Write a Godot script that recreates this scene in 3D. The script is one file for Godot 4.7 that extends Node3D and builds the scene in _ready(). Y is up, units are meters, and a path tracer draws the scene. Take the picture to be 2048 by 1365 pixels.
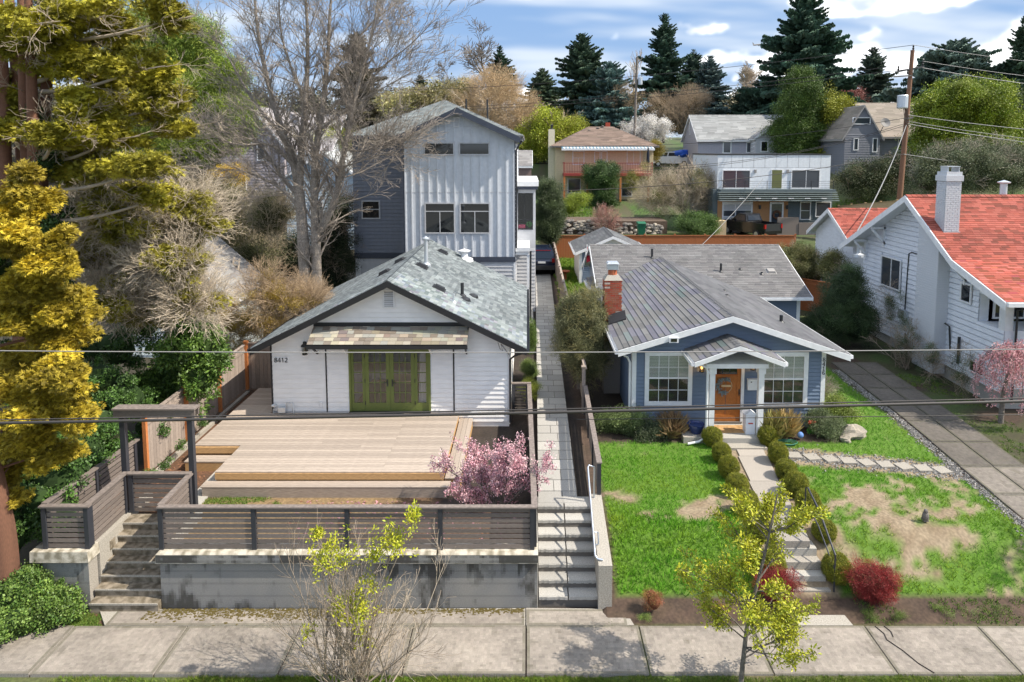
extends Node3D

# ---------------------------------------------------------------- helpers
var mats := {}
var used := {}
var rnd := RandomNumberGenerator.new()
var unit_box := BoxMesh.new()
var noise := FastNoiseLite.new()
const SUN := Vector3(0.655, 0.74, 0.15)

func _ready() -> void:
	var cam := Camera3D.new()
	cam.name = "camera"
	add_child(cam)
	cam.position = V3(0, 10.4, 0)
	cam.rotation_degrees = V3(-5.4, 0, 0)
	cam.set_frustum(0.1, Vector2(-0.00227, -0.0185), 0.1, 4000.0)
	cam.current = true
	var env := Environment.new()
	env.background_mode = Environment.BG_SKY
	env.sky = Sky.new()
	env.sky.sky_material = make_sky()
	env.background_energy_multiplier = 1.0
	env.tonemap_mode = Environment.TONE_MAPPER_LINEAR
	env.tonemap_exposure = 2.4
	env.sdfgi_enabled = true
	env.ssao_enabled = true
	env.ssil_enabled = true
	var we := WorldEnvironment.new()
	we.name = "environment"
	we.environment = env
	add_child(we)
	var sun := DirectionalLight3D.new()
	sun.name = "sun"
	sun.light_color = C3(1.0, 0.96, 0.9)
	sun.light_energy = 0.92
	sun.light_angular_distance = 0.5
	sun.shadow_enabled = true
	add_child(sun)
	sun.look_at_from_position(SUN * 100.0, Vector3.ZERO, Vector3.UP)
	rnd.seed = 1
	noise.seed = 11
	noise.frequency = 0.1
	noise.fractal_octaves = 3
	make_materials()
	# the setting
	make_ground()
	make_paths()
	make_left_front()
	make_white_house()
	make_tall_house()
	make_blue_house()
	make_garage()
	make_red_roof_house()
	make_far_houses()
	# things and plants
	make_vehicles()
	make_wires()
	make_far_trees()
	make_left_trees()
	make_near_plants()
	make_lawns()

class MB:
	var v := PackedVector3Array()
	var n := PackedVector3Array()
	var c := PackedColorArray()
	var col := Color.WHITE
	var tinted := false
	var xf := Transform3D()
	func tri(a: Vector3, b: Vector3, d: Vector3) -> void:
		a = xf * a
		b = xf * b
		d = xf * d
		var m := (b - a).cross(d - a).normalized()
		v.append(a); v.append(d); v.append(b)
		n.append(m); n.append(m); n.append(m)
		c.append(col); c.append(col); c.append(col)
	func quad(a: Vector3, b: Vector3, d: Vector3, e: Vector3) -> void:
		tri(a, b, d)
		tri(a, d, e)
	func hexa(p: Array) -> void:   # 4 bottom corners (seen from above, counterclockwise), then 4 top corners
		quad(p[3], p[2], p[1], p[0])
		quad(p[4], p[5], p[6], p[7])
		for i in 4:
			var j := (i + 1) % 4
			quad(p[i], p[j], p[4 + j], p[4 + i])
	func box(x0: float, x1: float, y0: float, y1: float, z0: float, z1: float) -> void:
		hexa([Vector3(x0, y0, z1), Vector3(x1, y0, z1), Vector3(x1, y0, z0), Vector3(x0, y0, z0), Vector3(x0, y1, z1), Vector3(x1, y1, z1), Vector3(x1, y1, z0), Vector3(x0, y1, z0)])
	func bar(a: Vector3, b: Vector3, w: float, h: float, up := Vector3.UP) -> void:   # a beam of width w and height h from a to b
		var f := (b - a).normalized()
		var s := f.cross(up).normalized() * w * 0.5
		var u := s.cross(f).normalized() * h * 0.5
		hexa([a - s - u, a + s - u, b + s - u, b - s - u, a - s + u, a + s + u, b + s + u, b - s + u])
	func prism(poly: PackedVector2Array, z0: float, z1: float) -> void:   # convex outline, counterclockwise seen from +z
		var k := poly.size()
		for i in range(1, k - 1):
			tri(Vector3(poly[0].x, poly[0].y, z1), Vector3(poly[i].x, poly[i].y, z1), Vector3(poly[i + 1].x, poly[i + 1].y, z1))
			tri(Vector3(poly[0].x, poly[0].y, z0), Vector3(poly[i + 1].x, poly[i + 1].y, z0), Vector3(poly[i].x, poly[i].y, z0))
		for i in k:
			var p := poly[i]
			var q := poly[(i + 1) % k]
			quad(Vector3(p.x, p.y, z0), Vector3(q.x, q.y, z0), Vector3(q.x, q.y, z1), Vector3(p.x, p.y, z1))
	func tube(pts: PackedVector3Array, rad: PackedFloat32Array, sides: int, cap := true) -> void:
		var rings := []
		var side := Vector3.ZERO
		for i in pts.size():
			var d := (pts[mini(i + 1, pts.size() - 1)] - pts[maxi(i - 1, 0)]).normalized()
			if side == Vector3.ZERO:
				side = d.cross(Vector3.RIGHT if absf(d.y) > 0.8 else Vector3.UP).normalized()
			side = (side - d * side.dot(d)).normalized()
			var other := d.cross(side)
			var ring := PackedVector3Array()
			for k in sides:
				var a := TAU * k / sides
				ring.append(side * cos(a) + other * sin(a))
			rings.append(ring)
		for i in pts.size() - 1:
			for k in sides:
				var j := (k + 1) % sides
				var a: Vector3 = rings[i][k]
				var b: Vector3 = rings[i][j]
				var d: Vector3 = rings[i + 1][j]
				var e: Vector3 = rings[i + 1][k]
				var pa := xf * (pts[i] + a * rad[i])
				var pb := xf * (pts[i] + b * rad[i])
				var pd := xf * (pts[i + 1] + d * rad[i + 1])
				var pe := xf * (pts[i + 1] + e * rad[i + 1])
				v.append(pa); v.append(pd); v.append(pb)
				v.append(pa); v.append(pe); v.append(pd)
				n.append(xf.basis * a); n.append(xf.basis * d); n.append(xf.basis * b)
				n.append(xf.basis * a); n.append(xf.basis * e); n.append(xf.basis * d)
				for q in 6: c.append(col)
		if cap and sides > 4:
			var m := pts.size() - 1
			for k in range(1, sides - 1):
				tri(pts[m] + rings[m][0] * rad[m], pts[m] + rings[m][k] * rad[m], pts[m] + rings[m][k + 1] * rad[m])
	func rod(a: Vector3, b: Vector3, r: float, sides := 8) -> void:
		tube(PackedVector3Array([a, b]), PackedFloat32Array([r, r]), sides)
	func lathe(base: Vector3, prof: Array, sides := 16) -> void:   # prof: [radius, height] pairs from bottom to top
		for i in prof.size() - 1:
			for k in sides:
				var a := TAU * k / sides
				var b := TAU * (k + 1) / sides
				var p := base + Vector3(cos(a) * prof[i][0], prof[i][1], -sin(a) * prof[i][0])
				var q := base + Vector3(cos(b) * prof[i][0], prof[i][1], -sin(b) * prof[i][0])
				var r := base + Vector3(cos(b) * prof[i + 1][0], prof[i + 1][1], -sin(b) * prof[i + 1][0])
				var s := base + Vector3(cos(a) * prof[i + 1][0], prof[i + 1][1], -sin(a) * prof[i + 1][0])
				if prof[i][0] > 1e-4: tri(p, q, r)
				if prof[i + 1][0] > 1e-4: tri(p, r, s)
	func blob(at: Vector3, r: Vector3, rough: float, seed_: int, lat := 8, lon := 12) -> void:   # an uneven stone
		var f := FastNoiseLite.new()
		f.seed = seed_
		f.frequency = 0.9
		var g := []
		for i in lat + 1:
			var row := PackedVector3Array()
			for k in lon:
				var d := Vector3(sin(PI * i / lat) * cos(TAU * k / lon), cos(PI * i / lat), -sin(PI * i / lat) * sin(TAU * k / lon))
				row.append(at + d * r * (1.0 + rough * f.get_noise_3dv(d * 1.2)))
			g.append(row)
		for i in lat:
			for k in lon:
				var j := (k + 1) % lon
				quad(g[i + 1][k], g[i + 1][j], g[i][j], g[i][k])
	func mesh() -> ArrayMesh:
		var arr := []
		arr.resize(Mesh.ARRAY_MAX)
		arr[Mesh.ARRAY_VERTEX] = v
		arr[Mesh.ARRAY_NORMAL] = n
		if tinted: arr[Mesh.ARRAY_COLOR] = c
		var m := ArrayMesh.new()
		m.add_surface_from_arrays(Mesh.PRIMITIVE_TRIANGLES, arr)
		return m

func where(o: Node) -> Vector3:
	var p := Vector3.ZERO
	while o is Node3D and o != self:
		p += o.position
		o = o.get_parent()
	return p

func numbered(par: Node, called: String) -> String:
	var key := str(par.get_instance_id()) + called
	var k: int = used.get(key, 0)
	used[key] = k + 1
	return called if k == 0 else called + "_%03d" % k

func tag(o: Node, label: String, category: String, group := "", kind := "") -> Node:
	o.set_meta("label", label)
	o.set_meta("category", category)
	if group: o.set_meta("group", group)
	if kind: o.set_meta("kind", kind)
	return o

func thing(called: String, label: String, category: String, at := Vector3.ZERO, group := "") -> Node3D:
	var o := Node3D.new()
	o.name = numbered(self, called)
	add_child(o, true)
	o.position = at
	tag(o, label, category, group)
	return o

func part(par: Node, called: String, shape, m: Material, kind := "") -> MeshInstance3D:
	var o := MeshInstance3D.new()
	o.mesh = shape.mesh() if shape is MB else shape
	o.material_override = m
	o.name = numbered(par, called)
	par.add_child(o, true)
	o.position = -where(par)
	if kind: o.set_meta("kind", kind)
	return o

func single(called: String, shape, m: Material, label: String, category: String, group := "", kind := "") -> MeshInstance3D:
	var o := part(self, called, shape, m)
	tag(o, label, category, group, kind)
	return o

func brick(par: Node, called: String, at: Vector3, size: Vector3, m: Material, turn := Basis()) -> MeshInstance3D:
	var o := MeshInstance3D.new()
	o.mesh = unit_box
	o.material_override = m
	o.name = numbered(par, called)
	par.add_child(o, true)
	o.transform = Transform3D(turn * Basis.from_scale(size), at - where(par))
	return o

func holder(par: Node, called: String, at: Vector3) -> Node3D:
	var o := Node3D.new()
	o.name = numbered(par, called)
	par.add_child(o, true)
	o.position = at - where(par)
	return o

func boxes(par: Node, called: String, m: Material, list: Array) -> MeshInstance3D:
	var b := MB.new()
	for a in list: b.box(a[0], a[1], a[2], a[3], a[4], a[5])
	return part(par, called, b, m)

func scatter(par: Node, called: String, shape: Mesh, m: Material, at: Array, tint: Array) -> MultiMeshInstance3D:
	var mm := MultiMesh.new()
	mm.transform_format = MultiMesh.TRANSFORM_3D
	mm.use_colors = true
	mm.mesh = shape
	mm.instance_count = at.size()
	for i in at.size():
		mm.set_instance_transform(i, at[i])
		mm.set_instance_color(i, tint[i])
	var o := MultiMeshInstance3D.new()
	o.multimesh = mm
	o.material_override = m
	o.name = numbered(par, called)
	par.add_child(o, true)
	o.position = -where(par)
	o.set_meta("kind", "stuff")
	return o

# ---------------------------------------------------------------- materials
func noise_tex(freq: float, lo: float, hi: float, octaves := 4, seed_ := 1, size := 512) -> NoiseTexture2D:
	var f := FastNoiseLite.new()
	f.noise_type = FastNoiseLite.TYPE_SIMPLEX_SMOOTH
	f.frequency = freq
	f.fractal_octaves = octaves
	f.seed = seed_
	var g := Gradient.new()
	g.set_color(0, C3(lo, lo, lo))
	g.set_color(1, C3(hi, hi, hi))
	var t := NoiseTexture2D.new()
	t.width = size
	t.height = size
	t.seamless = true
	t.noise = f
	t.color_ramp = g
	return t

var grains := {}
func make_grains() -> void:
	grains = {
		"soft": noise_tex(0.006, 0.94, 1.0, 4, 3), "fine": noise_tex(0.06, 0.8, 1.0, 5, 4), "speck": noise_tex(0.05, 0.68, 1.0, 6, 5), "blotch": noise_tex(0.012, 0.6, 1.0, 6, 6),
		"stain": noise_tex(0.01, 0.12, 1.25, 7, 7), "wood": noise_tex(0.03, 0.74, 1.0, 5, 8), "bump": noise_tex(0.12, 0.0, 1.0, 5, 9),
	}
	var g: Gradient = grains.stain.color_ramp
	g.set_color(0, C3(0.68, 0.67, 0.63))
	g.set_color(1, C3(1, 1, 1))
	g.offsets = PackedFloat32Array([0.22, 0.7])

func mat(called: String, r := 0.5, g := 0.5, b := 0.5, rough := 0.8, grain := "", scale := Vector3.ONE, bump := 0.0) -> StandardMaterial3D:
	if mats.has(called): return mats[called]
	var m := StandardMaterial3D.new()
	m.resource_name = called
	var share: float = {"": 1.0, "soft": 0.94, "fine": 0.8, "speck": 0.69, "blotch": 0.62, "stain": 0.7, "wood": 0.75, "bump": 1.0}[grain]
	m.albedo_color = C3(minf(r / share, 1.0), minf(g / share, 1.0), minf(b / share, 1.0)).linear_to_srgb()
	m.roughness = rough
	if grain:
		m.albedo_texture = grains[grain]
		m.uv1_triplanar = true
		m.uv1_world_triplanar = true
		m.uv1_scale = scale
		if bump > 0.0:
			m.heightmap_enabled = true
			m.heightmap_texture = grains.bump
			m.heightmap_scale = bump
	mats[called] = m
	return m

func tinted(called: String, rough := 0.8, backlight := 0.0, grain := "", scale := Vector3.ONE) -> StandardMaterial3D:
	if mats.has(called): return mats[called]
	var m := mat(called, 1, 1, 1, rough, grain, scale)
	m.vertex_color_use_as_albedo = true
	if backlight > 0.0:
		m.backlight_enabled = true
		m.backlight = C3(backlight, backlight, backlight)
	return m

func make_materials() -> void:
	make_grains()
	mat("white_siding", 0.86, 0.855, 0.84, 0.55, "soft", V3(0.4, 1.0, 0.4))
	mat("white_trim", 0.78, 0.79, 0.8, 0.5, "soft")
	mat("black_trim", 0.022, 0.023, 0.026, 0.45, "soft")
	mat("navy_trim", 0.05, 0.06, 0.085, 0.5, "soft")
	mat("green_door", 0.135, 0.17, 0.04, 0.4, "soft")
	mat("grey_board", 0.6, 0.63, 0.67, 0.6, "soft")
	mat("blue_grey_board", 0.2, 0.22, 0.265, 0.6, "soft")
	mat("light_board", 0.52, 0.53, 0.55, 0.6, "soft")
	mat("blue_siding", 0.15, 0.2, 0.28, 0.6, "soft", V3(0.4, 3.0, 0.4))
	mat("white_paint", 0.74, 0.77, 0.82, 0.6, "soft", V3(0.5, 1.5, 0.5))
	mat("white_brick", 0.6, 0.62, 0.65, 0.8, "fine", Vector3.ONE, 0.3)
	mat("concrete", 0.33, 0.305, 0.265, 0.9, "speck", V3(1.3, 1.3, 1.3), 0.25)
	mat("concrete_warm", 0.36, 0.335, 0.29, 0.9, "speck", V3(1.1, 1.1, 1.1), 0.25)
	mat("concrete_pale", 0.4, 0.385, 0.35, 0.9, "fine", V3(0.9, 0.9, 0.9), 0.2)
	mat("old_wall", 0.36, 0.365, 0.35, 0.92, "stain", V3(0.5, 0.35, 0.5), 0.5)
	mat("old_cap", 0.4, 0.37, 0.31, 0.92, "stain", V3(0.6, 0.6, 0.6), 0.8)
	mat("old_step", 0.2, 0.17, 0.13, 0.92, "stain", V3(0.7, 0.7, 0.7), 0.6)
	for i in 4:
		var k := 0.9 + 0.09 * i
		mat("paver%d" % i, 0.36 * k, 0.35 * k, 0.325 * k, 0.9, "fine", V3(0.8, 0.8, 0.8), 0.15)
		mat("deck%d" % i, 0.375 * k, 0.315 * k, 0.262 * k, 0.75, "wood", V3(0.25, 5.0, 5.0))
		mat("slat%d" % i, 0.175 * k, 0.146 * k, 0.129 * k, 0.75, "wood", V3(0.5, 6.0, 0.5))
		mat("cedar%d" % i, 0.31 * k, 0.255 * k, 0.215 * k, 0.85, "wood", V3(5.0, 0.45, 5.0))
		mat("slab%d" % i, 0.325 * k, 0.295 * k, 0.26 * k, 0.9, "speck", V3(1.2 + 0.1 * i, 1.2, 1.2), 0.25)
		mat("red_brick%d" % i, 0.36 * k, [0.085, 0.12, 0.07, 0.1][i], [0.045, 0.07, 0.04, 0.055][i], 0.9, "fine", V3(3, 3, 3), 0.3)
	mat("brick_pale", 0.5, 0.4, 0.34, 0.9, "fine", V3(3, 3, 3), 0.3)
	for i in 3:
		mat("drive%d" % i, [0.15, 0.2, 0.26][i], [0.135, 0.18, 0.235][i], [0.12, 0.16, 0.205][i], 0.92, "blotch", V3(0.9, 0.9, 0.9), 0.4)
	mat("mortar", 0.32, 0.28, 0.24, 0.95, "fine")
	mat("riser", 0.5, 0.31, 0.14, 0.7, "wood", V3(0.4, 6.0, 0.4))
	mat("orange_post", 0.52, 0.19, 0.06, 0.75, "wood", V3(4, 0.5, 4))
	mat("orange_fence", 0.36, 0.115, 0.04, 0.8, "wood", V3(5, 0.5, 5))
	mat("tan_fence", 0.5, 0.36, 0.2, 0.8, "wood", V3(5, 0.5, 5))
	mat("black_post", 0.035, 0.038, 0.048, 0.5, "soft")
	mat("dark_slat", 0.1, 0.088, 0.08, 0.7, "wood", V3(0.5, 5, 0.5))
	mat("soil", 0.12, 0.085, 0.06, 0.95, "speck", V3(0.8, 0.8, 0.8), 1.5)
	mat("mulch", 0.19, 0.1, 0.055, 0.95, "speck", V3(0.7, 0.7, 0.7), 2.0)
	mat("dark_mulch", 0.05, 0.04, 0.033, 0.95, "speck", V3(0.8, 0.8, 0.8), 2.0)
	mat("bare_earth", 0.3, 0.21, 0.115, 0.95, "speck", V3(0.6, 0.6, 0.6), 1.5)
	mat("gravel", 0.46, 0.44, 0.41, 0.9, "speck", V3(2.2, 2.2, 2.2), 2.0)
	mat("bark", 0.2, 0.175, 0.15, 0.95, "blotch", V3(2.5, 1.2, 2.5), 1.5)
	mat("pale_bark", 0.36, 0.31, 0.26, 0.95, "blotch", V3(3, 1.4, 3), 1.5)
	mat("twig", 0.31, 0.25, 0.19, 0.9)
	mat("pale_twig", 0.47, 0.39, 0.3, 0.9)
	mat("red_bark", 0.25, 0.12, 0.075, 0.95, "wood", V3(5, 0.5, 5), 1.5)
	mat("metal", 0.6, 0.61, 0.62, 0.35).metallic = 0.8
	mat("steel", 0.55, 0.6, 0.68, 0.3).metallic = 0.9
	mat("iron", 0.025, 0.027, 0.03, 0.4)
	mat("rubber", 0.015, 0.015, 0.015, 0.7)
	mat("cable", 0.05, 0.045, 0.042, 0.6)
	mat("pale_cable", 0.26, 0.26, 0.26, 0.5)
	mat("dark_glass", 0.012, 0.014, 0.016, 0.04).metallic_specular = 0.7
	mat("dim_glass", 0.05, 0.06, 0.075, 0.06).metallic_specular = 0.7
	mat("inside", 0.05, 0.045, 0.04, 0.9)
	mat("blind", 0.62, 0.68, 0.62, 0.7)
	mat("curtain", 0.7, 0.69, 0.66, 0.9)
	mat("wood_door", 0.43, 0.145, 0.03, 0.4, "wood", V3(4, 0.4, 4))
	mat("pine", 0.62, 0.45, 0.25, 0.6)
	mat("plaster", 0.3, 0.29, 0.28, 0.9)
	mat("stone", 0.17, 0.155, 0.14, 0.9, "fine", V3(2, 2, 2), 1.0)
	mat("rock", 0.36, 0.32, 0.26, 0.9, "fine", V3(2, 2, 2), 1.0)
	mat("terracotta", 0.42, 0.12, 0.05, 0.8, "fine")
	mat("galvanised", 0.62, 0.66, 0.7, 0.4).metallic = 0.6
	mat("moss", 0.1, 0.075, 0.015, 0.95, "speck", V3(2, 2, 2), 1.0)
	mat("needle_litter", 0.13, 0.06, 0.035, 0.95, "speck", V3(1, 1, 1), 1.0)
	var p := mat("pane", 0.03, 0.035, 0.04, 0.02)
	p.albedo_color.a = 0.12
	p.transparency = BaseMaterial3D.TRANSPARENCY_ALPHA
	p.metallic_specular = 0.7
	tinted("leaf", 0.55, 0.35)
	tinted("needle", 0.7, 0.45)
	tinted("blade", 0.6, 0.3)
	tinted("petal", 0.7, 0.5)
	tinted("twigs", 0.9)
	tinted("shingle", 0.92, 0.0, "fine", V3(1.5, 1.5, 1.5))
	tinted("ground", 0.95, 0.0, "speck", V3(0.35, 0.35, 0.35))
	tinted("paint", 0.5)
	tinted("stained", 0.92, 0.0, "fine", V3(1.2, 1.2, 1.2))
	tinted("thread", 0.9)

# ---------------------------------------------------------------- builders
func wall_frame(origin: Vector3, facing: String) -> Transform3D:
	match facing:
		"left": return Transform3D(Basis(V3(0, 0, 1), Vector3.UP, V3(-1, 0, 0)), origin)
		"right": return Transform3D(Basis(V3(0, 0, -1), Vector3.UP, V3(1, 0, 0)), origin)
		"back": return Transform3D(Basis(V3(-1, 0, 0), Vector3.UP, V3(0, 0, -1)), origin)
	return Transform3D(Basis(), origin)

func span_at(poly: PackedVector2Array, y: float) -> Vector2:
	var lo := 1e9
	var hi := -1e9
	for i in poly.size():
		var p := poly[i]
		var q := poly[(i + 1) % poly.size()]
		if (p.y - y) * (q.y - y) <= 0.0 and absf(p.y - q.y) > 1e-6:
			var x := lerpf(p.x, q.x, (y - p.y) / (q.y - p.y))
			lo = minf(lo, x)
			hi = maxf(hi, x)
	return Vector2(lo, hi)

func siding(par: Node, T: Transform3D, poly: PackedVector2Array, e: float, m: Material, one_by_one := true, holes := [], called := "siding_board", proud := 0.03) -> void:
	var y0 := 1e9
	var y1 := -1e9
	for p in poly:
		y0 = minf(y0, p.y)
		y1 = maxf(y1, p.y)
	var joined := MB.new()
	joined.xf = T
	var y := y0
	while y < y1 - 0.02:
		var t := minf(y + e, y1 - 0.002)
		var a := span_at(poly, y + 0.002)
		var b := span_at(poly, t - 0.001)
		if b.x > b.y: b = Vector2(1, 1) * (a.x + a.y) * 0.5
		var runs := [[a.x, a.y, b.x, b.y]]
		for h in holes:
			if t > h[1] + 0.03 and y < h[3] - 0.03:
				var cut := []
				for r in runs:
					if h[2] <= maxf(r[0], r[2]) or h[0] >= minf(r[1], r[3]):
						cut.append(r)
						continue
					if h[0] > r[0] + 0.02: cut.append([r[0], h[0], minf(r[2], h[0]), h[0]])
					if h[2] < r[1] - 0.02: cut.append([h[2], r[1], h[2], maxf(r[3], h[2])])
				runs = cut
		for r in runs:
			if r[1] - r[0] < 0.02: continue
			var w := MB.new() if one_by_one else joined
			w.xf = T
			w.hexa([V3(r[0], y + e * 0.15, proud), V3(r[1], y + e * 0.15, proud), V3(r[1], y + e * 0.15, 0), V3(r[0], y + e * 0.15, 0), V3(r[2], t, 0.004), V3(r[3], t, 0.004), V3(r[3], t, 0), V3(r[2], t, 0)])
			if one_by_one: part(par, called, w, m)
		y += e
	if not one_by_one: part(par, "siding", joined, m, "stuff")

func window(par: Node, T: Transform3D, x: float, y: float, w: float, h: float, frame: Material, o := {}) -> MeshInstance3D:
	var fw: float = o.get("fw", 0.06)
	var d: float = o.get("d", 0.075)
	var back := 0.024
	var b := MB.new()
	b.xf = T
	b.box(x, x + w, y, y + fw, back, d)
	b.box(x, x + w, y + h - fw, y + h, back, d)
	b.box(x, x + fw, y + fw, y + h - fw, back, d)
	b.box(x + w - fw, x + w, y + fw, y + h - fw, back, d)
	var split: float = o.get("split", 0.0)
	var sash: float = o.get("sash", 0.04)
	if split > 0.0: b.box(x + fw, x + w - fw, y + h * split - sash * 0.5, y + h * split + sash * 0.5, back, d - 0.012)
	if o.has("mullion"): b.box(x + w * o.mullion - sash * 0.5, x + w * o.mullion + sash * 0.5, y + fw, y + (h * split if split > 0.0 else h - fw), back, d - 0.013)
	var f := part(par, "window", b, frame)
	var g := MB.new()
	g.xf = T
	var glass: Material = o.get("glass", mats.dark_glass)
	if o.has("blind"):
		g.box(x + fw, x + w - fw, y + fw, y + h - fw, 0.021, 0.0225)
		part(f, "backing", g, mats.inside)
		var s := MB.new()
		s.xf = T
		var top: float = y + h - fw
		while top > y + h * o.blind:
			s.box(x + fw, x + w - fw, top - 0.042, top - 0.004, 0.028, 0.034)
			top -= 0.047
		part(f, "blind", s, mats.blind)
		g = MB.new()
		g.xf = T
		g.box(x + fw, x + w - fw, y + fw, y + h - fw, 0.044, 0.048)
		part(f, "pane", g, mats.pane)
	else:
		g.box(x + fw, x + w - fw, y + fw, y + h - fw, 0.03, 0.04)
		part(f, "pane", g, glass)
	if o.has("grid"):
		var mm := MB.new()
		mm.xf = T
		for k in range(1, o.grid.x): mm.box(lerpf(x + fw, x + w - fw, k / float(o.grid.x)) - 0.009, lerpf(x + fw, x + w - fw, k / float(o.grid.x)) + 0.009, y + fw, y + h - fw, 0.049, 0.058)
		for k in range(1, o.grid.y): mm.box(x + fw, x + w - fw, lerpf(y + fw, y + h - fw, k / float(o.grid.y)) - 0.009, lerpf(y + fw, y + h - fw, k / float(o.grid.y)) + 0.009, 0.0495, 0.0575)
		part(f, "muntin", mm, frame)
	return f

# a plane of shingles: O lower left corner, U along the eave, V up the slope; left/right: how far in each side runs at height t (0..1) up the slope
func shingles(par: Node, O: Vector3, U: Vector3, V: Vector3, wide: float, high: float, l1: float, r1: float, e: float, tab: float, tones: Array, singles := 0, eye := Vector3(0, 10.4, 0), thick := 0.012, gap := 0.006) -> void:
	var N := U.cross(V).normalized()
	var rng := RandomNumberGenerator.new()
	rng.seed = int(O.x * 100.0) + int(O.z * 37.0) + 7
	var list := []
	var rows := int(ceil(high / e))
	for i in rows:
		var v0 := i * e
		var v1 := minf(v0 + e * 1.15, high)
		var a := lerpf(0.0, l1, minf(1.0, (v0 + e * 0.5) / high))
		var b := lerpf(wide, wide - r1, minf(1.0, (v0 + e * 0.5) / high))
		var x := a - rng.randf() * tab
		while x < b:
			var w := tab * rng.randf_range(0.75, 1.25) if singles > -2 and thick > 0.011 else tab
			var xa := maxf(a, x)
			var xb := minf(b, x + w - gap)
			if xb - xa > 0.03:
				list.append([xa, xb, v0, v1, tones[rng.randi() % tones.size()] * (rng.randf_range(0.93, 1.07) if tab < 0.8 else 1.0) * (1.0 + 0.3 * noise.get_noise_2d(x * 6.0 + O.z, i * e * 6.0)), rng.randf_range(0.0, 0.004)])
			x += w
	if singles > 0:
		for s in list: s.append((O + U * (s[0] + s[1]) * 0.5 + V * s[2] - eye).length_squared())
		list.sort_custom(func(p, q): return p[6] < q[6])
	var joined := MB.new()
	joined.tinted = true
	for k in list.size():
		var s: Array = list[k]
		if k < singles:
			var lift: float = thick + s[5]
			var dv = (V * (s[3] - s[2]) - N * thick * 0.9)
			var turn := Basis(U, dv.normalized(), U.cross(dv.normalized()))
			var tone: Color = s[4]
			var q := C3(snappedf(tone.r, 0.03), snappedf(tone.g, 0.03), snappedf(tone.b, 0.03))
			var m := mat("tab" + q.to_html(false), q.r, q.g, q.b, 0.92, "fine", V3(1.5, 1.5, 1.5))
			brick(par, "shingle", O + U * (s[0] + s[1]) * 0.5 + V * s[2] + dv * 0.5 + N * (lift * 0.5 + thick * 0.4), V3(s[1] - s[0], dv.length(), thick), m, turn)
		else:
			joined.col = s[4]
			var p = O + V * s[2]
			var q = O + V * s[3]
			var up = N * (thick + s[5])
			var lo := N * 0.001
			joined.quad(p + U * s[0] + up, p + U * s[1] + up, q + U * s[1] + lo, q + U * s[0] + lo)
			joined.quad(p + U * s[0], p + U * s[1], p + U * s[1] + up, p + U * s[0] + up)
			joined.quad(p + U * s[0], p + U * s[0] + up, q + U * s[0] + lo, q + U * s[0])
			joined.quad(p + U * s[1] + up, p + U * s[1], q + U * s[1], q + U * s[1] + lo)
	if joined.v.size(): part(par, "shingles", joined, mats.shingle, "stuff")

func tones(list: Array) -> Array:
	var out := []
	for a in list: out.append(C3(a[0], a[1], a[2]))
	return out

func ridge_caps(par: Node, a: Vector3, b: Vector3, wl: Vector3, wr: Vector3, step: float, list: Array) -> void:
	var m := MB.new()
	m.tinted = true
	var count := int((b - a).length() / step)
	var d := (b - a) / count
	for i in count:
		m.col = list[(i * 7 + 3) % list.size()]
		var p := a + d * i
		var q := p + d * 1.08
		var up := V3(0, 0.03, 0)
		var less := V3(0, 0.018, 0)
		m.quad(p + up, p + wr + up, q + wr + less, q + less)
		m.quad(p + wl + up, p + up, q + less, q + wl + less)
		m.quad(p + wr + less * 0.2, p + wr + up, p + up, p + less * 0.2)
		m.quad(p + less * 0.2, p + up, p + wl + up, p + wl + less * 0.2)
	part(par, "ridge_cap", m, mats.shingle, "stuff")

# ---------------------------------------------------------------- sky, ground
func step(a: float, b: float, x: float) -> float:
	return smoothstep(a, b, x)

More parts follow.
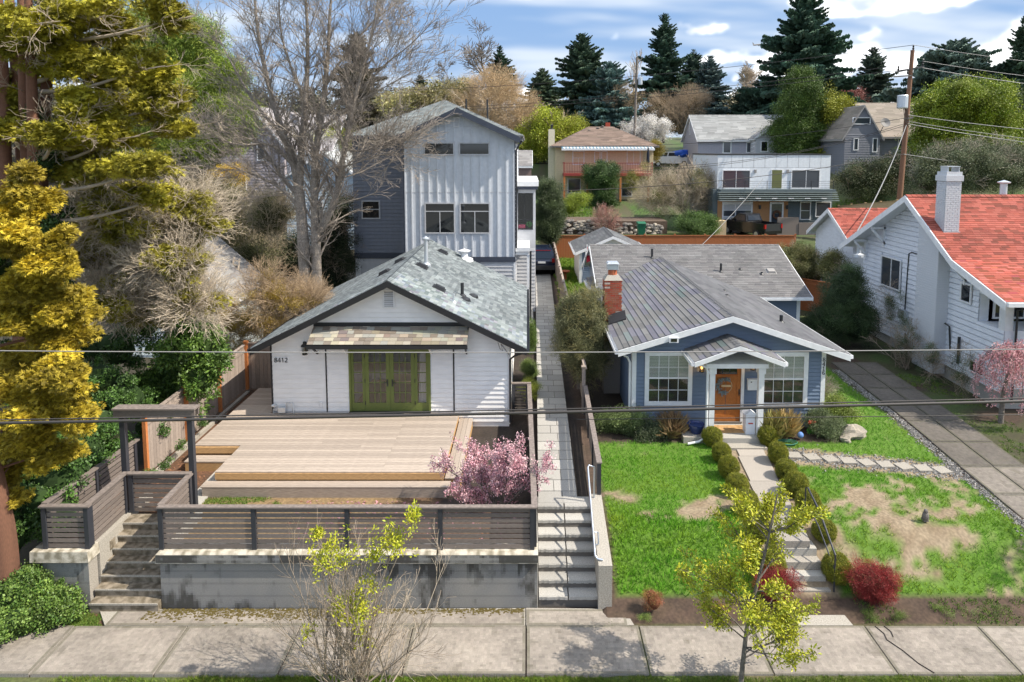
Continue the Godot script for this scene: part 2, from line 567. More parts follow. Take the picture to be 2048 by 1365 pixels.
func make_sky() -> PanoramaSkyMaterial:
	var w := 2048
	var h := 1024
	var im := Image.create(w, h, false, Image.FORMAT_RGBF)
	im.fill(C3(0.2, 0.21, 0.2))
	var f := FastNoiseLite.new()
	f.seed = 21
	f.frequency = 1.0
	f.fractal_octaves = 6
	f.fractal_gain = 0.52
	var wisp := FastNoiseLite.new()
	wisp.seed = 5
	wisp.frequency = 1.0
	wisp.fractal_octaves = 4
	var puffs := [[28.0, 11.3, 11.0, 3.0], [24.0, 6.2, 8.5, 2.9], [37.0, 6.0, 6.0, 3.0], [17.5, 7.2, 4.0, 1.1], [13.0, 9.4, 3.0, 0.9], [1.0, 12.4, 4.0, 0.9], [-1.5, 4.0, 9.0, 1.2], [-30.0, 3.5, 8.0, 1.6], [-9.0, 12.6, 3.0, 0.7], [19.0, 3.2, 12.0, 1.3]]
	var rng := RandomNumberGenerator.new()
	rng.seed = 4
	for i in 60: puffs.append([rng.randf_range(44.0, 316.0), rng.randf_range(3.0, 30.0), rng.randf_range(4.0, 12.0), rng.randf_range(1.0, 3.4)])
	var j := 0
	while j < 512:
		var el := 90.0 - (j + 0.5) * 180.0 / h
		var fine := el < 16.0
		var s := 1 if fine else 4
		var y := sin(deg_to_rad(el))
		var cy := cos(deg_to_rad(el))
		var blue := C3(0.065, 0.15, 0.32).lerp(C3(0.115, 0.21, 0.355), exp(-y * 4.0)).lerp(C3(0.27, 0.32, 0.37), exp(-y * 14.0))
		var i := 0
		while i < w:
			var az := (i + 0.5) * 360.0 / w
			var near := fine and (az < 46.0 or az > 314.0)
			var t := s if near or not fine else 4
			var ra := deg_to_rad(az)
			var d := V3(sin(ra) * cy, y, -cos(ra) * cy)
			var q := Vector2(d.x, d.z) / (y + 0.16)
			var c := blue
			var thin := wisp.get_noise_2d(q.x * 0.7 + q.y * 0.25, q.y * 2.1) * 0.5 + 0.5
			var veil := step(0.35, 0.8, thin) * 0.6 + 0.1
			c = c.lerp(C3(0.42, 0.45, 0.48), veil)
			var a := az if az < 180.0 else az - 360.0
			var body := -0.62 if el < 16.0 else lerpf(-0.62, 0.12, clampf((el - 16.0) / 20.0, 0.0, 1.0))  # cloud thickens higher up, out of view: added there to lift the fill light
			if el < 45.0:
				for p in puffs:
					var u = (a - p[0]) / p[2]
					if u > 180.0 / p[2]: u -= 360.0 / p[2]
					var v = (el - p[1]) / p[3]
					if v < 0.0: v *= 1.9
					var g = u * u + v * v
					if g < 3.0: body = maxf(body, 0.55 - g * 0.75)
			var puff := f.get_noise_3d(d.x * 9.0, d.y * 20.0, d.z * 9.0) * 0.95 + f.get_noise_3d(d.x * 34.0, d.y * 60.0, d.z * 34.0) * 0.28
			var dense := step(0.0, 0.34, body + puff)
			var shade := step(-0.5, 0.45, f.get_noise_3d(d.x * 9.0, (d.y + 0.018) * 20.0, d.z * 9.0) - f.get_noise_3d(d.x * 9.0, d.y * 20.0, d.z * 9.0))
			c = c.lerp(C3(0.36, 0.385, 0.42).lerp(C3(0.95, 0.94, 0.93), 1.0 - shade * 0.8), dense * 0.94)
			if t == 1: im.set_pixel(i, j, c)
			else: im.fill_rect(Rect2i(i, j, t, s), c)
			i += t
		j += s
	var m := PanoramaSkyMaterial.new()
	m.panorama = ImageTexture.create_from_image(im)
	m.energy_multiplier = 1.0
	return m

func path_mid(d: float) -> float:
	return lerpf(6.45, 7.02, clampf((d - 15.6) / 5.9, 0.0, 1.0))

func height(x: float, d: float) -> float:
	var far := 0.0
	if d > 53.0:
		far = 1.95 + step(53.5, 57.5, d) * 1.3 + step(64.0, 80.0, d) * 1.4 + step(81.0, 90.0, d) * 4.0 + step(92.0, 170.0, d) * 4.8 + step(170.0, 400.0, d) * 4.0
		far += step(24.0, 33.0, x) * step(54.0, 72.0, d) * 3.6 * (1.0 - step(80.0, 92.0, d))
		far += step(8.0, 20.0, -x) * step(54.0, 70.0, d) * 1.2
		return far
	if x < -11.3:
		return -0.05 + step(14.0, 18.5, d) * 1.25 + step(18.0, 46.0, d) * 0.8 + step(14.0, 17.0, d) * step(-11.3, -16.0, x) * 0.3
	if x < 1.68:
		if d < 14.9: return -0.06
		if x < -8.3 and d < 16.1 and x > -10.1: return -0.06
		if x > 0.2 and d < 16.75: return -0.06
		return 1.2 + step(17.5, 26.0, d) * 0.1 + clampf((d - 24.0) / 22.0, 0.0, 1.0) * 0.45 + step(46.0, 53.0, d) * 0.2
	var lot := -0.03 + step(14.05, 14.9, d) * 0.14 + step(14.7, 16.7, d) * 0.84 + step(16.5, 24.0, d) * 0.32 + step(22.0, 46.0, d) * 0.55 + step(46.0, 53.0, d) * 0.13
	return lot

func grass_at(x: float, d: float) -> float:
	if x < 2.1 or x > 12.45 or d < 14.95 or d > 32.0: return 0.0
	var edge := noise.get_noise_2d(x * 3.0, d * 3.0) * 0.25
	if absf(x - path_mid(d)) < 0.95 + edge and d < 21.8: return 0.0
	if d > 20.9 + edge and x < 10.2: return 0.0
	var band := absf(d - lerpf(20.1, 19.15, (x - 8.0) / 4.4))
	if x > 7.7 and band < 0.5 + edge * 0.5: return 0.0
	var bare := 0.0
	if x < 6.2: bare = (1.0 - step(0.2, 0.75, absf(d - 17.55 + noise.get_noise_2d(x * 2.0, 4.0) * 0.8))) * step(-0.25, 0.2, noise.get_noise_2d(x * 5.0, d * 5.0) + 0.1)
	elif d < 19.0: bare = (1.0 - step(0.5, 2.3, Vector2((x - 9.6) * 0.7, d - 17.1).length())) * 0.8 + step(-0.1, 0.35, noise.get_noise_2d(x * 7.0, d * 9.0)) * 0.75 - 0.3
	var hf := noise.get_noise_2d(x * 31.0, d * 31.0)
	return clampf(step(0.25, 0.75, 1.0 - bare + hf * 0.7), 0.0, 1.0)

func ground_tint(x: float, d: float) -> Color:
	var k := noise.get_noise_2d(x * 4.0, d * 4.0)
	var k2 := noise.get_noise_2d(x * 17.0, d * 17.0)
	if d < 14.15:
		return C3(0.1, 0.14, 0.035).lerp(C3(0.2, 0.16, 0.09), clampf(k + 0.2, 0.0, 1.0))
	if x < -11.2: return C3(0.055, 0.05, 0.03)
	if x < 1.7 and d < 54.0:
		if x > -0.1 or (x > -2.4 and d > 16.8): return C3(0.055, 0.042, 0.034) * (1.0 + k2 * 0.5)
		if d < 17.9 and x > -8.7: return C3(0.34, 0.235, 0.115).lerp(C3(0.17, 0.1, 0.06), clampf(step(-4.6, -2.6, x) + k2 * 0.9, 0.0, 1.0))
		if d < 26.0: return C3(0.2, 0.1, 0.055).lerp(C3(0.09, 0.06, 0.04), clampf(0.4 + k2, 0.0, 1.0))
		return C3(0.12, 0.12, 0.05)
	if d < 54.0 and x < 12.6:
		if d < 14.95 or x < 2.1: return C3(0.1, 0.066, 0.045) * (1.0 + k2 * 0.5)
		var g := grass_at(x, d)
		var bare := C3(0.4, 0.32, 0.215).lerp(C3(0.27, 0.2, 0.125), clampf(0.5 + k2, 0.0, 1.0))
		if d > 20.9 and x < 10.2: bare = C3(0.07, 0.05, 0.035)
		if d > 32.0: return C3(0.09, 0.17, 0.025) if x < 4.2 else C3(0.1, 0.1, 0.04)
		return bare.lerp(C3(0.12, 0.24, 0.02), g)
	if d < 34.0: return C3(0.075, 0.05, 0.035).lerp(C3(0.07, 0.11, 0.025), clampf(0.35 + k * 1.4, 0.0, 1.0))
	return C3(0.12, 0.11, 0.06).lerp(C3(0.075, 0.15, 0.025), clampf(0.5 + k * 1.5, 0.0, 1.0))

func make_ground() -> void:
	var xs := PackedFloat32Array()
	var ds := PackedFloat32Array()
	var x := -420.0
	while x < 420.0:
		xs.append(x)
		x += 0.2 if x > -13.4 and x < 18.0 else (1.5 if x > -42.0 and x < 46.0 else 14.0)
	var d := -16.0
	while d < 640.0:
		ds.append(d)
		d += 4.0 if d < 10.0 else (0.2 if d < 31.0 else (0.8 if d < 62.0 else (3.0 if d < 112.0 else 22.0)))
	var b := MB.new()
	b.tinted = true
	var hs := []
	var cs := []
	for q in ds:
		var rh := PackedFloat32Array()
		var rc := PackedColorArray()
		for p in xs:
			rh.append(height(p, q) - (0.6 if absf(p - (-4.55)) < 3.7 and q > 22.6 and q < 50.0 else 0.0))
			rc.append(ground_tint(p, q))
		hs.append(rh)
		cs.append(rc)
	for j in ds.size() - 1:
		for i in xs.size() - 1:
			b.quad(V3(xs[i], hs[j][i], -ds[j]), V3(xs[i + 1], hs[j][i + 1], -ds[j]), V3(xs[i + 1], hs[j + 1][i + 1], -ds[j + 1]), V3(xs[i], hs[j + 1][i], -ds[j + 1]))
			var k := b.c.size() - 6
			b.c[k] = cs[j][i]
			b.c[k + 1] = cs[j + 1][i + 1]
			b.c[k + 2] = cs[j][i + 1]
			b.c[k + 3] = cs[j][i]
			b.c[k + 4] = cs[j + 1][i]
			b.c[k + 5] = cs[j + 1][i + 1]
	single("ground", b, mats.ground, "brown and green ground of the lots rising to the far hill", "ground", "", "structure")

func blades(count: int, tall: float, wide: float, spread: float, seed_: int) -> ArrayMesh:
	var rng := RandomNumberGenerator.new()
	rng.seed = seed_
	var b := MB.new()
	b.tinted = true
	for i in count:
		var a := rng.randf() * TAU
		var r := sqrt(rng.randf()) * spread
		var p := V3(cos(a) * r, -0.01, sin(a) * r)
		var lean := V3(rng.randf_range(-1, 1), 0, rng.randf_range(-1, 1)) * tall * 0.55
		var t := tall * rng.randf_range(0.55, 1.1)
		var s := V3(cos(a + 1.9), 0, sin(a + 1.9)) * wide * 0.5
		var k := rng.randf_range(0.7, 1.25)
		b.col = C3(k, k, k * 0.9)
		b.tri(p - s, p + s, p + lean * 0.4 + V3(0, t * 0.6, 0) + s * 0.7)
		b.tri(p - s, p + lean * 0.4 + V3(0, t * 0.6, 0) + s * 0.7, p + lean + V3(0, t, 0))
	return b.mesh()

func make_lawns() -> void:
	var rng := RandomNumberGenerator.new()
	rng.seed = 12
	var at := []
	var tint := []
	var d := 14.95
	while d < 31.0:
		var x := 2.1
		var gap := 0.088 if d < 20.0 else 0.12
		while x < 12.5:
			var p := Vector2(x + rng.randf_range(-0.07, 0.07), d + rng.randf_range(-0.07, 0.07))
			var g := grass_at(p.x, p.y)
			if g > 0.03 and rng.randf() < g * g + 0.04:
				var k := noise.get_noise_2d(p.x * 2.5, p.y * 2.5)
				var k2 := noise.get_noise_2d(p.x * 9.0 + 40.0, p.y * 9.0)
				var c := C3(0.11, 0.31, 0.01).lerp(C3(0.24, 0.36, 0.02), clampf(0.25 + k * 1.2 + k2 * 0.5, 0.0, 1.0))
				c = c.lerp(C3(0.4, 0.35, 0.15), clampf((0.75 - g) * 1.0 + noise.get_noise_2d(p.x * 25.0, p.y * 25.0 + 9.0) * 0.9 - 0.1 + (k2 - 0.1) * (0.9 if p.x > 6.5 and p.y < 19.0 else 0.2), 0.0, 0.8))
				var s := rng.randf_range(0.75, 1.25) * (0.5 + 0.5 * g) * (1.25 if p.x < 6.0 and p.y < 17.0 else 0.8)
				at.append(Transform3D(Basis(Vector3.UP, rng.randf() * TAU).scaled(V3(s, s, s)), V3(p.x, height(p.x, p.y), -p.y)))
				tint.append(c * rng.randf_range(0.85, 1.15))
			x += gap
		d += gap
	tag(scatter(self, "lawn", blades(9, 0.105, 0.012, 0.085, 3), mats.blade, at, tint), "bright green patchy front lawn of the blue house", "lawn", "", "stuff")
	at = []
	tint = []
	for i in 9000:
		var x := rng.randf_range(-9.5, 10.0)
		var q := 12.62 - absf(rng.randfn(0.0, 0.35)) + noise.get_noise_2d(x * 5.0, 0.0) * 0.12
		if x < -7.0 and rng.randf() < 0.7: continue
		var s := rng.randf_range(0.5, 1.0)
		at.append(Transform3D(Basis(Vector3.UP, rng.randf() * TAU).scaled(V3(s, s, s)), V3(x, -0.05, -q)))
		tint.append(C3(0.1, 0.21, 0.015).lerp(C3(0.24, 0.25, 0.05), rng.randf() * 0.8))
	tag(scatter(self, "verge_grass", blades(9, 0.1, 0.013, 0.07, 4), mats.blade, at, tint), "strip of short grass along the street side of the pavement", "grass", "", "stuff")
	at = []
	tint = []
	for i in 2600:
		var r := rng.randf()
		var p := Vector2()
		if r < 0.2: p = Vector2(rng.randf_range(-10.5, -9.0), rng.randf_range(14.0, 14.5))
		elif r < 0.32: p = Vector2(rng.randf_range(-8.5, 2.0), 14.085 + rng.randf_range(-0.02, 0.02))
		elif r < 0.45: p = Vector2(rng.randf_range(-8.5, -6.4), rng.randf_range(17.0, 17.5))
		elif r < 0.6: p = Vector2(rng.randf_range(7.5, 12.5), rng.randf_range(14.15, 14.8))
		else: p = Vector2(rng.randf_range(14.7, 16.4), rng.randf_range(16.0, 27.0))
		if noise.get_noise_2d(p.x * 6.0, p.y * 6.0) < -0.05: continue
		var s := rng.randf_range(0.4, 1.0)
		at.append(Transform3D(Basis(Vector3.UP, rng.randf() * TAU).scaled(V3(s, s * 0.8, s)), V3(p.x, height(p.x, p.y), -p.y)))
		tint.append(C3(0.09, 0.2, 0.02).lerp(C3(0.2, 0.26, 0.05), rng.randf()))
	tag(scatter(self, "weeds", blades(12, 0.09, 0.02, 0.1, 5), mats.blade, at, tint), "low weeds sprouting in joints and bare beds", "weeds", "", "stuff")
	at = []
	tint = []
	for i in 7000:
		var p := Vector2()
		var r := rng.randf()
		if r < 0.4: p = Vector2(rng.randf_range(2.0, 4.2), rng.randf_range(31.0, 52.5))
		elif r < 0.6: p = Vector2(rng.randf_range(0.6, 1.8), rng.randf_range(50.5, 53.5))
		elif r < 0.8: p = Vector2(rng.randf_range(1.5, 7.0), rng.randf_range(60.0, 76.0))
		else: p = Vector2(rng.randf_range(26.0, 34.0), rng.randf_range(55.0, 66.0))
		var s := rng.randf_range(1.0, 2.2)
		at.append(Transform3D(Basis(Vector3.UP, rng.randf() * TAU).scaled(V3(s, s, s)), V3(p.x, height(p.x, p.y), -p.y)))
		tint.append(C3(0.09, 0.23, 0.012).lerp(C3(0.2, 0.28, 0.02), rng.randf()))
	tag(scatter(self, "back_grass", blades(9, 0.12, 0.02, 0.12, 6), mats.blade, at, tint), "rough bright grass of the back gardens beyond the houses", "grass", "", "stuff")

func flat_quad(b: MB, p: Array, y0: float, y1: float) -> void:
	var c := []
	for y in [y0, y1]:
		for q in p: c.append(V3(q[0], y + (q[2] if q.size() > 2 else 0.0), q[1]))
	b.hexa(c)

func worn(par: Node, called: String, x0: float, x1: float, z0: float, z1: float, y: float, salt: int, rise := 0.0, dim := 1.0) -> void:
	var b := MB.new()
	b.tinted = true
	var nx := int((x1 - x0) / 0.06)
	var nz := int((z1 - z0) / 0.06)
	for i in nx:
		for j in nz:
			var xa := lerpf(x0, x1, i / float(nx))
			var xb := lerpf(x0, x1, (i + 1.0) / nx)
			var za := lerpf(z0, z1, j / float(nz))
			var zb := lerpf(z0, z1, (j + 1.0) / nz)
			var n1 := noise.get_noise_2d(xa * 7.0 + salt * 9.0, za * 7.0)
			var n2 := noise.get_noise_2d(xa * 60.0, za * 60.0)
			var edge := minf(minf(xa - x0, x1 - xb), minf(za - z0, z1 - zb))
			var c := C3(0.35, 0.31, 0.265) * dim * (0.92 + 0.28 * n1 + 0.3 * n2 + 0.04 * (salt % 3))
			c = c.lerp(C3(0.13, 0.115, 0.085), step(0.3, 0.7, noise.get_noise_2d(xa * 15.0 + 70.0, za * 15.0 + salt)) * 0.5)
			c = c.lerp(C3(0.1, 0.1, 0.055), (1.0 - step(0.0, 0.05, edge - n1 * 0.06)) * 0.5)
			b.col = c
			b.quad(V3(xa, y + rise * (z1 - zb), zb), V3(xb, y + rise * (z1 - zb), zb), V3(xb, y + rise * (z1 - za), za), V3(xa, y + rise * (z1 - za), za))
	part(par, called, b, mats.stained)

func make_paths() -> void:
	# pavement slabs
	var rng := RandomNumberGenerator.new()
	rng.seed = 31
	var pave := MB.new()
	pave.box(-40, 40, -0.2, -0.035, -14.05, -12.68)
	var p := part(self, "pavement", pave, mats.soil, "structure")
	tag(p, "pale concrete pavement slabs running along the street in front of both houses", "pavement", "", "structure")
	var x := -22.3
	var k := 0
	while x < 26.0:
		var b := MB.new()
		var t := rng.randf_range(-0.012, 0.012)
		b.hexa([V3(x + 0.012, -0.1, -12.67), V3(x + 2.455, -0.1, -12.67), V3(x + 2.455, -0.1, -14.055), V3(x + 0.012, -0.1, -14.055), V3(x + 0.012, t, -12.67), V3(x + 2.455, t + 0.008, -12.67), V3(x + 2.455, t, -14.055), V3(x + 0.012, t - 0.006, -14.055)])
		part(p, "slab", b, mats["slab%d" % (k % 4)])
		if x > -14.0 and x < 16.0: worn(p, "worn_face", x + 0.014, x + 2.453, -14.053, -12.672, t + 0.0125, k)
		x += 2.475
		k += 1
	var ap := MB.new()
	flat_quad(ap, [[-9.3, -14.09], [-0.05, -14.09], [-0.05, -14.66], [-9.75, -14.62]], -0.15, -0.008)
	var a := single("concrete_apron", ap, mats.concrete_warm, "narrow stained concrete apron at the foot of the retaining wall", "apron", "", "structure")
	ap = MB.new()
	flat_quad(ap, [[-0.03, -14.09], [2.35, -14.09], [2.2, -14.62], [-0.03, -14.66]], -0.15, 0.002)
	part(a, "slab", ap, mats.concrete)
	worn(a, "worn_face", -9.3, -0.07, -14.6, -14.095, -0.004, 40)
	worn(a, "worn_face", -0.02, 2.2, -14.6, -14.095, 0.006, 41)
	var cr := MB.new()
	for q in [[[7.62, -14.04], [7.7, -13.8], [7.66, -13.62], [7.83, -13.3], [7.95, -12.95], [8.12, -12.69]], [[7.82, -14.04], [7.88, -13.86], [7.84, -13.7]], [[-10.9, -14.0], [-11.0, -13.6], [-11.25, -13.2]]]:
		for i in q.size() - 1: cr.bar(V3(q[i][0], 0.018, q[i][1]), V3(q[i + 1][0], 0.018, q[i + 1][1]), 0.012, 0.014)
	part(p, "crack", cr, mats.dark_mulch)
	var li := MB.new()
	for i in 1500:
		var q := V3(rng.randf_range(-8.3, -0.1), -0.004, -14.64 + absf(rng.randfn(0.0, 0.1)))
		if rng.randf() < 0.4: q = V3(rng.randf_range(-8.6, -3.4), -0.004, -14.42 + rng.randfn(0.0, 0.09) * (1.0 + noise.get_noise_2d(q.x * 9.0, 3.0)))
		li.blob(q, V3(rng.randf_range(0.012, 0.05), 0.01, rng.randf_range(0.01, 0.035)), 0.6, i, 2, 5)
	single("moss", li, mats.moss, "brown and green moss with needle litter at the wall foot", "moss", "", "stuff")
	# the paver walk between the houses: two stones across, staggered
	var w := thing("paver_path", "long straight path of grey concrete pavers between the two houses", "path", V3(0.9, 1.3, -30))
	w.set_meta("kind", "structure")
	var bed := MB.new()
	bed.hexa([V3(0.27, 1.0, -16.8), V3(1.32, 1.0, -16.8), V3(1.66, 1.4, -47), V3(0.55, 1.4, -47), V3(0.27, 1.325, -16.8), V3(1.32, 1.325, -16.8), V3(1.66, 1.835, -47), V3(0.55, 1.835, -47)])
	part(w, "bed", bed, mats.dark_mulch)
	var d := 16.82
	k = 0
	while d < 46.5:
		var n := minf(0.6, 46.9 - d)
		var y := lerpf(1.35, 1.85, (d - 16.8) / 30.0)
		var xl := lerpf(0.28, 0.56, (d - 16.8) / 30.0)
		var wide := 1.03
		var cut := (0.62 if k % 2 == 0 else 0.41) * wide
		if d > 38.0: n = 0.32
		brick(w, "paver", V3(xl + cut * 0.5, y - 0.03, -d - n * 0.5), V3(cut - 0.014, 0.06, n - 0.014), mats["paver%d" % (rng.randi() % 4)])
		brick(w, "paver", V3(xl + cut + (wide - cut) * 0.5, y - 0.03, -d - n * 0.5), V3(wide - cut - 0.014, 0.06, n - 0.014), mats["paver%d" % (rng.randi() % 4)])
		d += n
		k += 1
	# drive of the white house on the right: two lanes of slabs and a gravel edge
	var dr := thing("driveway", "weathered concrete driveway with gravel edge beside the white house", "driveway", V3(13.8, 1.2, -22))
	dr.set_meta("kind", "structure")
	d = 13.4
	k = 0
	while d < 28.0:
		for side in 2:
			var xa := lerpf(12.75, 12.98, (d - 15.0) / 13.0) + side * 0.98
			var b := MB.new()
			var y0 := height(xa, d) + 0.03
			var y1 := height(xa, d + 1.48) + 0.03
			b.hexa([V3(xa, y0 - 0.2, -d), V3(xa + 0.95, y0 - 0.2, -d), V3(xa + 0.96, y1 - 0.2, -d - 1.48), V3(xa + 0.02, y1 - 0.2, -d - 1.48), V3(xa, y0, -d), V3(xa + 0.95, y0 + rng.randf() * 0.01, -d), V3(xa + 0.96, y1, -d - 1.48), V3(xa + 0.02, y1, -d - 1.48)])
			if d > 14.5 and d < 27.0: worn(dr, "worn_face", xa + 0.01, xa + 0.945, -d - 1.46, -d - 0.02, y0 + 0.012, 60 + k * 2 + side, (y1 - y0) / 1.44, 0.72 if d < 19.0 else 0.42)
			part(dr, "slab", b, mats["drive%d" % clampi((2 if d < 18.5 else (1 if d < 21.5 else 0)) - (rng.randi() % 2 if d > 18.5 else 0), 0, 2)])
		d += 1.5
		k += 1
	var gr := MB.new()
	gr.tinted = true
	for i in 4400:
		var q := Vector2()
		if i < 2400:
			q.y = rng.randf_range(15.2, 27.5)
			q.x = lerpf(12.62, 12.85, (q.y - 15.0) / 13.0) - absf(rng.randfn(0.0, 0.16)) + 0.06
		else:
			q.x = rng.randf_range(7.75, 12.6)
			q.y = lerpf(20.1, 19.15, (q.x - 8.0) / 4.4) + rng.randfn(0.0, 0.24)
		var s := rng.randf_range(0.018, 0.045)
		var g := rng.randf_range(0.16, 0.42)
		gr.col = C3(g, g * 0.96, g * 0.9)
		var c := V3(q.x, height(q.x, q.y) + 0.01, -q.y)
		var u := V3(rng.randf_range(-1, 1), 0.2, rng.randf_range(-1, 1)).normalized() * s
		var v := u.cross(Vector3.UP).normalized() * s * 0.8
		var up := V3(0, s * 0.7, 0)
		gr.quad(c - u - v, c + u - v, c + u * 0.3 + up, c - u * 0.3 + up)
		gr.quad(c + u - v, c + v, c - u * 0.3 + up, c + u * 0.3 + up)
		gr.quad(c + v, c - u - v, c - u * 0.3 + up, c + up * 1.1)
	single("gravel", gr, tinted("gravel_stone", 0.9), "pale gravel along the drive edge and round the stepping stones", "gravel", "", "stuff")
	var st := thing("stepping_stone_path", "row of square stepping stones in gravel across the lawn to the drive", "path", V3(10, 1.05, -19.6))
	st.set_meta("kind", "structure")
	for i in 9:
		var sx := 8.15 + i * 0.5
		var sd := lerpf(20.1, 19.15, (sx - 8.0) / 4.4)
		brick(st, "stepping_stone", V3(sx, height(sx, sd) + 0.02, -sd), V3(0.4, 0.05, 0.4), mats.concrete, Basis(Vector3.UP, rng.randf_range(-0.1, 0.25)))
	# front walk of the blue house: slabs and the four steps down the bank
	var fw := thing("front_walk", "grey concrete walk and steps leading up to the orange front door", "path", V3(6.7, 0.9, -18))
	fw.set_meta("kind", "structure")
	d = 15.75
	k = 0
	while d < 21.3:
		var n := minf(1.42, 21.42 - d)
		var y0 := maxf(0.95, height(path_mid(d), d) + 0.035)
		var y1 := maxf(0.95, height(path_mid(d + n), d + n) + 0.035)
		var a0 := path_mid(d)
		var a1 := path_mid(d + n)
		var b := MB.new()
		b.hexa([V3(a0 - 0.4, y0 - 0.2, -d), V3(a0 + 0.4, y0 - 0.2, -d), V3(a1 + 0.45, y1 - 0.2, -d - n + 0.012), V3(a1 - 0.45, y1 - 0.2, -d - n + 0.012), V3(a0 - 0.4, y0, -d), V3(a0 + 0.4, y0, -d), V3(a1 + 0.45, y1, -d - n + 0.012), V3(a1 - 0.45, y1, -d - n + 0.012)])
		part(fw, "slab", b, mats["slab%d" % (k % 4)])
		d += n
		k += 1
	for i in 4:
		var y := 0.2 + i * 0.19
		var z := -15.0 - i * 0.25
		brick(fw, "step", V3(6.57, y * 0.5 - 0.1, z - 0.16), V3(0.98 - 0.02 * i, y + 0.2, 0.36), mats.concrete_pale if i % 2 else mats.concrete)
	var lp := MB.new()
	flat_quad(lp, [[5.95, -14.06], [7.15, -14.06], [7.05, -14.98], [6.1, -14.98]], -0.12, 0.02)
	part(fw, "landing", lp, mats.concrete_warm)

# ---------------------------------------------------------------- roofs, fences, lettering
func slab(par: Node, called: String, O: Vector3, U: Vector3, V: Vector3, wide: float, high: float, l1: float, r1: float, th: float, m: Material) -> void:
	var N := U.cross(V).normalized() * th
	var b := MB.new()
	var p := [O, O + U * wide, O + U * (wide - r1) + V * high, O + U * l1 + V * high]
	b.hexa([p[0] - N, p[1] - N, p[2] - N, p[3] - N, p[0], p[1], p[2], p[3]])
	part(par, called, b, m)

# a gable roof: local z = 0 is its front edge, it runs back to -length; o.half may differ on the two sides
func gable(par: Node, T: Transform3D, half: float, length: float, ye: float, yr: float, o := {}) -> void:
	var th: float = o.get("th", 0.06)
	var fw: float = o.get("fw", 0.2)
	var fascia: Material = o.get("fascia", mats.white_trim)
	var under: Material = o.get("under", mats.white_trim)
	var hl: float = o.get("half_left", half)
	var yl: float = o.get("ye_left", ye)
	var e: float = o.get("e", 0.145)
	var tab: float = o.get("tab", 0.3)
	var list: Array = o.tones
	var run := V3(half, yr - ye, 0).length()
	var runl := V3(hl, yr - yl, 0).length()
	var Vr := T.basis * (V3(-half, yr - ye, 0) / run)
	var Vl := T.basis * (V3(hl, yr - yl, 0) / runl)
	var Z := T.basis * V3(0, 0, 1)
	var Or := T * V3(half, ye, 0)
	var Ol := T * V3(-hl, yl, -length)
	slab(par, "roof_deck", Or, -Z, Vr, length, run - 0.002, 0, 0, th, under)
	slab(par, "roof_deck", Ol, Z, Vl, length, runl - 0.002, 0, 0, th, under)
	shingles(par, Or, -Z, Vr, length, run, 0, 0, e, tab, list, o.get("singles_right", 0), V3(0, 10.4, 0), o.get("thick", 0.012), o.get("gap", 0.006))
	shingles(par, Ol, Z, Vl, length, runl, 0, 0, e, tab, list, o.get("singles_left", 0), V3(0, 10.4, 0), o.get("thick", 0.012), o.get("gap", 0.006))
	ridge_caps(par, T * V3(0, yr, 0.01), T * V3(0, yr, -length), -Vl * 0.15, -Vr * 0.15, 0.2, list)
	for z in ([0.0] if o.get("front_only", false) else [0.0, -length - 0.035]):
		var b := MB.new()
		b.xf = T
		b.prism(PackedVector2Array([Vector2(0, yr - fw), Vector2(half, ye - fw), Vector2(half, ye - 0.004), Vector2(0, yr - 0.004)]), z, z + 0.035)
		b.prism(PackedVector2Array([Vector2(-hl, yl - fw), Vector2(0, yr - fw), Vector2(0, yr - 0.004), Vector2(-hl, yl - 0.004)]), z, z + 0.035)
		part(par, "rake_board", b, fascia)
	for q in [[half - 0.03, half - 0.002, ye], [-hl + 0.002, -hl + 0.03, yl]]:
		var f := MB.new()
		f.xf = T
		f.box(q[0], q[1], q[2] - fw + 0.03, q[2] - 0.03, -length + 0.002, -0.002)
		part(par, "eave_board", f, fascia)
	if o.get("gutter", true):
		for s in [[half, ye], [-hl, yl]]:
			var g := MB.new()
			g.xf = T
			var x0: float = s[0] + (0.001 if s[0] > 0.0 else -0.101)
			g.box(x0, x0 + 0.1, s[1] - 0.13, s[1] - 0.115, -length, 0.0)
			var lip: float = x0 + 0.088 if s[0] > 0.0 else x0
			g.box(lip, lip + 0.012, s[1] - 0.115, s[1] - 0.02, -length, 0.0)
			part(par, "gutter", g, o.get("gutter_mat", fascia))

func vent_pipe(par: Node, at: Vector3, tall: float, r: float, m: Material, cap := false) -> void:
	var b := MB.new()
	b.lathe(at - V3(0, 0.15, 0), [[r * 2.6, 0.0], [r * 2.4, 0.13], [r * 1.1, 0.2], [r, 0.2], [r, tall + 0.15], [0.0, tall + 0.15]], 12)
	if cap: b.lathe(at + V3(0, tall, 0), [[r * 1.7, 0.0], [r * 1.8, 0.05], [0.0, 0.14]], 12)
	part(par, "vent_pipe", b, m)

func box_vent(par: Node, at: Vector3, turn: Basis, m: Material) -> void:
	var b := MB.new()
	b.xf = Transform3D(turn, at)
	b.hexa([V3(-0.2, 0, 0.2), V3(0.2, 0, 0.2), V3(0.2, 0, -0.2), V3(-0.2, 0, -0.2), V3(-0.15, 0.11, 0.16), V3(0.15, 0.11, 0.16), V3(0.17, 0.08, -0.17), V3(-0.17, 0.08, -0.17)])
	b.box(-0.24, 0.24, -0.01, 0.015, -0.24, 0.24)
	part(par, "roof_vent", b, m)

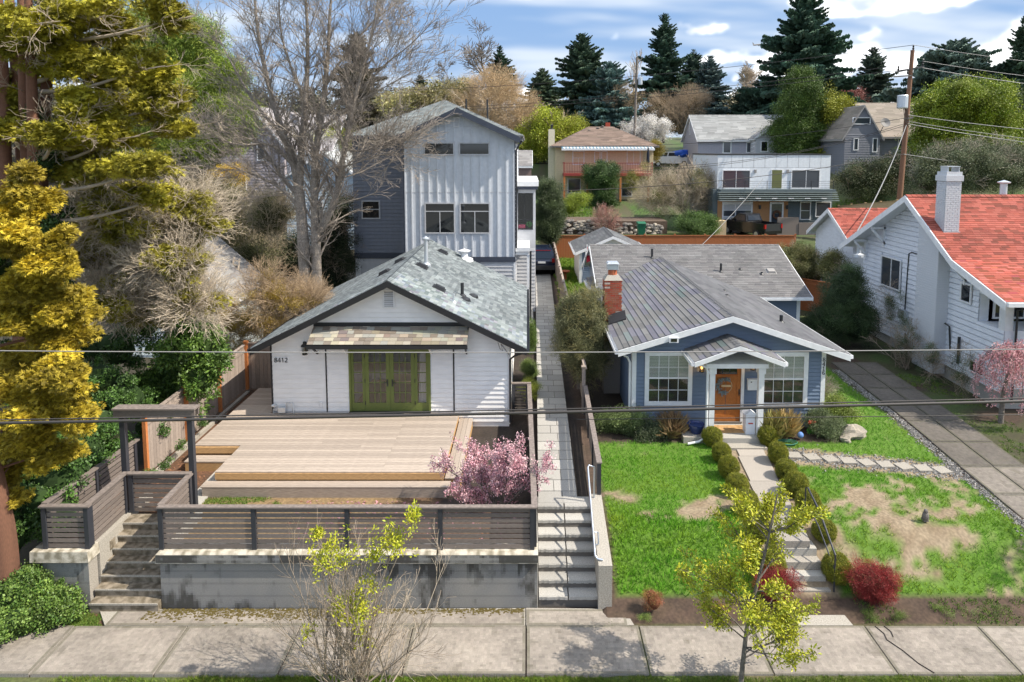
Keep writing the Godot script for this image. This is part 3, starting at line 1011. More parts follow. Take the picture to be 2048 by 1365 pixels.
func letters(par: Node, text: String, at: Vector3, tall: float, m: Material, turn := Basis(), family := "Droid Sans", squeeze := 1.0) -> void:
	var t := TextMesh.new()
	var f := SystemFont.new()
	f.font_names = PackedStringArray([family])
	t.font = f
	t.text = text
	t.font_size = 64
	t.pixel_size = tall / 46.0
	t.depth = 0.02
	var o := MeshInstance3D.new()
	o.mesh = t
	o.material_override = m
	o.name = numbered(par, "house_number")
	par.add_child(o, true)
	o.transform = Transform3D(turn * Basis.from_scale(V3(squeeze, 1, 1)), at - where(par))

# horizontal slats between posts, along a straight run from a to b (bottom corners)
func slat_fence(called: String, label: String, a: Vector3, b: Vector3, tall: float, count: int, posts: Array, slat_key := "slat", group := "", cap := true, extra_post := 0.0) -> Node3D:
	var t := thing(called, label, "fence", a, group)
	var f := (b - a).normalized()
	var up := Vector3.UP
	var pitch := tall / count
	for i in posts.size():
		var p: Vector3 = a.lerp(b, posts[i])
		brick(t, "post", p + V3(0, (tall + extra_post) * 0.5, 0), V3(0.1, tall + extra_post, 0.1), mats.black_post, Basis(Vector3.UP, atan2(-f.z, f.x)))
	for j in posts.size() - 1:
		var p: Vector3 = a.lerp(b, posts[j]) + f * 0.052
		var q: Vector3 = a.lerp(b, posts[j + 1]) - f * 0.052
		for i in count:
			var y := pitch * (i + 0.5)
			var l := (q - p).length()
			var m: Material = mats["slat%d" % ((i * 3 + j) % 4)] if slat_key == "slat" else mats[slat_key]
			var up_dir := f.cross(up).cross(f).normalized()
			brick(t, "slat", (p + q) * 0.5 + up * y, V3(l, pitch * 0.72, 0.026), m, Basis(f, up_dir, f.cross(up_dir)))
	if cap:
		var l := (b - a).length()
		var ud := f.cross(up).cross(f).normalized()
		brick(t, "top_rail", (a + b) * 0.5 + up * (tall + 0.022), V3(l + 0.12, 0.036, 0.14), mats.slat3, Basis(f, ud, f.cross(ud)))
	return t

# close-boarded fence; boards one by one, posts every few metres
func board_fence(called: String, label: String, a: Vector3, b: Vector3, tall: float, board: float, key: String, post: Material, bay := 2.3, one_by_one := true, post_side := 1.0) -> Node3D:
	var t := thing(called, label, "fence", a)
	var f := (b - a).normalized()
	var side := f.cross(Vector3.UP).normalized() * post_side
	var l := (b - a).length()
	var n := int(l / board)
	var turn := Basis(f, Vector3.UP, f.cross(Vector3.UP))
	var rng := RandomNumberGenerator.new()
	rng.seed = int(a.x * 71.0 + a.z * 13.0) + 900
	var j := MB.new()
	for i in n:
		var c := a.lerp(b, (i + 0.5) / n) + V3(0, tall * 0.5, 0) + side * rng.randf_range(-0.004, 0.004)
		var size := V3(l / n - 0.008, tall * rng.randf_range(0.99, 1.0), 0.02)
		if one_by_one: brick(t, "board", c, size, mats[key + str(rng.randi() % 4)] if mats.has(key + "0") else mats[key], turn)
		else:
			j.xf = Transform3D(turn, c)
			j.box(-size.x * 0.5, size.x * 0.5, -size.y * 0.5, size.y * 0.5, -0.01, 0.01)
	if not one_by_one: part(t, "boards", j, mats[key], "stuff")
	var bays := maxi(1, int(round(l / bay)))
	for i in bays + 1:
		brick(t, "post", a.lerp(b, i / float(bays)) + side * 0.065 + V3(0, tall * 0.5 + 0.04, 0), V3(0.1, tall + 0.08, 0.1), post, turn)
		brick(t, "post_cap", a.lerp(b, i / float(bays)) + side * 0.065 + V3(0, tall + 0.1, 0), V3(0.15, 0.04, 0.15), post, turn)
	brick(t, "cap_rail", (a + b) * 0.5 + V3(0, tall + 0.02, 0), V3(l, 0.035, 0.11), mats[key + "2"] if mats.has(key + "2") else mats[key], Basis(f, f.cross(Vector3.UP).cross(f).normalized(), f.cross(Vector3.UP)))
	brick(t, "rail", (a + b) * 0.5 + V3(0, tall * 0.88, 0) + side * 0.03, V3(l, 0.09, 0.035), mats[key + "1"] if mats.has(key + "1") else mats[key], turn)
	return t

func stained(par: Node, called: String, x0: float, x1: float, y0: float, y1: float, z: float, salt: int) -> void:
	var b := MB.new()
	b.tinted = true
	var nx := int((x1 - x0) / 0.055)
	var ny := maxi(2, int((y1 - y0) / 0.05))
	var tone := func(x: float, y: float) -> Color:
		var t := (y - y0) / (y1 - y0)
		var streak := noise.get_noise_2d(x * 14.0 + salt * 31.0, y * 2.2) * 0.9 + noise.get_noise_2d(x * 45.0, y * 18.0 + salt) * 0.55
		var big := noise.get_noise_2d(x * 4.5 + salt * 7.0, y * 5.0)
		var dark := step(0.08, 0.7, streak + big * 0.8 + absf(t - 0.45) * 0.75 - 0.18 + (0.35 if salt == 8 else 0.0))
		var base := C3(0.33, 0.325, 0.305).lerp(C3(0.25, 0.255, 0.26), clampf(big * 1.5 + 0.4, 0.0, 1.0))
		if fmod(y + 0.02, 0.29) < 0.03: base = base * 0.85
		return base.lerp(C3(0.055, 0.052, 0.045), dark * 0.85)
	for i in nx:
		for j in ny:
			var xa := lerpf(x0, x1, i / float(nx))
			var xb := lerpf(x0, x1, (i + 1.0) / nx)
			var ya := lerpf(y0, y1, j / float(ny))
			var yb := lerpf(y0, y1, (j + 1.0) / ny)
			b.col = tone.call((xa + xb) * 0.5, (ya + yb) * 0.5)
			b.quad(V3(xa, ya, z), V3(xb, ya, z), V3(xb, yb, z), V3(xa, yb, z))
	part(par, called, b, mats.stained)

# ---------------------------------------------------------------- the left lot: wall, stairs, fences, deck
func make_left_front() -> void:
	var w := thing("retaining_wall", "stained grey concrete retaining wall with thick cap along the pavement", "wall", V3(-4, 0, -14.8))
	boxes(w, "wall_core", mats.concrete, [[-8.35, 0.22, -0.2, 1.1, -15.0, -14.684]])
	boxes(w, "stair_side", mats.concrete_warm, [[-8.36, -8.18, -0.2, 1.33, -16.4, -15.06]])
	stained(w, "wall_face", -8.35, 0.22, -0.1, 1.1, -14.68, 3)
	stained(w, "cap_face", -8.4, 0.235, 1.12, 1.3, -14.596, 8)
	var cap := MB.new()
	for i in 2:
		var xa := [-8.42, -2.05][i] as float
		var xb := [-2.065, 0.24][i] as float
		cap.hexa([V3(xa, 1.1, -14.6), V3(xb, 1.1, -14.6), V3(xb, 1.1, -15.05), V3(xa, 1.1, -15.05), V3(xa + 0.02, 1.31, -14.6), V3(xb, 1.31, -14.6), V3(xb, 1.33, -15.05), V3(xa + 0.02, 1.33, -15.05)])
		cap.hexa([V3(xa + 0.02, 1.31, -14.6), V3(xb, 1.31, -14.6), V3(xb, 1.33, -15.05), V3(xa + 0.02, 1.33, -15.05), V3(xa + 0.06, 1.345, -14.65), V3(xb, 1.345, -14.65), V3(xb, 1.348, -15.0), V3(xa + 0.06, 1.348, -15.0)])
	part(w, "cap", cap, mats.old_cap)
	boxes(w, "end_face", mats.concrete_pale, [[0.221, 0.24, -0.1, 1.33, -16.75, -14.7]])
	var s := thing("stub_wall", "short concrete wall beside the left stairs with ivy creeping up", "wall", V3(-10.5, 0, -14.8))
	boxes(s, "wall_core", mats.concrete, [[-11.2, -9.98, -0.2, 1.12, -15.0, -14.684]])
	stained(s, "wall_face", -11.2, -9.98, -0.1, 1.12, -14.68, 5)
	var sc := MB.new()
	sc.hexa([V3(-11.25, 1.12, -14.6), V3(-9.92, 1.12, -14.6), V3(-9.92, 1.12, -15.02), V3(-11.25, 1.12, -15.02), V3(-11.25, 1.36, -14.62), V3(-9.95, 1.36, -14.62), V3(-9.95, 1.37, -15.02), V3(-11.25, 1.37, -15.02)])
	part(s, "cap", sc, mats.old_cap)
	var cheek := MB.new()
	cheek.box(-10.16, -9.93, -0.2, 1.36, -17.3, -15.022)
	part(s, "cheek_wall", cheek, mats.concrete_warm)
	boxes(s, "vent_box", mats.old_step, [[-9.929, -9.915, 0.93, 1.15, -15.6, -15.4]])
	var st := thing("entry_stairs", "mossy old concrete stairs climbing to the slatted gate", "stairs", V3(-9.2, 0, -15.3))
	for i in 7:
		var y := 0.19 + i * 0.186
		var z := -14.55 - i * 0.235
		brick(st, "step", V3(-9.15, y * 0.5 - 0.1, z - 0.2), V3(1.56, y + 0.2, 0.4), mats.old_step)
		brick(st, "nosing", V3(-9.15, y - 0.022, z + 0.008), V3(1.555, 0.04, 0.03), mats.concrete_warm)
	# new steps on the right of the wall
	var rs := thing("paver_steps", "six grey paver steps with rough noses beside the retaining wall", "stairs", V3(0.9, 0, -15.8))
	var rng := RandomNumberGenerator.new()
	rng.seed = 5
	for i in 7:
		var y := 0.2 + i * 0.19
		var z := -14.75 - i * 0.315
		var deep := 0.34 if i < 6 else 0.5
		brick(rs, "riser", V3(0.93, y * 0.5 - 0.12, z - deep * 0.5 - 0.02), V3(1.35, y + 0.14, deep), mats.stone)
		for k in 2:
			var xa := 0.26 if k == 0 else 0.95
			var b := MB.new()
			var c := V3(xa + 0.335, y - 0.03, z - deep * 0.5)
			b.xf = Transform3D(Basis(), c)
			b.box(-0.33, 0.33, -0.045, 0.035, -deep * 0.5, deep * 0.5 - 0.03)
			for q in 11:
				var x0 := -0.33 + q * 0.06
				var out := rng.randf_range(0.0, 0.022)
				b.box(x0, x0 + 0.059, -0.04, 0.03, deep * 0.5 - 0.03, deep * 0.5 - 0.012 + out)
			part(rs, "tread", b, mats["paver%d" % (rng.randi() % 4)])
	var rw := thing("side_wall", "sloping concrete side wall of the paver steps", "wall", V3(1.75, 0, -15.7))
	var sw := MB.new()
	sw.hexa([V3(1.61, -0.1, -14.6), V3(1.92, -0.1, -14.6), V3(1.92, -0.1, -17.0), V3(1.61, -0.1, -17.0), V3(1.61, 1.05, -14.6), V3(1.92, 1.05, -14.6), V3(1.92, 1.5, -17.0), V3(1.61, 1.5, -17.0)])
	part(rw, "wall_face", sw, mats.concrete_warm)
	var rail := thing("handrail", "galvanised pipe handrail on the side wall of the paver steps", "handrail", V3(1.65, 1.1, -15.8))
	var rb := MB.new()
	var ends := PackedVector3Array([V3(1.72, 1.42, -16.85), V3(1.72, 2.3, -16.85), V3(1.58, 2.34, -16.85), V3(1.55, 2.3, -16.8), V3(1.55, 1.16, -14.82), V3(1.6, 1.12, -14.75), V3(1.72, 1.1, -14.75)])
	var rr := PackedFloat32Array()
	for i in ends.size(): rr.append(0.024)
	rb.tube(ends, rr, 8)
	part(rail, "rail", rb, mats.steel)
	rb = MB.new()
	rb.tube(PackedVector3Array([V3(1.55, 1.45, -15.3), V3(1.66, 1.44, -15.3), V3(1.67, 1.2, -15.22), V3(1.6, 1.19, -15.2)]), PackedFloat32Array([0.016, 0.016, 0.016, 0.016]), 8)
	part(rail, "bracket", rb, mats.steel)
	# slatted fences
	slat_fence("slat_fence", "long low dark slatted fence on top of the retaining wall", V3(-8.33, 1.35, -14.78), V3(0.16, 1.35, -14.78), 0.98, 8, [0.0, 0.249, 0.4985, 0.748, 0.994], "slat", "dark slatted fences round the front garden")
	slat_fence("slat_fence", "short slatted fence across the stub wall left of the stairs", V3(-11.0, 1.37, -14.78), V3(-9.98, 1.37, -14.78), 0.98, 8, [0.03, 0.97], "slat", "dark slatted fences round the front garden")
	slat_fence("slat_fence", "slatted fence running back along the left side of the stairs", V3(-10.03, 1.37, -14.9), V3(-10.06, 1.37, -16.35), 0.98, 8, [0.0, 0.97], "slat", "dark slatted fences round the front garden")
	slat_fence("slat_fence", "slatted fence running back along the right side of the stairs", V3(-8.37, 1.35, -14.9), V3(-8.42, 1.35, -16.3), 0.98, 8, [0.0, 0.97], "slat", "dark slatted fences round the front garden")
	slat_fence("slat_fence", "slatted fence along the left boundary against the ivy bank", V3(-11.0, 1.37, -14.9), V3(-10.86, 1.37, -18.25), 1.0, 8, [0.0, 0.5, 0.97], "slat", "dark slatted fences round the front garden")
	slat_fence("slat_fence", "low slatted fence between the paver path and the front garden", V3(0.16, 1.3, -14.9), V3(0.06, 1.35, -22.9), 0.98, 8, [0.0, 0.33, 0.66, 0.985], "slat", "dark slatted fences round the front garden")
	slat_fence("slat_fence", "short slatted fence from the house corner towards the path", V3(-0.55, 1.38, -22.95), V3(0.06, 1.38, -22.95), 0.98, 8, [0.1, 0.9], "dark_slat", "dark slatted fences round the front garden")
	slat_fence("slat_fence", "dark slatted fence on the far side of the paver path casting striped shade", V3(1.86, 1.38, -17.0), V3(1.97, 1.42, -22.6), 0.95, 7, [0.0, 0.33, 0.66, 0.99], "dark_slat", "dark slatted fences round the front garden")
	var g := slat_fence("gate", "slatted wooden gate under the dark arch at the head of the stairs", V3(-9.97, 1.37, -16.35), V3(-8.47, 1.37, -16.35), 0.98, 8, [0.04, 0.96], "slat")
	tag(g, "slatted wooden gate under the dark arch at the head of the stairs", "gate")
	var arch := thing("entry_arch", "dark post and lintel arch over the slatted gate", "arch", V3(-9.3, 1.35, -16.45))
	brick(arch, "post", V3(-10.12, 2.63, -16.5), V3(0.13, 2.56, 0.13), mats.black_post)
	brick(arch, "post", V3(-8.43, 2.63, -16.5), V3(0.13, 2.56, 0.13), mats.black_post)
	brick(arch, "lintel", V3(-9.27, 3.9, -16.4), V3(2.02, 0.19, 0.05), mats.slat2)
	brick(arch, "lintel", V3(-9.27, 3.9, -16.6), V3(2.02, 0.19, 0.05), mats.slat1)
	brick(arch, "top_board", V3(-9.27, 4.01, -16.5), V3(2.06, 0.035, 0.32), mats.slat3)
	# cedar fence on the left boundary
	board_fence("cedar_fence", "weathered grey cedar fence with orange posts along the left boundary", V3(-10.72, 1.3, -18.35), V3(-10.66, 1.45, -25.1), 1.65, 0.152, "cedar", mats.orange_post, 2.2, true, 1.0)
	board_fence("cedar_fence", "short cedar fence between the left boundary and the white house", V3(-10.6, 1.4, -25.15), V3(-8.45, 1.4, -25.15), 1.75, 0.152, "cedar", mats.orange_post, 2.1, true, 1.0)
	board_fence("cedar_fence", "long cedar fence between the paver path and the blue house", V3(1.98, 1.4, -22.7), V3(2.02, 1.9, -52.9), 1.55, 0.2, "cedar", mats.cedar1, 2.3, true, -1.0)
	boxes(self, "garden_kerb", mats.concrete_warm, [[-10.6, -10.48, 1.2, 1.36, -25, -18.5]])
	tag(get_node("garden_kerb"), "low concrete kerb at the foot of the cedar fence", "kerb", "", "structure")
	boxes(self, "garden_path", mats.concrete_pale, [[-8.95, -8.5, 1.1, 1.245, -18.9, -16.6]])
	tag(get_node("garden_path"), "pale concrete garden path between the gate and the deck", "path", "", "structure")
	brick(self, "timber_edging", V3(0.14, 1.28, -19.9), V3(0.1, 0.16, 6.0), mats.slat3)
	tag(get_node("timber_edging"), "grey timber edging along the foot of the path-side fence", "edging")
	# deck
	var dk := thing("deck", "wide pale timber deck with steps in front of the white house", "deck", V3(-5.5, 1.2, -20))
	var d := 17.7
	var k := 0
	while d < 24.2:
		var xl := -8.45 if d < 19.3 else -9.82
		var xr := -2.26 if d < 21.85 else -8.5
		var z := -d - 0.066
		if xr > -8.0:
			var cut := [-3.95, -6.1, -4.9][k % 3] as float
			if k % 2 == 0: cut = -3.95
			brick(dk, "deck_board", V3((xl + cut) * 0.5, 1.735, z), V3(cut - xl - 0.006, 0.03, 0.132), mats["deck%d" % (rng.randi() % 4)])
			brick(dk, "deck_board", V3((xr + cut) * 0.5, 1.735, z), V3(xr - cut - 0.006, 0.03, 0.132), mats["deck%d" % (rng.randi() % 4)])
		else:
			brick(dk, "deck_board", V3((xl + xr) * 0.5, 1.735, z), V3(xr - xl, 0.03, 0.132), mats["deck%d" % (rng.randi() % 4)])
		d += 0.139
		k += 1
	boxes(dk, "frame", mats.riser, [[-8.43, -2.28, 1.12, 1.715, -21.9, -17.72], [-9.8, -8.432, 1.12, 1.715, -24.1, -19.33]])
	brick(dk, "fascia", V3(-5.35, 1.63, -17.69), V3(6.19, 0.17, 0.03), mats.riser)
	brick(dk, "fascia", V3(-9.13, 1.63, -19.29), V3(1.36, 0.17, 0.03), mats.riser)
	brick(dk, "front_step_frame", V3(-5.4, 1.32, -17.52), V3(6.5, 0.3, 0.34), mats.deck1)
	for i in 3: brick(dk, "step_board", V3(-5.38, 1.485, -17.4 - i * 0.115), V3(6.62, 0.03, 0.11), mats["deck%d" % i])
	brick(dk, "side_step_frame", V3(-9.2, 1.32, -19.05), V3(1.28, 0.3, 0.42), mats.riser)
	for i in 3: brick(dk, "step_board", V3(-9.2, 1.485, -18.9 - i * 0.14), V3(1.34, 0.03, 0.134), mats["deck%d" % (i + 1)])
	brick(dk, "right_step_frame", V3(-2.03, 1.34, -19.8), V3(0.42, 0.34, 4.1), mats.riser)
	for i in 3: brick(dk, "step_board", V3(-2.17 + i * 0.145, 1.545, -19.8), V3(0.138, 0.03, 4.16), mats["deck%d" % i])
	var mu := MB.new()
	mu.tinted = true
	for i in 2600:
		var q := Vector2(rng.randf_range(-10.4, -8.9), -rng.randf_range(16.6, 24.0)) if i < 1500 else Vector2(rng.randf_range(-6.0, -0.1), -rng.randf_range(15.1, 17.2))
		var sz := rng.randf_range(0.015, 0.045)
		var gg := rng.randf_range(0.5, 1.3)
		mu.col = C3(0.24 * gg, 0.115 * gg, 0.06 * gg) if i < 1500 or rng.randf() < 0.4 else C3(0.4 * gg, 0.2 * gg, 0.22 * gg)
		var c := V3(q.x, height(q.x, -q.y) + 0.008, q.y)
		var u := V3(rng.randf_range(-1, 1), rng.randf_range(-0.2, 0.3), rng.randf_range(-1, 1)) * sz
		var v := u.cross(Vector3.UP) * 0.5
		mu.quad(c - u - v, c + u - v, c + u + v, c - u + v)
	single("bark_chips", mu, tinted("chip", 0.95), "scattered reddish bark chips and fallen petals on the garden soil", "bark chips", "", "stuff")

# ---------------------------------------------------------------- the white house
func make_white_house() -> void:
	var h := thing("white_house", "low white clapboard house with grey roof, black trim and green doors", "house", V3(-4.5, 1.2, -26.5))
	var z := -21.95
	boxes(h, "wall", mats.white_siding, [[-8.47, -5.9, 1.0, 4.03, -31.0, z], [-3.2, -0.61, 1.0, 4.03, -31.0, z], [-5.9, -3.2, 3.98, 4.03, -31.0, z], [-5.9, -3.2, 1.0, 3.98, -31.0, -25.2]])
	var g := MB.new()
	g.prism(PackedVector2Array([Vector2(-8.47, 4.03), Vector2(-0.61, 4.03), Vector2(-4.49, 6.0)]), -31.0, z)
	part(h, "gable_wall", g, mats.white_siding)
	boxes(h, "floor", mats.pine, [[-5.9, -3.2, 1.0, 1.74, -25.2, z - 0.02]])
	var F := wall_frame(V3(0, 0, z), "front")
	var e := 0.157
	siding(h, F, PackedVector2Array([Vector2(-8.42, 1.76), Vector2(-6.67, 1.76), Vector2(-6.67, 4.6), Vector2(-7.25, 4.6), Vector2(-8.42, 4.05)]), e, mats.white_siding)
	siding(h, F, PackedVector2Array([Vector2(-2.41, 1.4), Vector2(-0.66, 1.4), Vector2(-0.66, 4.05), Vector2(-1.74, 4.6), Vector2(-2.41, 4.6)]), e, mats.white_siding)
	var M := wall_frame(V3(0, 0, z), "front")
	siding(h, M, PackedVector2Array([Vector2(-6.62, 1.76), Vector2(-5.9, 1.76), Vector2(-5.9, 4.28), Vector2(-6.62, 4.28)]), e, mats.white_siding)
	siding(h, M, PackedVector2Array([Vector2(-3.2, 1.76), Vector2(-2.46, 1.76), Vector2(-2.46, 4.28), Vector2(-3.2, 4.28)]), e, mats.white_siding)
	siding(h, M, PackedVector2Array([Vector2(-5.9, 4.03), Vector2(-3.2, 4.03), Vector2(-3.2, 4.28), Vector2(-5.9, 4.28)]), e, mats.white_siding)
	siding(h, F, PackedVector2Array([Vector2(-7.2, 4.62), Vector2(-1.78, 4.62), Vector2(-4.49, 5.99)]), e, mats.white_siding)
	for q in [[-2.456, -2.414, 1.76, 4.3], [-6.664, -6.625, 1.76, 4.3], [-8.475, -8.425, 1.5, 4.02]]: boxes(h, "corner_trim", mats.black_trim, [[q[0], q[1], q[2], q[3], z + 0.001, z + 0.034]])
	gable(h, Transform3D(Basis(), V3(-4.49, 0, -21.5)), 4.46, 10.0, 4.03, 6.25, {"tones": tones([[0.225, 0.255, 0.265], [0.165, 0.19, 0.2], [0.27, 0.305, 0.31], [0.2, 0.23, 0.24], [0.135, 0.16, 0.17]]), "tab": 0.24, "e": 0.14, "fascia": mats.black_trim, "under": mats.white_trim, "singles_right": 300, "singles_left": 60, "fw": 0.22, "gutter": true, "gutter_mat": mats.black_trim})
	var Nr := V3(0.447, 0.894, 0)
	var slope_r := Basis(V3(0.894, -0.447, 0), Nr, V3(0, 0, 1))
	var on := func(x: float, zz: float) -> Vector3: return V3(x, 6.27 - 0.498 * absf(x + 4.49), zz)
	box_vent(h, on.call(-3.75, -30.0), slope_r, mats.black_trim)
	box_vent(h, on.call(-4.0, -25.6), slope_r, mats.black_trim)
	box_vent(h, on.call(-3.1, -23.6), slope_r, mats.black_trim)
	box_vent(h, on.call(-5.2, -27.5), Basis(V3(0.894, 0.447, 0), V3(-0.447, 0.894, 0), V3(0, 0, 1)), mats.black_trim)
	box_vent(h, on.call(-5.35, -25.2), Basis(V3(0.894, 0.447, 0), V3(-0.447, 0.894, 0), V3(0, 0, 1)), mats.black_trim)
	vent_pipe(h, on.call(-3.95, -26.3), 0.95, 0.075, mats.galvanised, true)
	vent_pipe(h, on.call(-2.35, -24.2), 0.45, 0.06, mats.iron)
	vent_pipe(h, on.call(-2.25, -23.9), 0.05, 0.09, mats.iron)
	vent_pipe(h, on.call(-2.05, -24.9), 0.05, 0.09, mats.iron)
	vent_pipe(h, on.call(-2.5, -22.75), 0.28, 0.035, mats.galvanised)
	vent_pipe(h, on.call(-2.9, -31.0), 0.3, 0.16, mats.white_trim, true)
	# slatted gable vent
	var v := boxes(h, "gable_vent", mats.white_trim, [[-4.73, -4.33, 5.28, 5.32, z + 0.022, z + 0.06], [-4.73, -4.33, 5.82, 5.86, z + 0.022, z + 0.06], [-4.73, -4.68, 5.32, 5.82, z + 0.022, z + 0.06], [-4.38, -4.33, 5.32, 5.82, z + 0.022, z + 0.06]])
	boxes(v, "backing", mats.plaster, [[-4.68, -4.38, 5.32, 5.82, z + 0.022, z + 0.028]])
	for i in 7:
		var b := MB.new()
		b.bar(V3(-4.68, 5.365 + i * 0.066, z + 0.04), V3(-4.38, 5.365 + i * 0.066, z + 0.04), 0.045, 0.008, V3(0, 0.7, 0.7))
		part(v, "louvre", b, mats.white_trim)
	# awning over the doors
	var sl := V3(0, 0.42, -0.8).normalized()
	slab(h, "awning", V3(-7.0, 4.255, -21.13), Vector3.RIGHT, sl, 5.08, 0.9, 0, 0, 0.05, mats.black_trim)
	shingles(h, V3(-7.0, 4.26, -21.13), Vector3.RIGHT, sl, 5.08, 0.86, 0, 0, 0.165, 0.27, tones([[0.33, 0.29, 0.225], [0.23, 0.195, 0.16], [0.38, 0.35, 0.28], [0.18, 0.15, 0.125], [0.29, 0.29, 0.25]]), 300)
	boxes(h, "awning_trim", mats.black_trim, [[-7.02, -1.9, 4.12, 4.235, -21.14, -21.105], [-7.02, -1.9, 4.66, 4.78, z + 0.001, z + 0.03]])
	for x in [-6.9, -5.94, -3.16, -2.0]:
		var b := MB.new()
		b.bar(V3(x, 4.17, -21.16), V3(x, 4.17, z + 0.05), 0.06, 0.08)
		b.bar(V3(x, 3.75, z + 0.05), V3(x, 4.1, -21.35), 0.05, 0.06)
		part(h, "awning_bracket", b, mats.white_trim if absf(x + 4.5) < 2.0 else mats.black_trim)
	# french doors with sidelights
	var d := boxes(h, "door_frame", mats.green_door, [[-5.898, -5.83, 1.76, 3.97, z - 0.08, z + 0.05], [-3.27, -3.202, 1.76, 3.97, z - 0.08, z + 0.05], [-5.83, -3.27, 3.9, 3.97, z - 0.08, z + 0.05], [-5.83, -3.27, 1.745, 1.77, z - 0.08, z + 0.08]])
	var leaves := [[-5.83, -5.375, 1], [-5.37, -4.553, 3], [-4.547, -3.73, 3], [-3.725, -3.27, 1]]
	for q in leaves:
		var a: float = q[0]
		var b: float = q[1]
		var st := 0.085 if q[2] == 1 else 0.125
		var leaf := boxes(h, "door" if q[2] == 3 else "sidelight", mats.green_door, [[a, a + st, 1.78, 3.895, z - 0.045, z], [b - st, b, 1.78, 3.895, z - 0.045, z], [a + st, b - st, 3.77, 3.895, z - 0.045, z], [a + st, b - st, 1.78, 2.06, z - 0.045, z]])
		var mu := MB.new()
		for k in range(1, q[2]):
			var x := lerpf(a + st, b - st, k / float(q[2]))
			mu.box(x - 0.013, x + 0.013, 2.06, 3.77, z - 0.035, z - 0.008)
		for k in range(1, 5):
			var y := lerpf(2.06, 3.77, k / 5.0)
			mu.box(a + st, b - st, y - 0.013, y + 0.013, z - 0.034, z - 0.009)
		part(leaf, "muntin", mu, mats.green_door)
		boxes(leaf, "pane", mats.pane, [[a + st, b - st, 2.06, 3.77, z - 0.024, z - 0.02]])
		if q[2] == 3:
			var hx := -4.63 if a < -5.0 else -4.47
			var dir := -1.0 if a < -5.0 else 1.0
			var hb := MB.new()
			hb.box(hx - 0.025, hx + 0.025, 2.62, 2.86, z, z + 0.015)
			hb.rod(V3(hx, 2.76, z), V3(hx, 2.76, z + 0.05), 0.012)
			hb.bar(V3(hx, 2.76, z + 0.05), V3(hx + 0.12 * dir, 2.75, z + 0.05), 0.02, 0.022)
			part(leaf, "handle", hb, mats.iron)
		else:
			var hb := MB.new()
			for y in [2.0, 2.75, 3.6]: hb.rod(V3(b if a < -5.0 else a, y, z + 0.012), V3(b if a < -5.0 else a, y + 0.12, z + 0.012), 0.014, 6)
			part(leaf, "hinge", hb, mats.iron)
	boxes(h, "threshold", mats.iron, [[-5.9, -3.2, 1.752, 1.778, z + 0.02, z + 0.16]])
	# what stands inside the glass
	var tb := thing("table", "pale wooden table standing just inside the green glass doors", "table", V3(-4.2, 1.75, -23.2))
	brick(tb, "tabletop", V3(-4.15, 2.48, -23.2), V3(1.5, 0.04, 0.8), mats.pine)
	for x in [-4.85, -3.45]:
		for zz in [-22.86, -23.54]: brick(tb, "leg", V3(x, 2.1, zz), V3(0.06, 0.72, 0.06), mats.pine)
	var cu := MB.new()
	for i in 8:
		var x := -3.62 + i * 0.055
		cu.tube(PackedVector3Array([V3(x, 1.8, z - 0.2), V3(x + 0.03, 2.6, z - 0.2), V3(x + 0.06 - i * 0.02, 3.9, z - 0.2)]), PackedFloat32Array([0.032, 0.03, 0.026]), 6, false)
	single("curtain", cu, mats.curtain, "white curtain hanging inside the right sidelight of the green doors", "curtain")
	# lamp, numbers, meter, downpipe
	letters(h, "8412", V3(-8.12, 3.52, z + 0.035), 0.15, mats.iron, Basis(), "Droid Sans", 1.0)
	lantern("outdoor lantern", "black wall lantern left of the awning on the white house", V3(-7.28, 3.95, z + 0.02))
	var gm := thing("gas_meter", "grey gas meter with pipes at the foot of the white house wall", "gas meter", V3(-8.1, 1.75, z + 0.15))
	boxes(gm, "meter_body", mats.galvanised, [[-8.2, -7.97, 1.8, 1.97, z + 0.08, z + 0.24]])
	var gp := MB.new()
	gp.tube(PackedVector3Array([V3(-8.38, 1.76, z + 0.16), V3(-8.38, 1.9, z + 0.16), V3(-8.2, 1.9, z + 0.16)]), PackedFloat32Array([0.025, 0.025, 0.025]), 8)
	gp.tube(PackedVector3Array([V3(-7.97, 1.9, z + 0.16), V3(-7.93, 2.12, z + 0.16), V3(-7.74, 2.12, z + 0.16), V3(-7.72, 1.76, z + 0.16)]), PackedFloat32Array([0.025, 0.025, 0.025, 0.025]), 8)
	gp.lathe(V3(-8.36, 1.98, z + 0.14), [[0.0, 0.0], [0.09, 0.02], [0.09, 0.06], [0.0, 0.1]], 12)
	part(gm, "pipe", gp, mats.galvanised)
	boxes(h, "outlet_box", mats.white_trim, [[-6.88, -6.78, 1.95, 2.1, z + 0.02, z + 0.07]])
	var dp := MB.new()
	dp.tube(PackedVector3Array([V3(0.0, 3.9, -21.62), V3(-0.42, 3.72, -21.75), V3(-0.57, 3.55, z + 0.03), V3(-0.57, 1.4, z + 0.03)]), PackedFloat32Array([0.035, 0.035, 0.038, 0.038]), 8)
	part(h, "downpipe", dp, mats.black_trim)
	var cw := MB.new()
	cw.tube(PackedVector3Array([V3(-0.95, 4.25, -21.44), V3(-0.88, 4.05, -21.4), V3(-0.8, 3.98, -21.42), V3(-0.85, 4.2, -21.44), V3(-0.6, 3.7, z + 0.05)]), PackedFloat32Array([0.012, 0.012, 0.012, 0.012, 0.01]), 6)
	part(h, "service_wire", cw, mats.cable)
	var S := wall_frame(V3(-0.61, 0, z), "right")
	siding(h, S, PackedVector2Array([Vector2(0, 1.3), Vector2(9.0, 1.3), Vector2(9.0, 3.95), Vector2(0, 3.95)]), e, mats.white_siding, false)

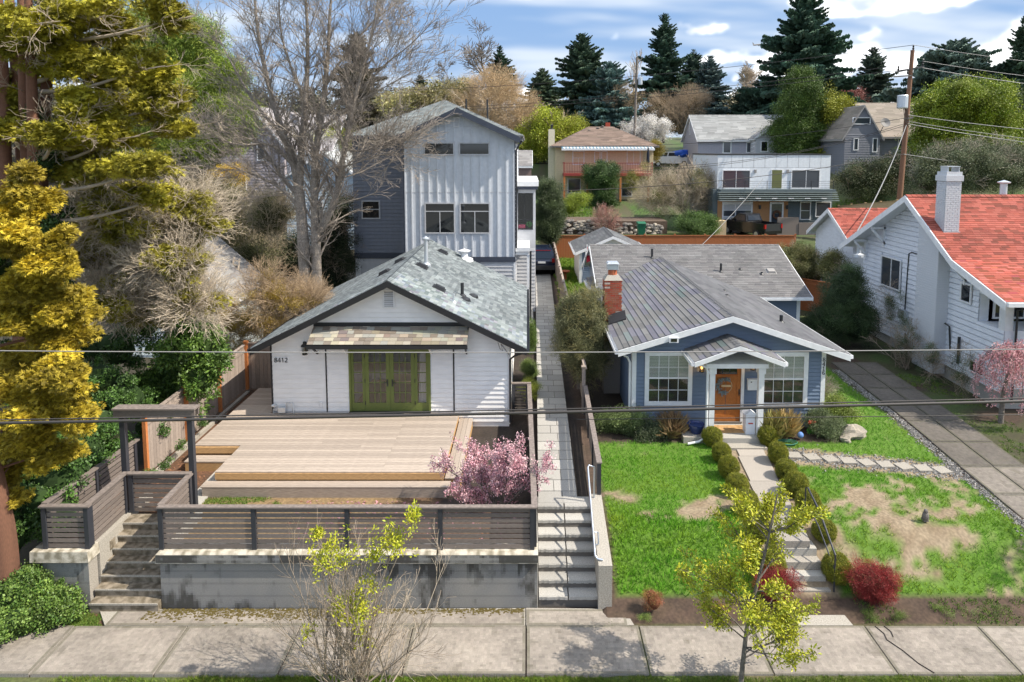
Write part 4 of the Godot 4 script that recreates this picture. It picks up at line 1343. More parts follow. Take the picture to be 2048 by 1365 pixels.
func lantern(called: String, label: String, at: Vector3, lit := false) -> void:
	var t := thing("wall_lantern", label, "wall lantern", at)
	boxes(t, "back_plate", mats.iron, [[at.x - 0.06, at.x + 0.06, at.y - 0.12, at.y + 0.14, at.z, at.z + 0.025]])
	var b := MB.new()
	b.bar(at + V3(0, 0.1, 0.02), at + V3(0, 0.16, 0.16), 0.03, 0.03)
	b.lathe(at + V3(0, 0.08, 0.16), [[0.13, 0.0], [0.12, 0.03], [0.06, 0.08], [0.05, 0.15], [0.0, 0.17]], 8)
	b.lathe(at + V3(0, -0.2, 0.16), [[0.0, 0.0], [0.09, 0.0], [0.09, 0.03], [0.0, 0.03]], 8)
	for k in 4: b.rod(at + V3(0.075 * cos(k * PI / 2 + 0.78), -0.18, 0.16 + 0.075 * sin(k * PI / 2 + 0.78)), at + V3(0.095 * cos(k * PI / 2 + 0.78), 0.09, 0.16 + 0.095 * sin(k * PI / 2 + 0.78)), 0.01, 6)
	part(t, "cage", b, mats.iron)
	b = MB.new()
	b.lathe(at + V3(0, -0.17, 0.16), [[0.07, 0.0], [0.085, 0.25], [0.0, 0.25]], 8)
	part(t, "glass", b, mats.pane)
	if lit:
		var m := mat("warm_bulb", 1.0, 0.75, 0.4)
		m.emission_enabled = true
		m.emission = C3(1.0, 0.7, 0.35)
		m.emission_energy_multiplier = 2.0
		b = MB.new()
		b.blob(at + V3(0, -0.06, 0.16), V3(0.035, 0.055, 0.035), 0.0, 1, 6, 8)
		part(t, "bulb", b, m)
		var l := OmniLight3D.new()
		l.name = "lantern_light"
		l.light_color = C3(1.0, 0.72, 0.4)
		l.light_energy = 0.03
		l.light_size = 0.04
		l.omni_range = 12.0
		l.omni_attenuation = 2.0
		l.shadow_enabled = true
		t.add_child(l)
		l.position = V3(0, -0.06, 0.16)

# ---------------------------------------------------------------- the tall house
func hip(par: Node, x0: float, x1: float, z0: float, z1: float, ye: float, yr: float, list: Array, e := 0.15, tab := 0.3, th := 0.08) -> void:
	var wx := x1 - x0
	var wz := z0 - z1
	var m := minf(wx, wz) * 0.5
	var rise := yr - ye
	var run := Vector2(m, rise).length()
	var planes := [[V3(x0, ye, z0), Vector3.RIGHT, V3(0, rise, -m) / run, wx], [V3(x1, ye, z0), Vector3.FORWARD, V3(-m, rise, 0) / run, wz], [V3(x1, ye, z1), Vector3.LEFT, V3(0, rise, m) / run, wx], [V3(x0, ye, z1), Vector3.BACK, V3(m, rise, 0) / run, wz]]
	for p in planes:
		slab(par, "roof_deck", p[0], p[1], p[2], p[3], run, m, m, th, mats.plaster)
		shingles(par, p[0], p[1], p[2], p[3], run, m, m, e, tab, list)

func make_tall_house() -> void:
	var h := thing("tall_house", "tall grey board and batten house standing behind the low white house", "house", V3(-4, 1.6, -42))
	boxes(h, "wall", mats.grey_board, [[-6.16, -0.62, 4.9, 11.05, -44.0, -34.02]])
	boxes(h, "ground_floor_wall", mats.light_board, [[-6.1, -0.66, 1.0, 4.9, -44.0, -34.02], [-9.55, -6.16, 1.0, 4.5, -50.0, -37.55]])
	boxes(h, "recessed_wall", mats.blue_grey_board, [[-9.6, -6.1, 4.5, 11.2, -50.5, -37.52], [-6.1, -0.66, 4.5, 11.2, -50.5, -44.0]])
	var g := MB.new()
	g.prism(PackedVector2Array([Vector2(-6.16, 11.05), Vector2(-0.62, 11.05), Vector2(-3.45, 12.3)]), -40, -34.02)
	part(h, "gable_wall", g, mats.grey_board)
	var xs := [-6.1]
	for i in 12: xs.append(-5.78 + 0.43 * i)
	xs.append(-0.68)
	for x in xs:
		var top: float = 12.27 - 0.462 * absf(x + 3.45)
		var runs := [[5.07, top]]
		for hole in [[-5.2, -3.58, 6.2, 7.84], [-3.46, -1.8, 6.2, 7.84], [-5.2, -3.58, 10.12, 10.84], [-3.46, -1.8, 10.12, 10.84], [-3.7, -3.33, 11.52, 12.1]]:
			if x > hole[0] - 0.03 and x < hole[1] + 0.03:
				var cut := []
				for r in runs:
					if hole[3] <= r[0] or hole[2] >= r[1]: cut.append(r)
					else:
						cut.append([r[0], hole[2]])
						if hole[3] < r[1]: cut.append([hole[3], r[1]])
				runs = cut
		for r in runs: brick(h, "batten", V3(x, (r[0] + r[1]) * 0.5, -33.995), V3(0.065, r[1] - r[0], 0.05), mats.grey_board)
	boxes(h, "flashing", mats.light_board, [[-6.15, -0.63, 8.31, 8.33, -34.019, -34.005], [-5.9, -1.0, 11.56, 11.578, -34.019, -34.005]])
	boxes(h, "band_board", mats.navy_trim, [[-6.18, -0.6, 4.8, 5.06, -34.019, -33.96], [-9.62, -6.17, 4.42, 4.72, -37.6, -37.47]])
	boxes(h, "corner_trim", mats.white_trim, [[-9.56, -9.3, 1.2, 4.42, -37.56, -37.5], [-0.7, -0.6, 1.2, 4.8, -34.06, -33.985]])
	boxes(h, "corner_post", mats.navy_trim, [[-6.19, -6.13, 5.06, 11.0, -34.05, -33.98], [-0.66, -0.6, 5.06, 10.9, -34.05, -33.975]])
	siding(h, wall_frame(V3(0, 0, -37.52), "front"), PackedVector2Array([Vector2(-9.6, 4.73), Vector2(-6.18, 4.73), Vector2(-6.18, 11.1), Vector2(-9.6, 11.1)]), 0.2, mats.blue_grey_board)
	siding(h, wall_frame(V3(0, 0, -34.02), "front"), PackedVector2Array([Vector2(-6.1, 1.5), Vector2(-0.7, 1.5), Vector2(-0.7, 4.8), Vector2(-6.1, 4.8)]), 0.2, mats.light_board)
	siding(h, wall_frame(V3(-0.62, 0, -34.02), "right"), PackedVector2Array([Vector2(0, 1.5), Vector2(2.8, 1.5), Vector2(2.8, 4.85), Vector2(0, 4.85)]), 0.2, mats.light_board, false)
	siding(h, wall_frame(V3(-0.62, 0, -34.02), "right"), PackedVector2Array([Vector2(0, 4.9), Vector2(10, 4.9), Vector2(10, 11), Vector2(0, 11)]), 0.2, mats.grey_board, false)
	var F := wall_frame(V3(0, 0, -34.02), "front")
	var fr := mats.light_board as Material
	for x in [-5.15, -3.4]:
		window(h, F, x, 10.16, 1.53, 0.64, fr, {"fw": 0.06, "glass": mats.dark_glass})
		window(h, F, x, 6.24, 1.53, 1.56, fr, {"fw": 0.06, "split": 0.72, "mullion": 0.5})
	window(h, wall_frame(V3(0, 0, -37.52), "front"), -9.15, 6.63, 1.02, 1.02, fr, {"fw": 0.06, "split": 0.52})
	var v := boxes(h, "gable_vent", mats.white_trim, [[-3.66, -3.37, 11.55, 11.59, -34.01, -33.96], [-3.66, -3.37, 12.0, 12.04, -34.01, -33.96], [-3.66, -3.62, 11.59, 12.0, -34.01, -33.96], [-3.41, -3.37, 11.59, 12.0, -34.01, -33.96]])
	for i in 7:
		var b := MB.new()
		b.bar(V3(-3.62, 11.62 + i * 0.056, -33.985), V3(-3.41, 11.62 + i * 0.056, -33.985), 0.04, 0.007, V3(0, 0.7, 0.7))
		part(v, "louvre", b, mats.white_trim)
	var list := tones([[0.23, 0.26, 0.262], [0.18, 0.205, 0.21], [0.27, 0.3, 0.3], [0.2, 0.225, 0.23]])
	gable(h, Transform3D(Basis(), V3(-3.45, 0, -33.5)), 3.09, 10.0, 11.05, 12.47, {"tones": list, "fascia": mats.navy_trim, "under": mats.navy_trim, "gutter_mat": mats.navy_trim, "fw": 0.3, "th": 0.12, "tab": 0.3, "e": 0.16, "front_only": true})
	hip(h, -9.85, -0.2, -36.95, -51.0, 11.2, 13.45, list)
	boxes(h, "gutter", mats.navy_trim, [[-9.9, -6.6, 11.02, 11.18, -36.96, -36.86]])
	vent_pipe(h, V3(-7.2, 12.0, -39.2), 0.35, 0.05, mats.iron)
	vent_pipe(h, V3(-6.1, 12.7, -42.0), 0.4, 0.05, mats.iron)
	vent_pipe(h, V3(-3.6, 12.7, -40.5), 0.7, 0.05, mats.iron)
	vent_pipe(h, V3(-2.3, 12.2, -39.5), 1.1, 0.05, mats.iron)
	# side bay with the corner window, flat white roofs, porch
	boxes(h, "bay_wall", mats.light_board, [[-0.6, 0.44, 1.2, 6.1, -44.0, -36.92], [0.3, 0.44, 6.1, 8.3, -44.0, -36.92], [-0.6, -0.52, 6.1, 8.3, -37.2, -36.92], [-0.6, 0.3, 8.1, 8.3, -44, -36.92], [-0.6, 0.3, 6.1, 8.1, -44.0, -39.5]])
	siding(h, wall_frame(V3(0, 0, -36.92), "front"), PackedVector2Array([Vector2(-0.6, 1.3), Vector2(0.44, 1.3), Vector2(0.44, 5.1), Vector2(-0.6, 5.1)]), 0.2, mats.light_board)
	boxes(h, "bay_roof", mats.white_trim, [[-0.62, 0.6, 8.48, 8.75, -44.2, -36.6]])
	boxes(h, "bay_fascia", mats.navy_trim, [[-0.6, 0.56, 8.3, 8.48, -44.1, -36.7]])
	var wf := boxes(h, "corner_window", mats.iron, [[-0.52, 0.3, 6.62, 6.68, -36.98, -36.9], [-0.52, -0.47, 6.68, 8.08, -36.98, -36.9], [0.25, 0.3, 6.68, 8.08, -36.98, -36.9], [-0.2, -0.16, 6.68, 8.08, -36.98, -36.905], [-0.52, 0.3, 6.1, 6.15, -36.98, -36.9]])
	boxes(wf, "pane", mats.dark_glass, [[-0.47, 0.25, 6.68, 8.08, -36.96, -36.95]])
	boxes(wf, "shelf_light", mats.pane, [[-0.5, 0.28, 6.15, 6.62, -36.95, -36.94]])
	boxes(self, "cushion", tinted("pink_cushion"), [[-0.5, -0.12, 6.16, 6.36, -37.3, -37.05]])
	var cush := get_node("cushion") as MeshInstance3D
	cush.material_override = mat("pink", 0.75, 0.12, 0.22, 0.9, "soft")
	tag(cush, "pink cushion on the window seat of the tall house", "cushion")
	var pl := MB.new()
	for i in 9:
		var a := -0.9 + i * 0.22
		pl.tri(V3(0.08, 6.16, -37.1), V3(0.08 + sin(a) * 0.24 - 0.02, 6.2 + cos(a) * 0.36, -37.0), V3(0.08 + sin(a) * 0.24 + 0.03, 6.2 + cos(a) * 0.33, -37.02))
		pl.tri(V3(0.1, 6.16, -37.1), V3(0.08 + sin(a) * 0.15 + 0.05, 6.2 + cos(a) * 0.22, -36.99), V3(0.08 + sin(a) * 0.24, 6.2 + cos(a) * 0.36, -37.02))
	single("house_plant", pl, mat("house_leaf", 0.08, 0.3, 0.08, 0.5), "green leafy house plant behind the corner window", "plant")
	boxes(h, "porch_roof", mats.white_trim, [[-0.6, 0.12, 5.3, 5.5, -36.9, -34.2], [-0.6, 0.05, 5.12, 5.3, -36.9, -34.3]])
	boxes(h, "porch_post", mats.white_trim, [[-0.03, 0.1, 1.6, 5.12, -34.42, -34.3]])
	var dp := MB.new()
	dp.tube(PackedVector3Array([V3(0.16, 5.3, -34.3), V3(0.16, 4.9, -34.35), V3(0.14, 1.6, -34.4)]), PackedFloat32Array([0.05, 0.05, 0.05]), 8)
	dp.tube(PackedVector3Array([V3(-0.3, 10.85, -33.6), V3(-0.45, 10.6, -33.9), V3(-0.56, 10.4, -34.1), V3(-0.56, 5.5, -34.1)]), PackedFloat32Array([0.045, 0.045, 0.045, 0.045]), 8)
	part(h, "downpipe", dp, mats.iron)
	boxes(h, "porch_step", mats.concrete_pale, [[-0.6, 0.3, 1.2, 1.72, -36.9, -33.4]])
	brick(self, "concrete_pad", V3(-0.1, 1.55, -32.9), V3(0.9, 0.2, 0.9), mats.concrete_pale)
	tag(get_node("concrete_pad"), "pale concrete pad beside the path at the foot of the tall house", "pad", "", "structure")

# ---------------------------------------------------------------- the blue house
func make_blue_house() -> void:
	var h := thing("blue_house", "blue clapboard bungalow with grey roof and orange front door", "house", V3(6.7, 1.2, -28))
	var z := -22.0
	boxes(h, "wall", mats.blue_siding, [[3.5, 9.82, 0.8, 3.92, -31, z - 0.001], [3.62, 12.5, 0.8, 3.9, -39.0, -30.85]])
	var g := MB.new()
	g.prism(PackedVector2Array([Vector2(3.5, 3.92), Vector2(9.82, 3.92), Vector2(6.6, 4.9)]), -31, z - 0.001)
	part(h, "gable_wall", g, mats.blue_siding)
	g = MB.new()
	g.xf = wall_frame(V3(3.62, 0, 0), "left")
	g.prism(PackedVector2Array([Vector2(-39.0, 3.9), Vector2(-30.85, 3.9), Vector2(-34.8, 5.4)]), -8.9, 0)
	part(h, "gable_wall", g, mats.blue_siding)
	var F := wall_frame(V3(0, 0, z), "front")
	var e := 0.128
	siding(h, F, PackedVector2Array([Vector2(3.6, 1.15), Vector2(9.72, 1.15), Vector2(9.72, 3.94), Vector2(6.6, 4.92), Vector2(3.6, 4.0)]), e, mats.blue_siding, true, [[5.98, 1.2, 7.18, 3.64], [3.9, 2.0, 5.42, 3.78], [7.7, 1.98, 9.24, 3.76]])
	boxes(h, "corner_trim", mats.white_trim, [[3.46, 3.6, 1.1, 3.95, z, z + 0.03], [9.72, 9.86, 1.1, 3.86, z, z + 0.03]])
	boxes(h, "corner_return", mats.white_trim, [[3.455, 3.485, 1.1, 3.9, z - 0.14, z - 0.001]])
	siding(h, wall_frame(V3(3.5, 0, 0), "left"), PackedVector2Array([Vector2(-30.8, 1.15), Vector2(-22.14, 1.15), Vector2(-22.14, 3.85), Vector2(-30.8, 3.85)]), e, mats.blue_siding, false)
	siding(h, wall_frame(V3(9.82, 0, z), "right"), PackedVector2Array([Vector2(0, 1.15), Vector2(8.8, 1.15), Vector2(8.8, 3.75), Vector2(0, 3.75)]), e, mats.blue_siding, false)
	siding(h, wall_frame(V3(0, 0, -30.85), "front"), PackedVector2Array([Vector2(9.85, 1.3), Vector2(12.4, 1.3), Vector2(12.4, 3.7), Vector2(9.85, 3.7)]), e, mats.blue_siding, false)
	siding(h, wall_frame(V3(3.62, 0, 0), "left"), PackedVector2Array([Vector2(-38.9, 1.4), Vector2(-30.9, 1.4), Vector2(-30.9, 3.9), Vector2(-34.8, 5.35), Vector2(-38.9, 3.9)]), e, mats.blue_siding, false)
	boxes(h, "corner_board", mats.white_trim, [[12.38, 12.54, 1.3, 3.75, -30.86, -30.82]])
	var list := tones([[0.135, 0.138, 0.148], [0.155, 0.158, 0.168], [0.12, 0.122, 0.132], [0.145, 0.148, 0.158]])
	gable(h, Transform3D(Basis(), V3(6.6, 0, -21.5)), 3.83, 12.4, 3.82, 5.1, {"half_left": 3.67, "ye_left": 3.97, "tones": list, "singles_left": 300, "tab": 0.9, "e": 0.2, "thick": 0.024, "gap": 0.0, "fw": 0.2, "under": mats.white_trim, "front_only": true, "gutter": true})
	gable(h, Transform3D(Basis(Vector3.UP, -PI / 2), V3(3.2, 0, -34.8)), 4.43, 9.7, 3.78, 5.57, {"tones": tones([[0.19, 0.187, 0.187], [0.215, 0.21, 0.21], [0.165, 0.162, 0.165]]), "tab": 0.3, "e": 0.15, "singles_right": 60, "fw": 0.18, "gutter": true})
	for p in [[9.1, -24.0], [8.2, -28.0], [7.9, -26.6]]: vent_pipe(h, V3(p[0], 5.1 - 0.334 * absf(p[0] - 6.6), p[1]), 0.26 if p[0] > 9.0 else 0.03, 0.06, mats.iron)
	for p in [[6.2, -33.6, 0.45], [9.3, -32.4, 0.4], [4.2, -31.9, 0.35], [10.3, -32.6, 0.04], [11.2, -32.2, 0.1]]: vent_pipe(h, V3(p[0], 5.57 - 0.404 * absf(p[1] + 34.8), p[1]), p[2], 0.055, mats.iron)
	box_vent(h, V3(11.7, 4.6, -32.4), Basis(Vector3.RIGHT, 0.38), mats.plaster)
	# windows: upper halves show closed blinds
	window(h, F, 3.88, 1.97, 1.57, 1.83, mats.white_trim, {"fw": 0.14, "split": 0.51, "sash": 0.05, "grid": Vector2i(4, 4), "blind": 0.52, "glass": mats.dark_glass})
	window(h, F, 7.67, 1.92, 1.6, 1.86, mats.white_trim, {"fw": 0.14, "split": 0.51, "sash": 0.05, "grid": Vector2i(4, 4), "blind": 0.52, "glass": mats.dark_glass})
	# door
	var fr := boxes(h, "door_frame", mats.white_trim, [[7.07, 7.17, 1.38, 3.6, z, z + 0.07], [5.99, 6.09, 1.38, 3.6, z, z + 0.07], [5.99, 7.17, 3.6, 3.7, z, z + 0.07]])
	var dr := boxes(h, "door", mats.wood_door, [[6.1, 6.22, 1.42, 3.59, z - 0.03, z + 0.035], [6.94, 7.06, 1.42, 3.59, z - 0.03, z + 0.035], [6.22, 6.94, 1.42, 1.64, z - 0.03, z + 0.035], [6.22, 6.94, 2.94, 3.02, z - 0.03, z + 0.035], [6.22, 6.94, 3.5, 3.59, z - 0.03, z + 0.035], [6.22, 6.57, 1.64, 2.94, z - 0.03, z + 0.018], [6.585, 6.94, 1.64, 2.94, z - 0.03, z + 0.018], [6.16, 7.0, 2.95, 2.99, z + 0.035, z + 0.065]])
	for i in 3: boxes(dr, "pane", mats.dark_glass, [[6.225 + i * 0.243, 6.225 + i * 0.243 + 0.225, 3.03, 3.49, z, z + 0.02]])
	var hb := MB.new()
	hb.box(7.0, 7.035, 2.3, 2.52, z + 0.035, z + 0.05)
	hb.rod(V3(7.0175, 2.4, z + 0.05), V3(7.0175, 2.4, z + 0.09), 0.02)
	part(dr, "handle", hb, mats.iron)
	boxes(fr, "threshold", mats.stone, [[6.05, 7.12, 1.38, 1.42, z + 0.005, z + 0.12]])
	var wr := thing("wreath", "half wreath of grey green leaves on a wooden hoop on the orange door", "wreath", V3(6.53, 2.64, z + 0.06))
	var hoop := MB.new()
	var leaves := MB.new()
	leaves.tinted = true
	var pts := PackedVector3Array()
	var rr := PackedFloat32Array()
	var rng := RandomNumberGenerator.new()
	rng.seed = 3
	for i in 25:
		var a := TAU * i / 24.0
		pts.append(V3(6.53 + cos(a) * 0.24, 2.64 + sin(a) * 0.24, z + 0.05))
		rr.append(0.012)
	hoop.tube(pts, rr, 6, false)
	part(wr, "hoop", hoop, mats.pine)
	for i in 220:
		var a := rng.randf_range(0.9, 4.9)
		var c := V3(6.53 + cos(a) * 0.24, 2.64 + sin(a) * 0.24, z + 0.07) + V3(rng.randfn(), rng.randfn(), absf(rng.randfn())) * 0.035
		var u := V3(rng.randfn(), rng.randfn(), rng.randfn() * 0.5).normalized() * 0.045
		var s := u.cross(V3(0, 0, 1)) * 0.4
		var k := rng.randf_range(0.5, 1.2)
		leaves.col = C3(0.2 * k, 0.25 * k, 0.26 * k)
		leaves.quad(c - u, c + s, c + u, c - s)
	part(wr, "leaves", leaves, mats.leaf, "stuff")
	boxes(wr, "name_board", mats.pine, [[6.42, 6.74, 2.6, 2.67, z + 0.04, z + 0.055]])
	# portico
	var P := Transform3D(Basis(), V3(6.58, 0, -20.6))
	boxes(h, "porch_beam", mats.white_trim, [[5.6, 7.55, 3.6, 3.74, -21.98, -20.8]])
	gable(h, P, 1.4, 1.38, 3.86, 4.38, {"tones": list, "tab": 0.9, "e": 0.2, "thick": 0.02, "gap": 0.0, "fw": 0.15, "th": 0.05, "front_only": true, "gutter": true, "singles_left": 60, "singles_right": 60})
	for x in [5.83, 7.38]:
		brick(h, "porch_post", V3(x, 2.5, -20.98), V3(0.17, 2.25, 0.17), mats.white_trim)
		brick(h, "post_capital", V3(x, 3.5, -20.98), V3(0.23, 0.2, 0.23), mats.white_trim)
	var dp := MB.new()
	dp.tube(PackedVector3Array([V3(5.25, 3.8, -20.75), V3(5.6, 3.62, -20.85), V3(5.66, 3.5, -20.86), V3(5.66, 1.35, -20.86), V3(5.4, 1.25, -20.75), V3(5.05, 1.2, -20.7)]), PackedFloat32Array([0.035, 0.035, 0.04, 0.04, 0.04, 0.04]), 8)
	dp.tube(PackedVector3Array([V3(2.95, 3.85, -21.7), V3(3.3, 3.6, -22.0), V3(3.4, 3.4, -22.05), V3(3.4, 1.3, -22.05)]), PackedFloat32Array([0.035, 0.035, 0.04, 0.04]), 8)
	part(h, "downpipe", dp, mats.white_trim)
	boxes(h, "stoop", mats.concrete_pale, [[5.6, 7.6, 0.9, 1.36, -21.99, -20.75]])
	boxes(h, "stoop_step", mats.concrete_warm, [[6.25, 7.45, 0.9, 1.2, -20.749, -20.4]])
	boxes(h, "flood_lamp", mats.white_trim, [[4.55, 4.85, 4.25, 4.42, -21.46, -21.4]])
	boxes(h, "flood_lamp_face", mats.dark_glass, [[4.6, 4.8, 4.28, 4.39, -21.4, -21.392]])
	letters(h, "8", V3(9.79, 3.52, z + 0.04), 0.13, mats.iron, Basis(), "Droid Serif")
	letters(h, "4", V3(9.79, 3.37, z + 0.04), 0.13, mats.iron, Basis(), "Droid Serif")
	letters(h, "1", V3(9.79, 3.22, z + 0.04), 0.13, mats.iron, Basis(), "Droid Serif")
	letters(h, "6", V3(9.79, 3.07, z + 0.04), 0.13, mats.iron, Basis(), "Droid Serif")
	var rugm := brick(self, "door_mat", V3(6.6, 1.37, -21.45), V3(0.95, 0.02, 0.6), mats.riser)
	tag(rugm, "tan door mat on the stoop before the orange door", "door mat")
	var mb := thing("mailbox", "white wall mailbox right of the orange door", "mailbox", V3(7.43, 2.5, z))
	boxes(mb, "body", mats.white_trim, [[7.27, 7.58, 2.52, 2.84, z + 0.02, z + 0.14]])
	boxes(mb, "lid", mats.white_trim, [[7.26, 7.59, 2.84, 2.89, z + 0.02, z + 0.16]])
	boxes(mb, "lock", mats.iron, [[7.36, 7.4, 2.78, 2.81, z + 0.14, z + 0.15]])
	lantern("wall_lantern", "black wall lantern with a lit bulb right of the orange door", V3(7.4, 3.42, z + 0.02), true)
	lantern("wall_lantern", "black wall lantern left of the orange door under the portico eave", V3(5.72, 3.36, z + 0.02), true)
	var pb := thing("parcel_box", "white house-shaped parcel box at the right porch post", "parcel box", V3(7.15, 1.36, -21.2))
	boxes(pb, "body", mats.white_paint, [[6.97, 7.27, 1.36, 2.0, -21.35, -21.05]])
	var pr := MB.new()
	pr.prism(PackedVector2Array([Vector2(6.93, 2.0), Vector2(7.31, 2.0), Vector2(7.12, 2.15)]), -21.38, -21.02)
	part(pb, "lid", pr, mats.white_paint)
	boxes(pb, "mark", mat("red_print", 0.5, 0.08, 0.05), [[7.05, 7.2, 1.7, 1.74, -21.05, -21.046]])
	var pot := MB.new()
	pot.lathe(V3(5.42, 1.36, -21.2), [[0.0, 0.0], [0.16, 0.0], [0.25, 0.2], [0.28, 0.3], [0.25, 0.3], [0.22, 0.25], [0.0, 0.25]], 18)
	var pt := thing("plant_pot", "dark blue glazed plant pot on the stoop left of the door", "plant pot", V3(5.42, 1.36, -21.2))
	part(pt, "pot", pot, mat("blue_glaze", 0.03, 0.05, 0.16, 0.2))
	brick(self, "planter_bench", V3(5.3, 1.2, -21.1), V3(0.7, 0.3, 0.5), mats.concrete_warm)
	tag(get_node("planter_bench"), "low concrete block under the blue plant pot", "block")
	# brick chimney, brick by brick
	var c := holder(h, "brick_chimney", V3(3.2, 1.2, -25.3))
	boxes(c, "core", mats.mortar, [[2.87, 3.5, 1.2, 5.6, -25.48, -24.92]])
	for i in 56:
		var y := 1.3 + i * 0.077
		if y > 5.58: break
		var off := 0.105 if i % 2 else 0.0
		for k in 4:
			var x0 := maxf(2.86, 2.86 + k * 0.21 - off)
			var x1 := minf(3.51, 2.86 + (k + 1) * 0.21 - off - 0.012)
			if x1 - x0 > 0.04 and y > 3.3: brick(c, "brick", V3((x0 + x1) * 0.5, y + 0.033, -24.93 + rng.randf_range(0.0, 0.006)), V3(x1 - x0, 0.064, 0.05), mats.brick_pale if rng.randf() < 0.1 else mats["red_brick%d" % (rng.randi() % 4)])
		for k in 3:
			var z0 := maxf(-25.49, -25.49 + k * 0.21 - off * 0.9)
			var z1 := minf(-24.955, -25.49 + (k + 1) * 0.21 - off * 0.9 - 0.012)
			if z1 - z0 > 0.04 and y > 3.3: brick(c, "brick", V3(2.875 - rng.randf_range(0.0, 0.006), y + 0.033, (z0 + z1) * 0.5), V3(0.05, 0.064, z1 - z0), mats.brick_pale if rng.randf() < 0.15 else mats["red_brick%d" % (rng.randi() % 4)])
	var cr := MB.new()
	cr.hexa([V3(2.84, 5.6, -24.89), V3(3.53, 5.6, -24.89), V3(3.53, 5.6, -25.51), V3(2.84, 5.6, -25.51), V3(2.98, 5.78, -25.03), V3(3.39, 5.78, -25.03), V3(3.39, 5.78, -25.37), V3(2.98, 5.78, -25.37)])
	part(c, "crown", cr, mats.concrete_warm)
	cr = MB.new()
	cr.lathe(V3(3.18, 5.74, -25.2), [[0.16, 0.0], [0.17, 0.05], [0.16, 0.24], [0.0, 0.24]], 16)
	part(c, "chimney_pot", cr, mats.terracotta)
	cr = MB.new()
	cr.box(3.0, 3.36, 5.98, 6.16, -25.37, -25.03)
	cr.hexa([V3(2.95, 6.2, -24.97), V3(3.41, 6.2, -24.97), V3(3.41, 6.2, -25.43), V3(2.95, 6.2, -25.43), V3(2.99, 6.26, -25.0), V3(3.37, 6.26, -25.0), V3(3.37, 6.26, -25.4), V3(2.99, 6.26, -25.4)])
	for q in [V3(2.99, 0, -25.02), V3(3.37, 0, -25.02), V3(2.99, 0, -25.38), V3(3.37, 0, -25.38)]: cr.rod(q + V3(0, 5.98, 0), q + V3(0, 6.2, 0), 0.012, 6)
	part(c, "hood", cr, mats.galvanised)
	cr = MB.new()
	cr.hexa([V3(2.98, 3.8, -24.55), V3(3.62, 3.9, -24.55), V3(3.62, 4.0, -24.9), V3(2.98, 4.0, -24.9), V3(2.98, 4.05, -24.56), V3(3.62, 4.27, -24.56), V3(3.62, 4.5, -24.88), V3(2.98, 4.3, -24.88)])
	part(c, "flashing", cr, mats.black_trim)

func make_garage() -> void:
	var h := thing("small_garage", "small blue garage with white trim behind the blue bungalow", "garage", V3(5.4, 1.8, -45.5))
	boxes(h, "wall", mats.blue_siding, [[3.35, 7.5, 1.4, 3.9, -48, -43.3]])
	var g := MB.new()
	g.prism(PackedVector2Array([Vector2(3.35, 3.9), Vector2(7.5, 3.9), Vector2(5.43, 4.8)]), -48, -43.3)
	part(h, "gable_wall", g, mats.white_siding)
	siding(h, wall_frame(V3(0, 0, -43.3), "front"), PackedVector2Array([Vector2(3.35, 1.6), Vector2(7.5, 1.6), Vector2(7.5, 3.85), Vector2(3.35, 3.85)]), 0.14, mats.blue_siding, false)
	siding(h, wall_frame(V3(3.35, 0, 0), "left"), PackedVector2Array([Vector2(-48, 1.6), Vector2(-43.4, 1.6), Vector2(-43.4, 3.85), Vector2(-48, 3.85)]), 0.14, mats.white_siding, false)
	boxes(h, "corner_trim", mats.white_trim, [[3.32, 3.5, 1.6, 3.9, -43.299, -43.26]])
	gable(h, Transform3D(Basis(), V3(5.43, 0, -42.9)), 2.4, 5.4, 3.92, 4.98, {"tones": tones([[0.14, 0.147, 0.157], [0.165, 0.172, 0.182], [0.12, 0.127, 0.137]]), "tab": 0.9, "e": 0.2, "thick": 0.01, "gap": 0.0, "fw": 0.18})

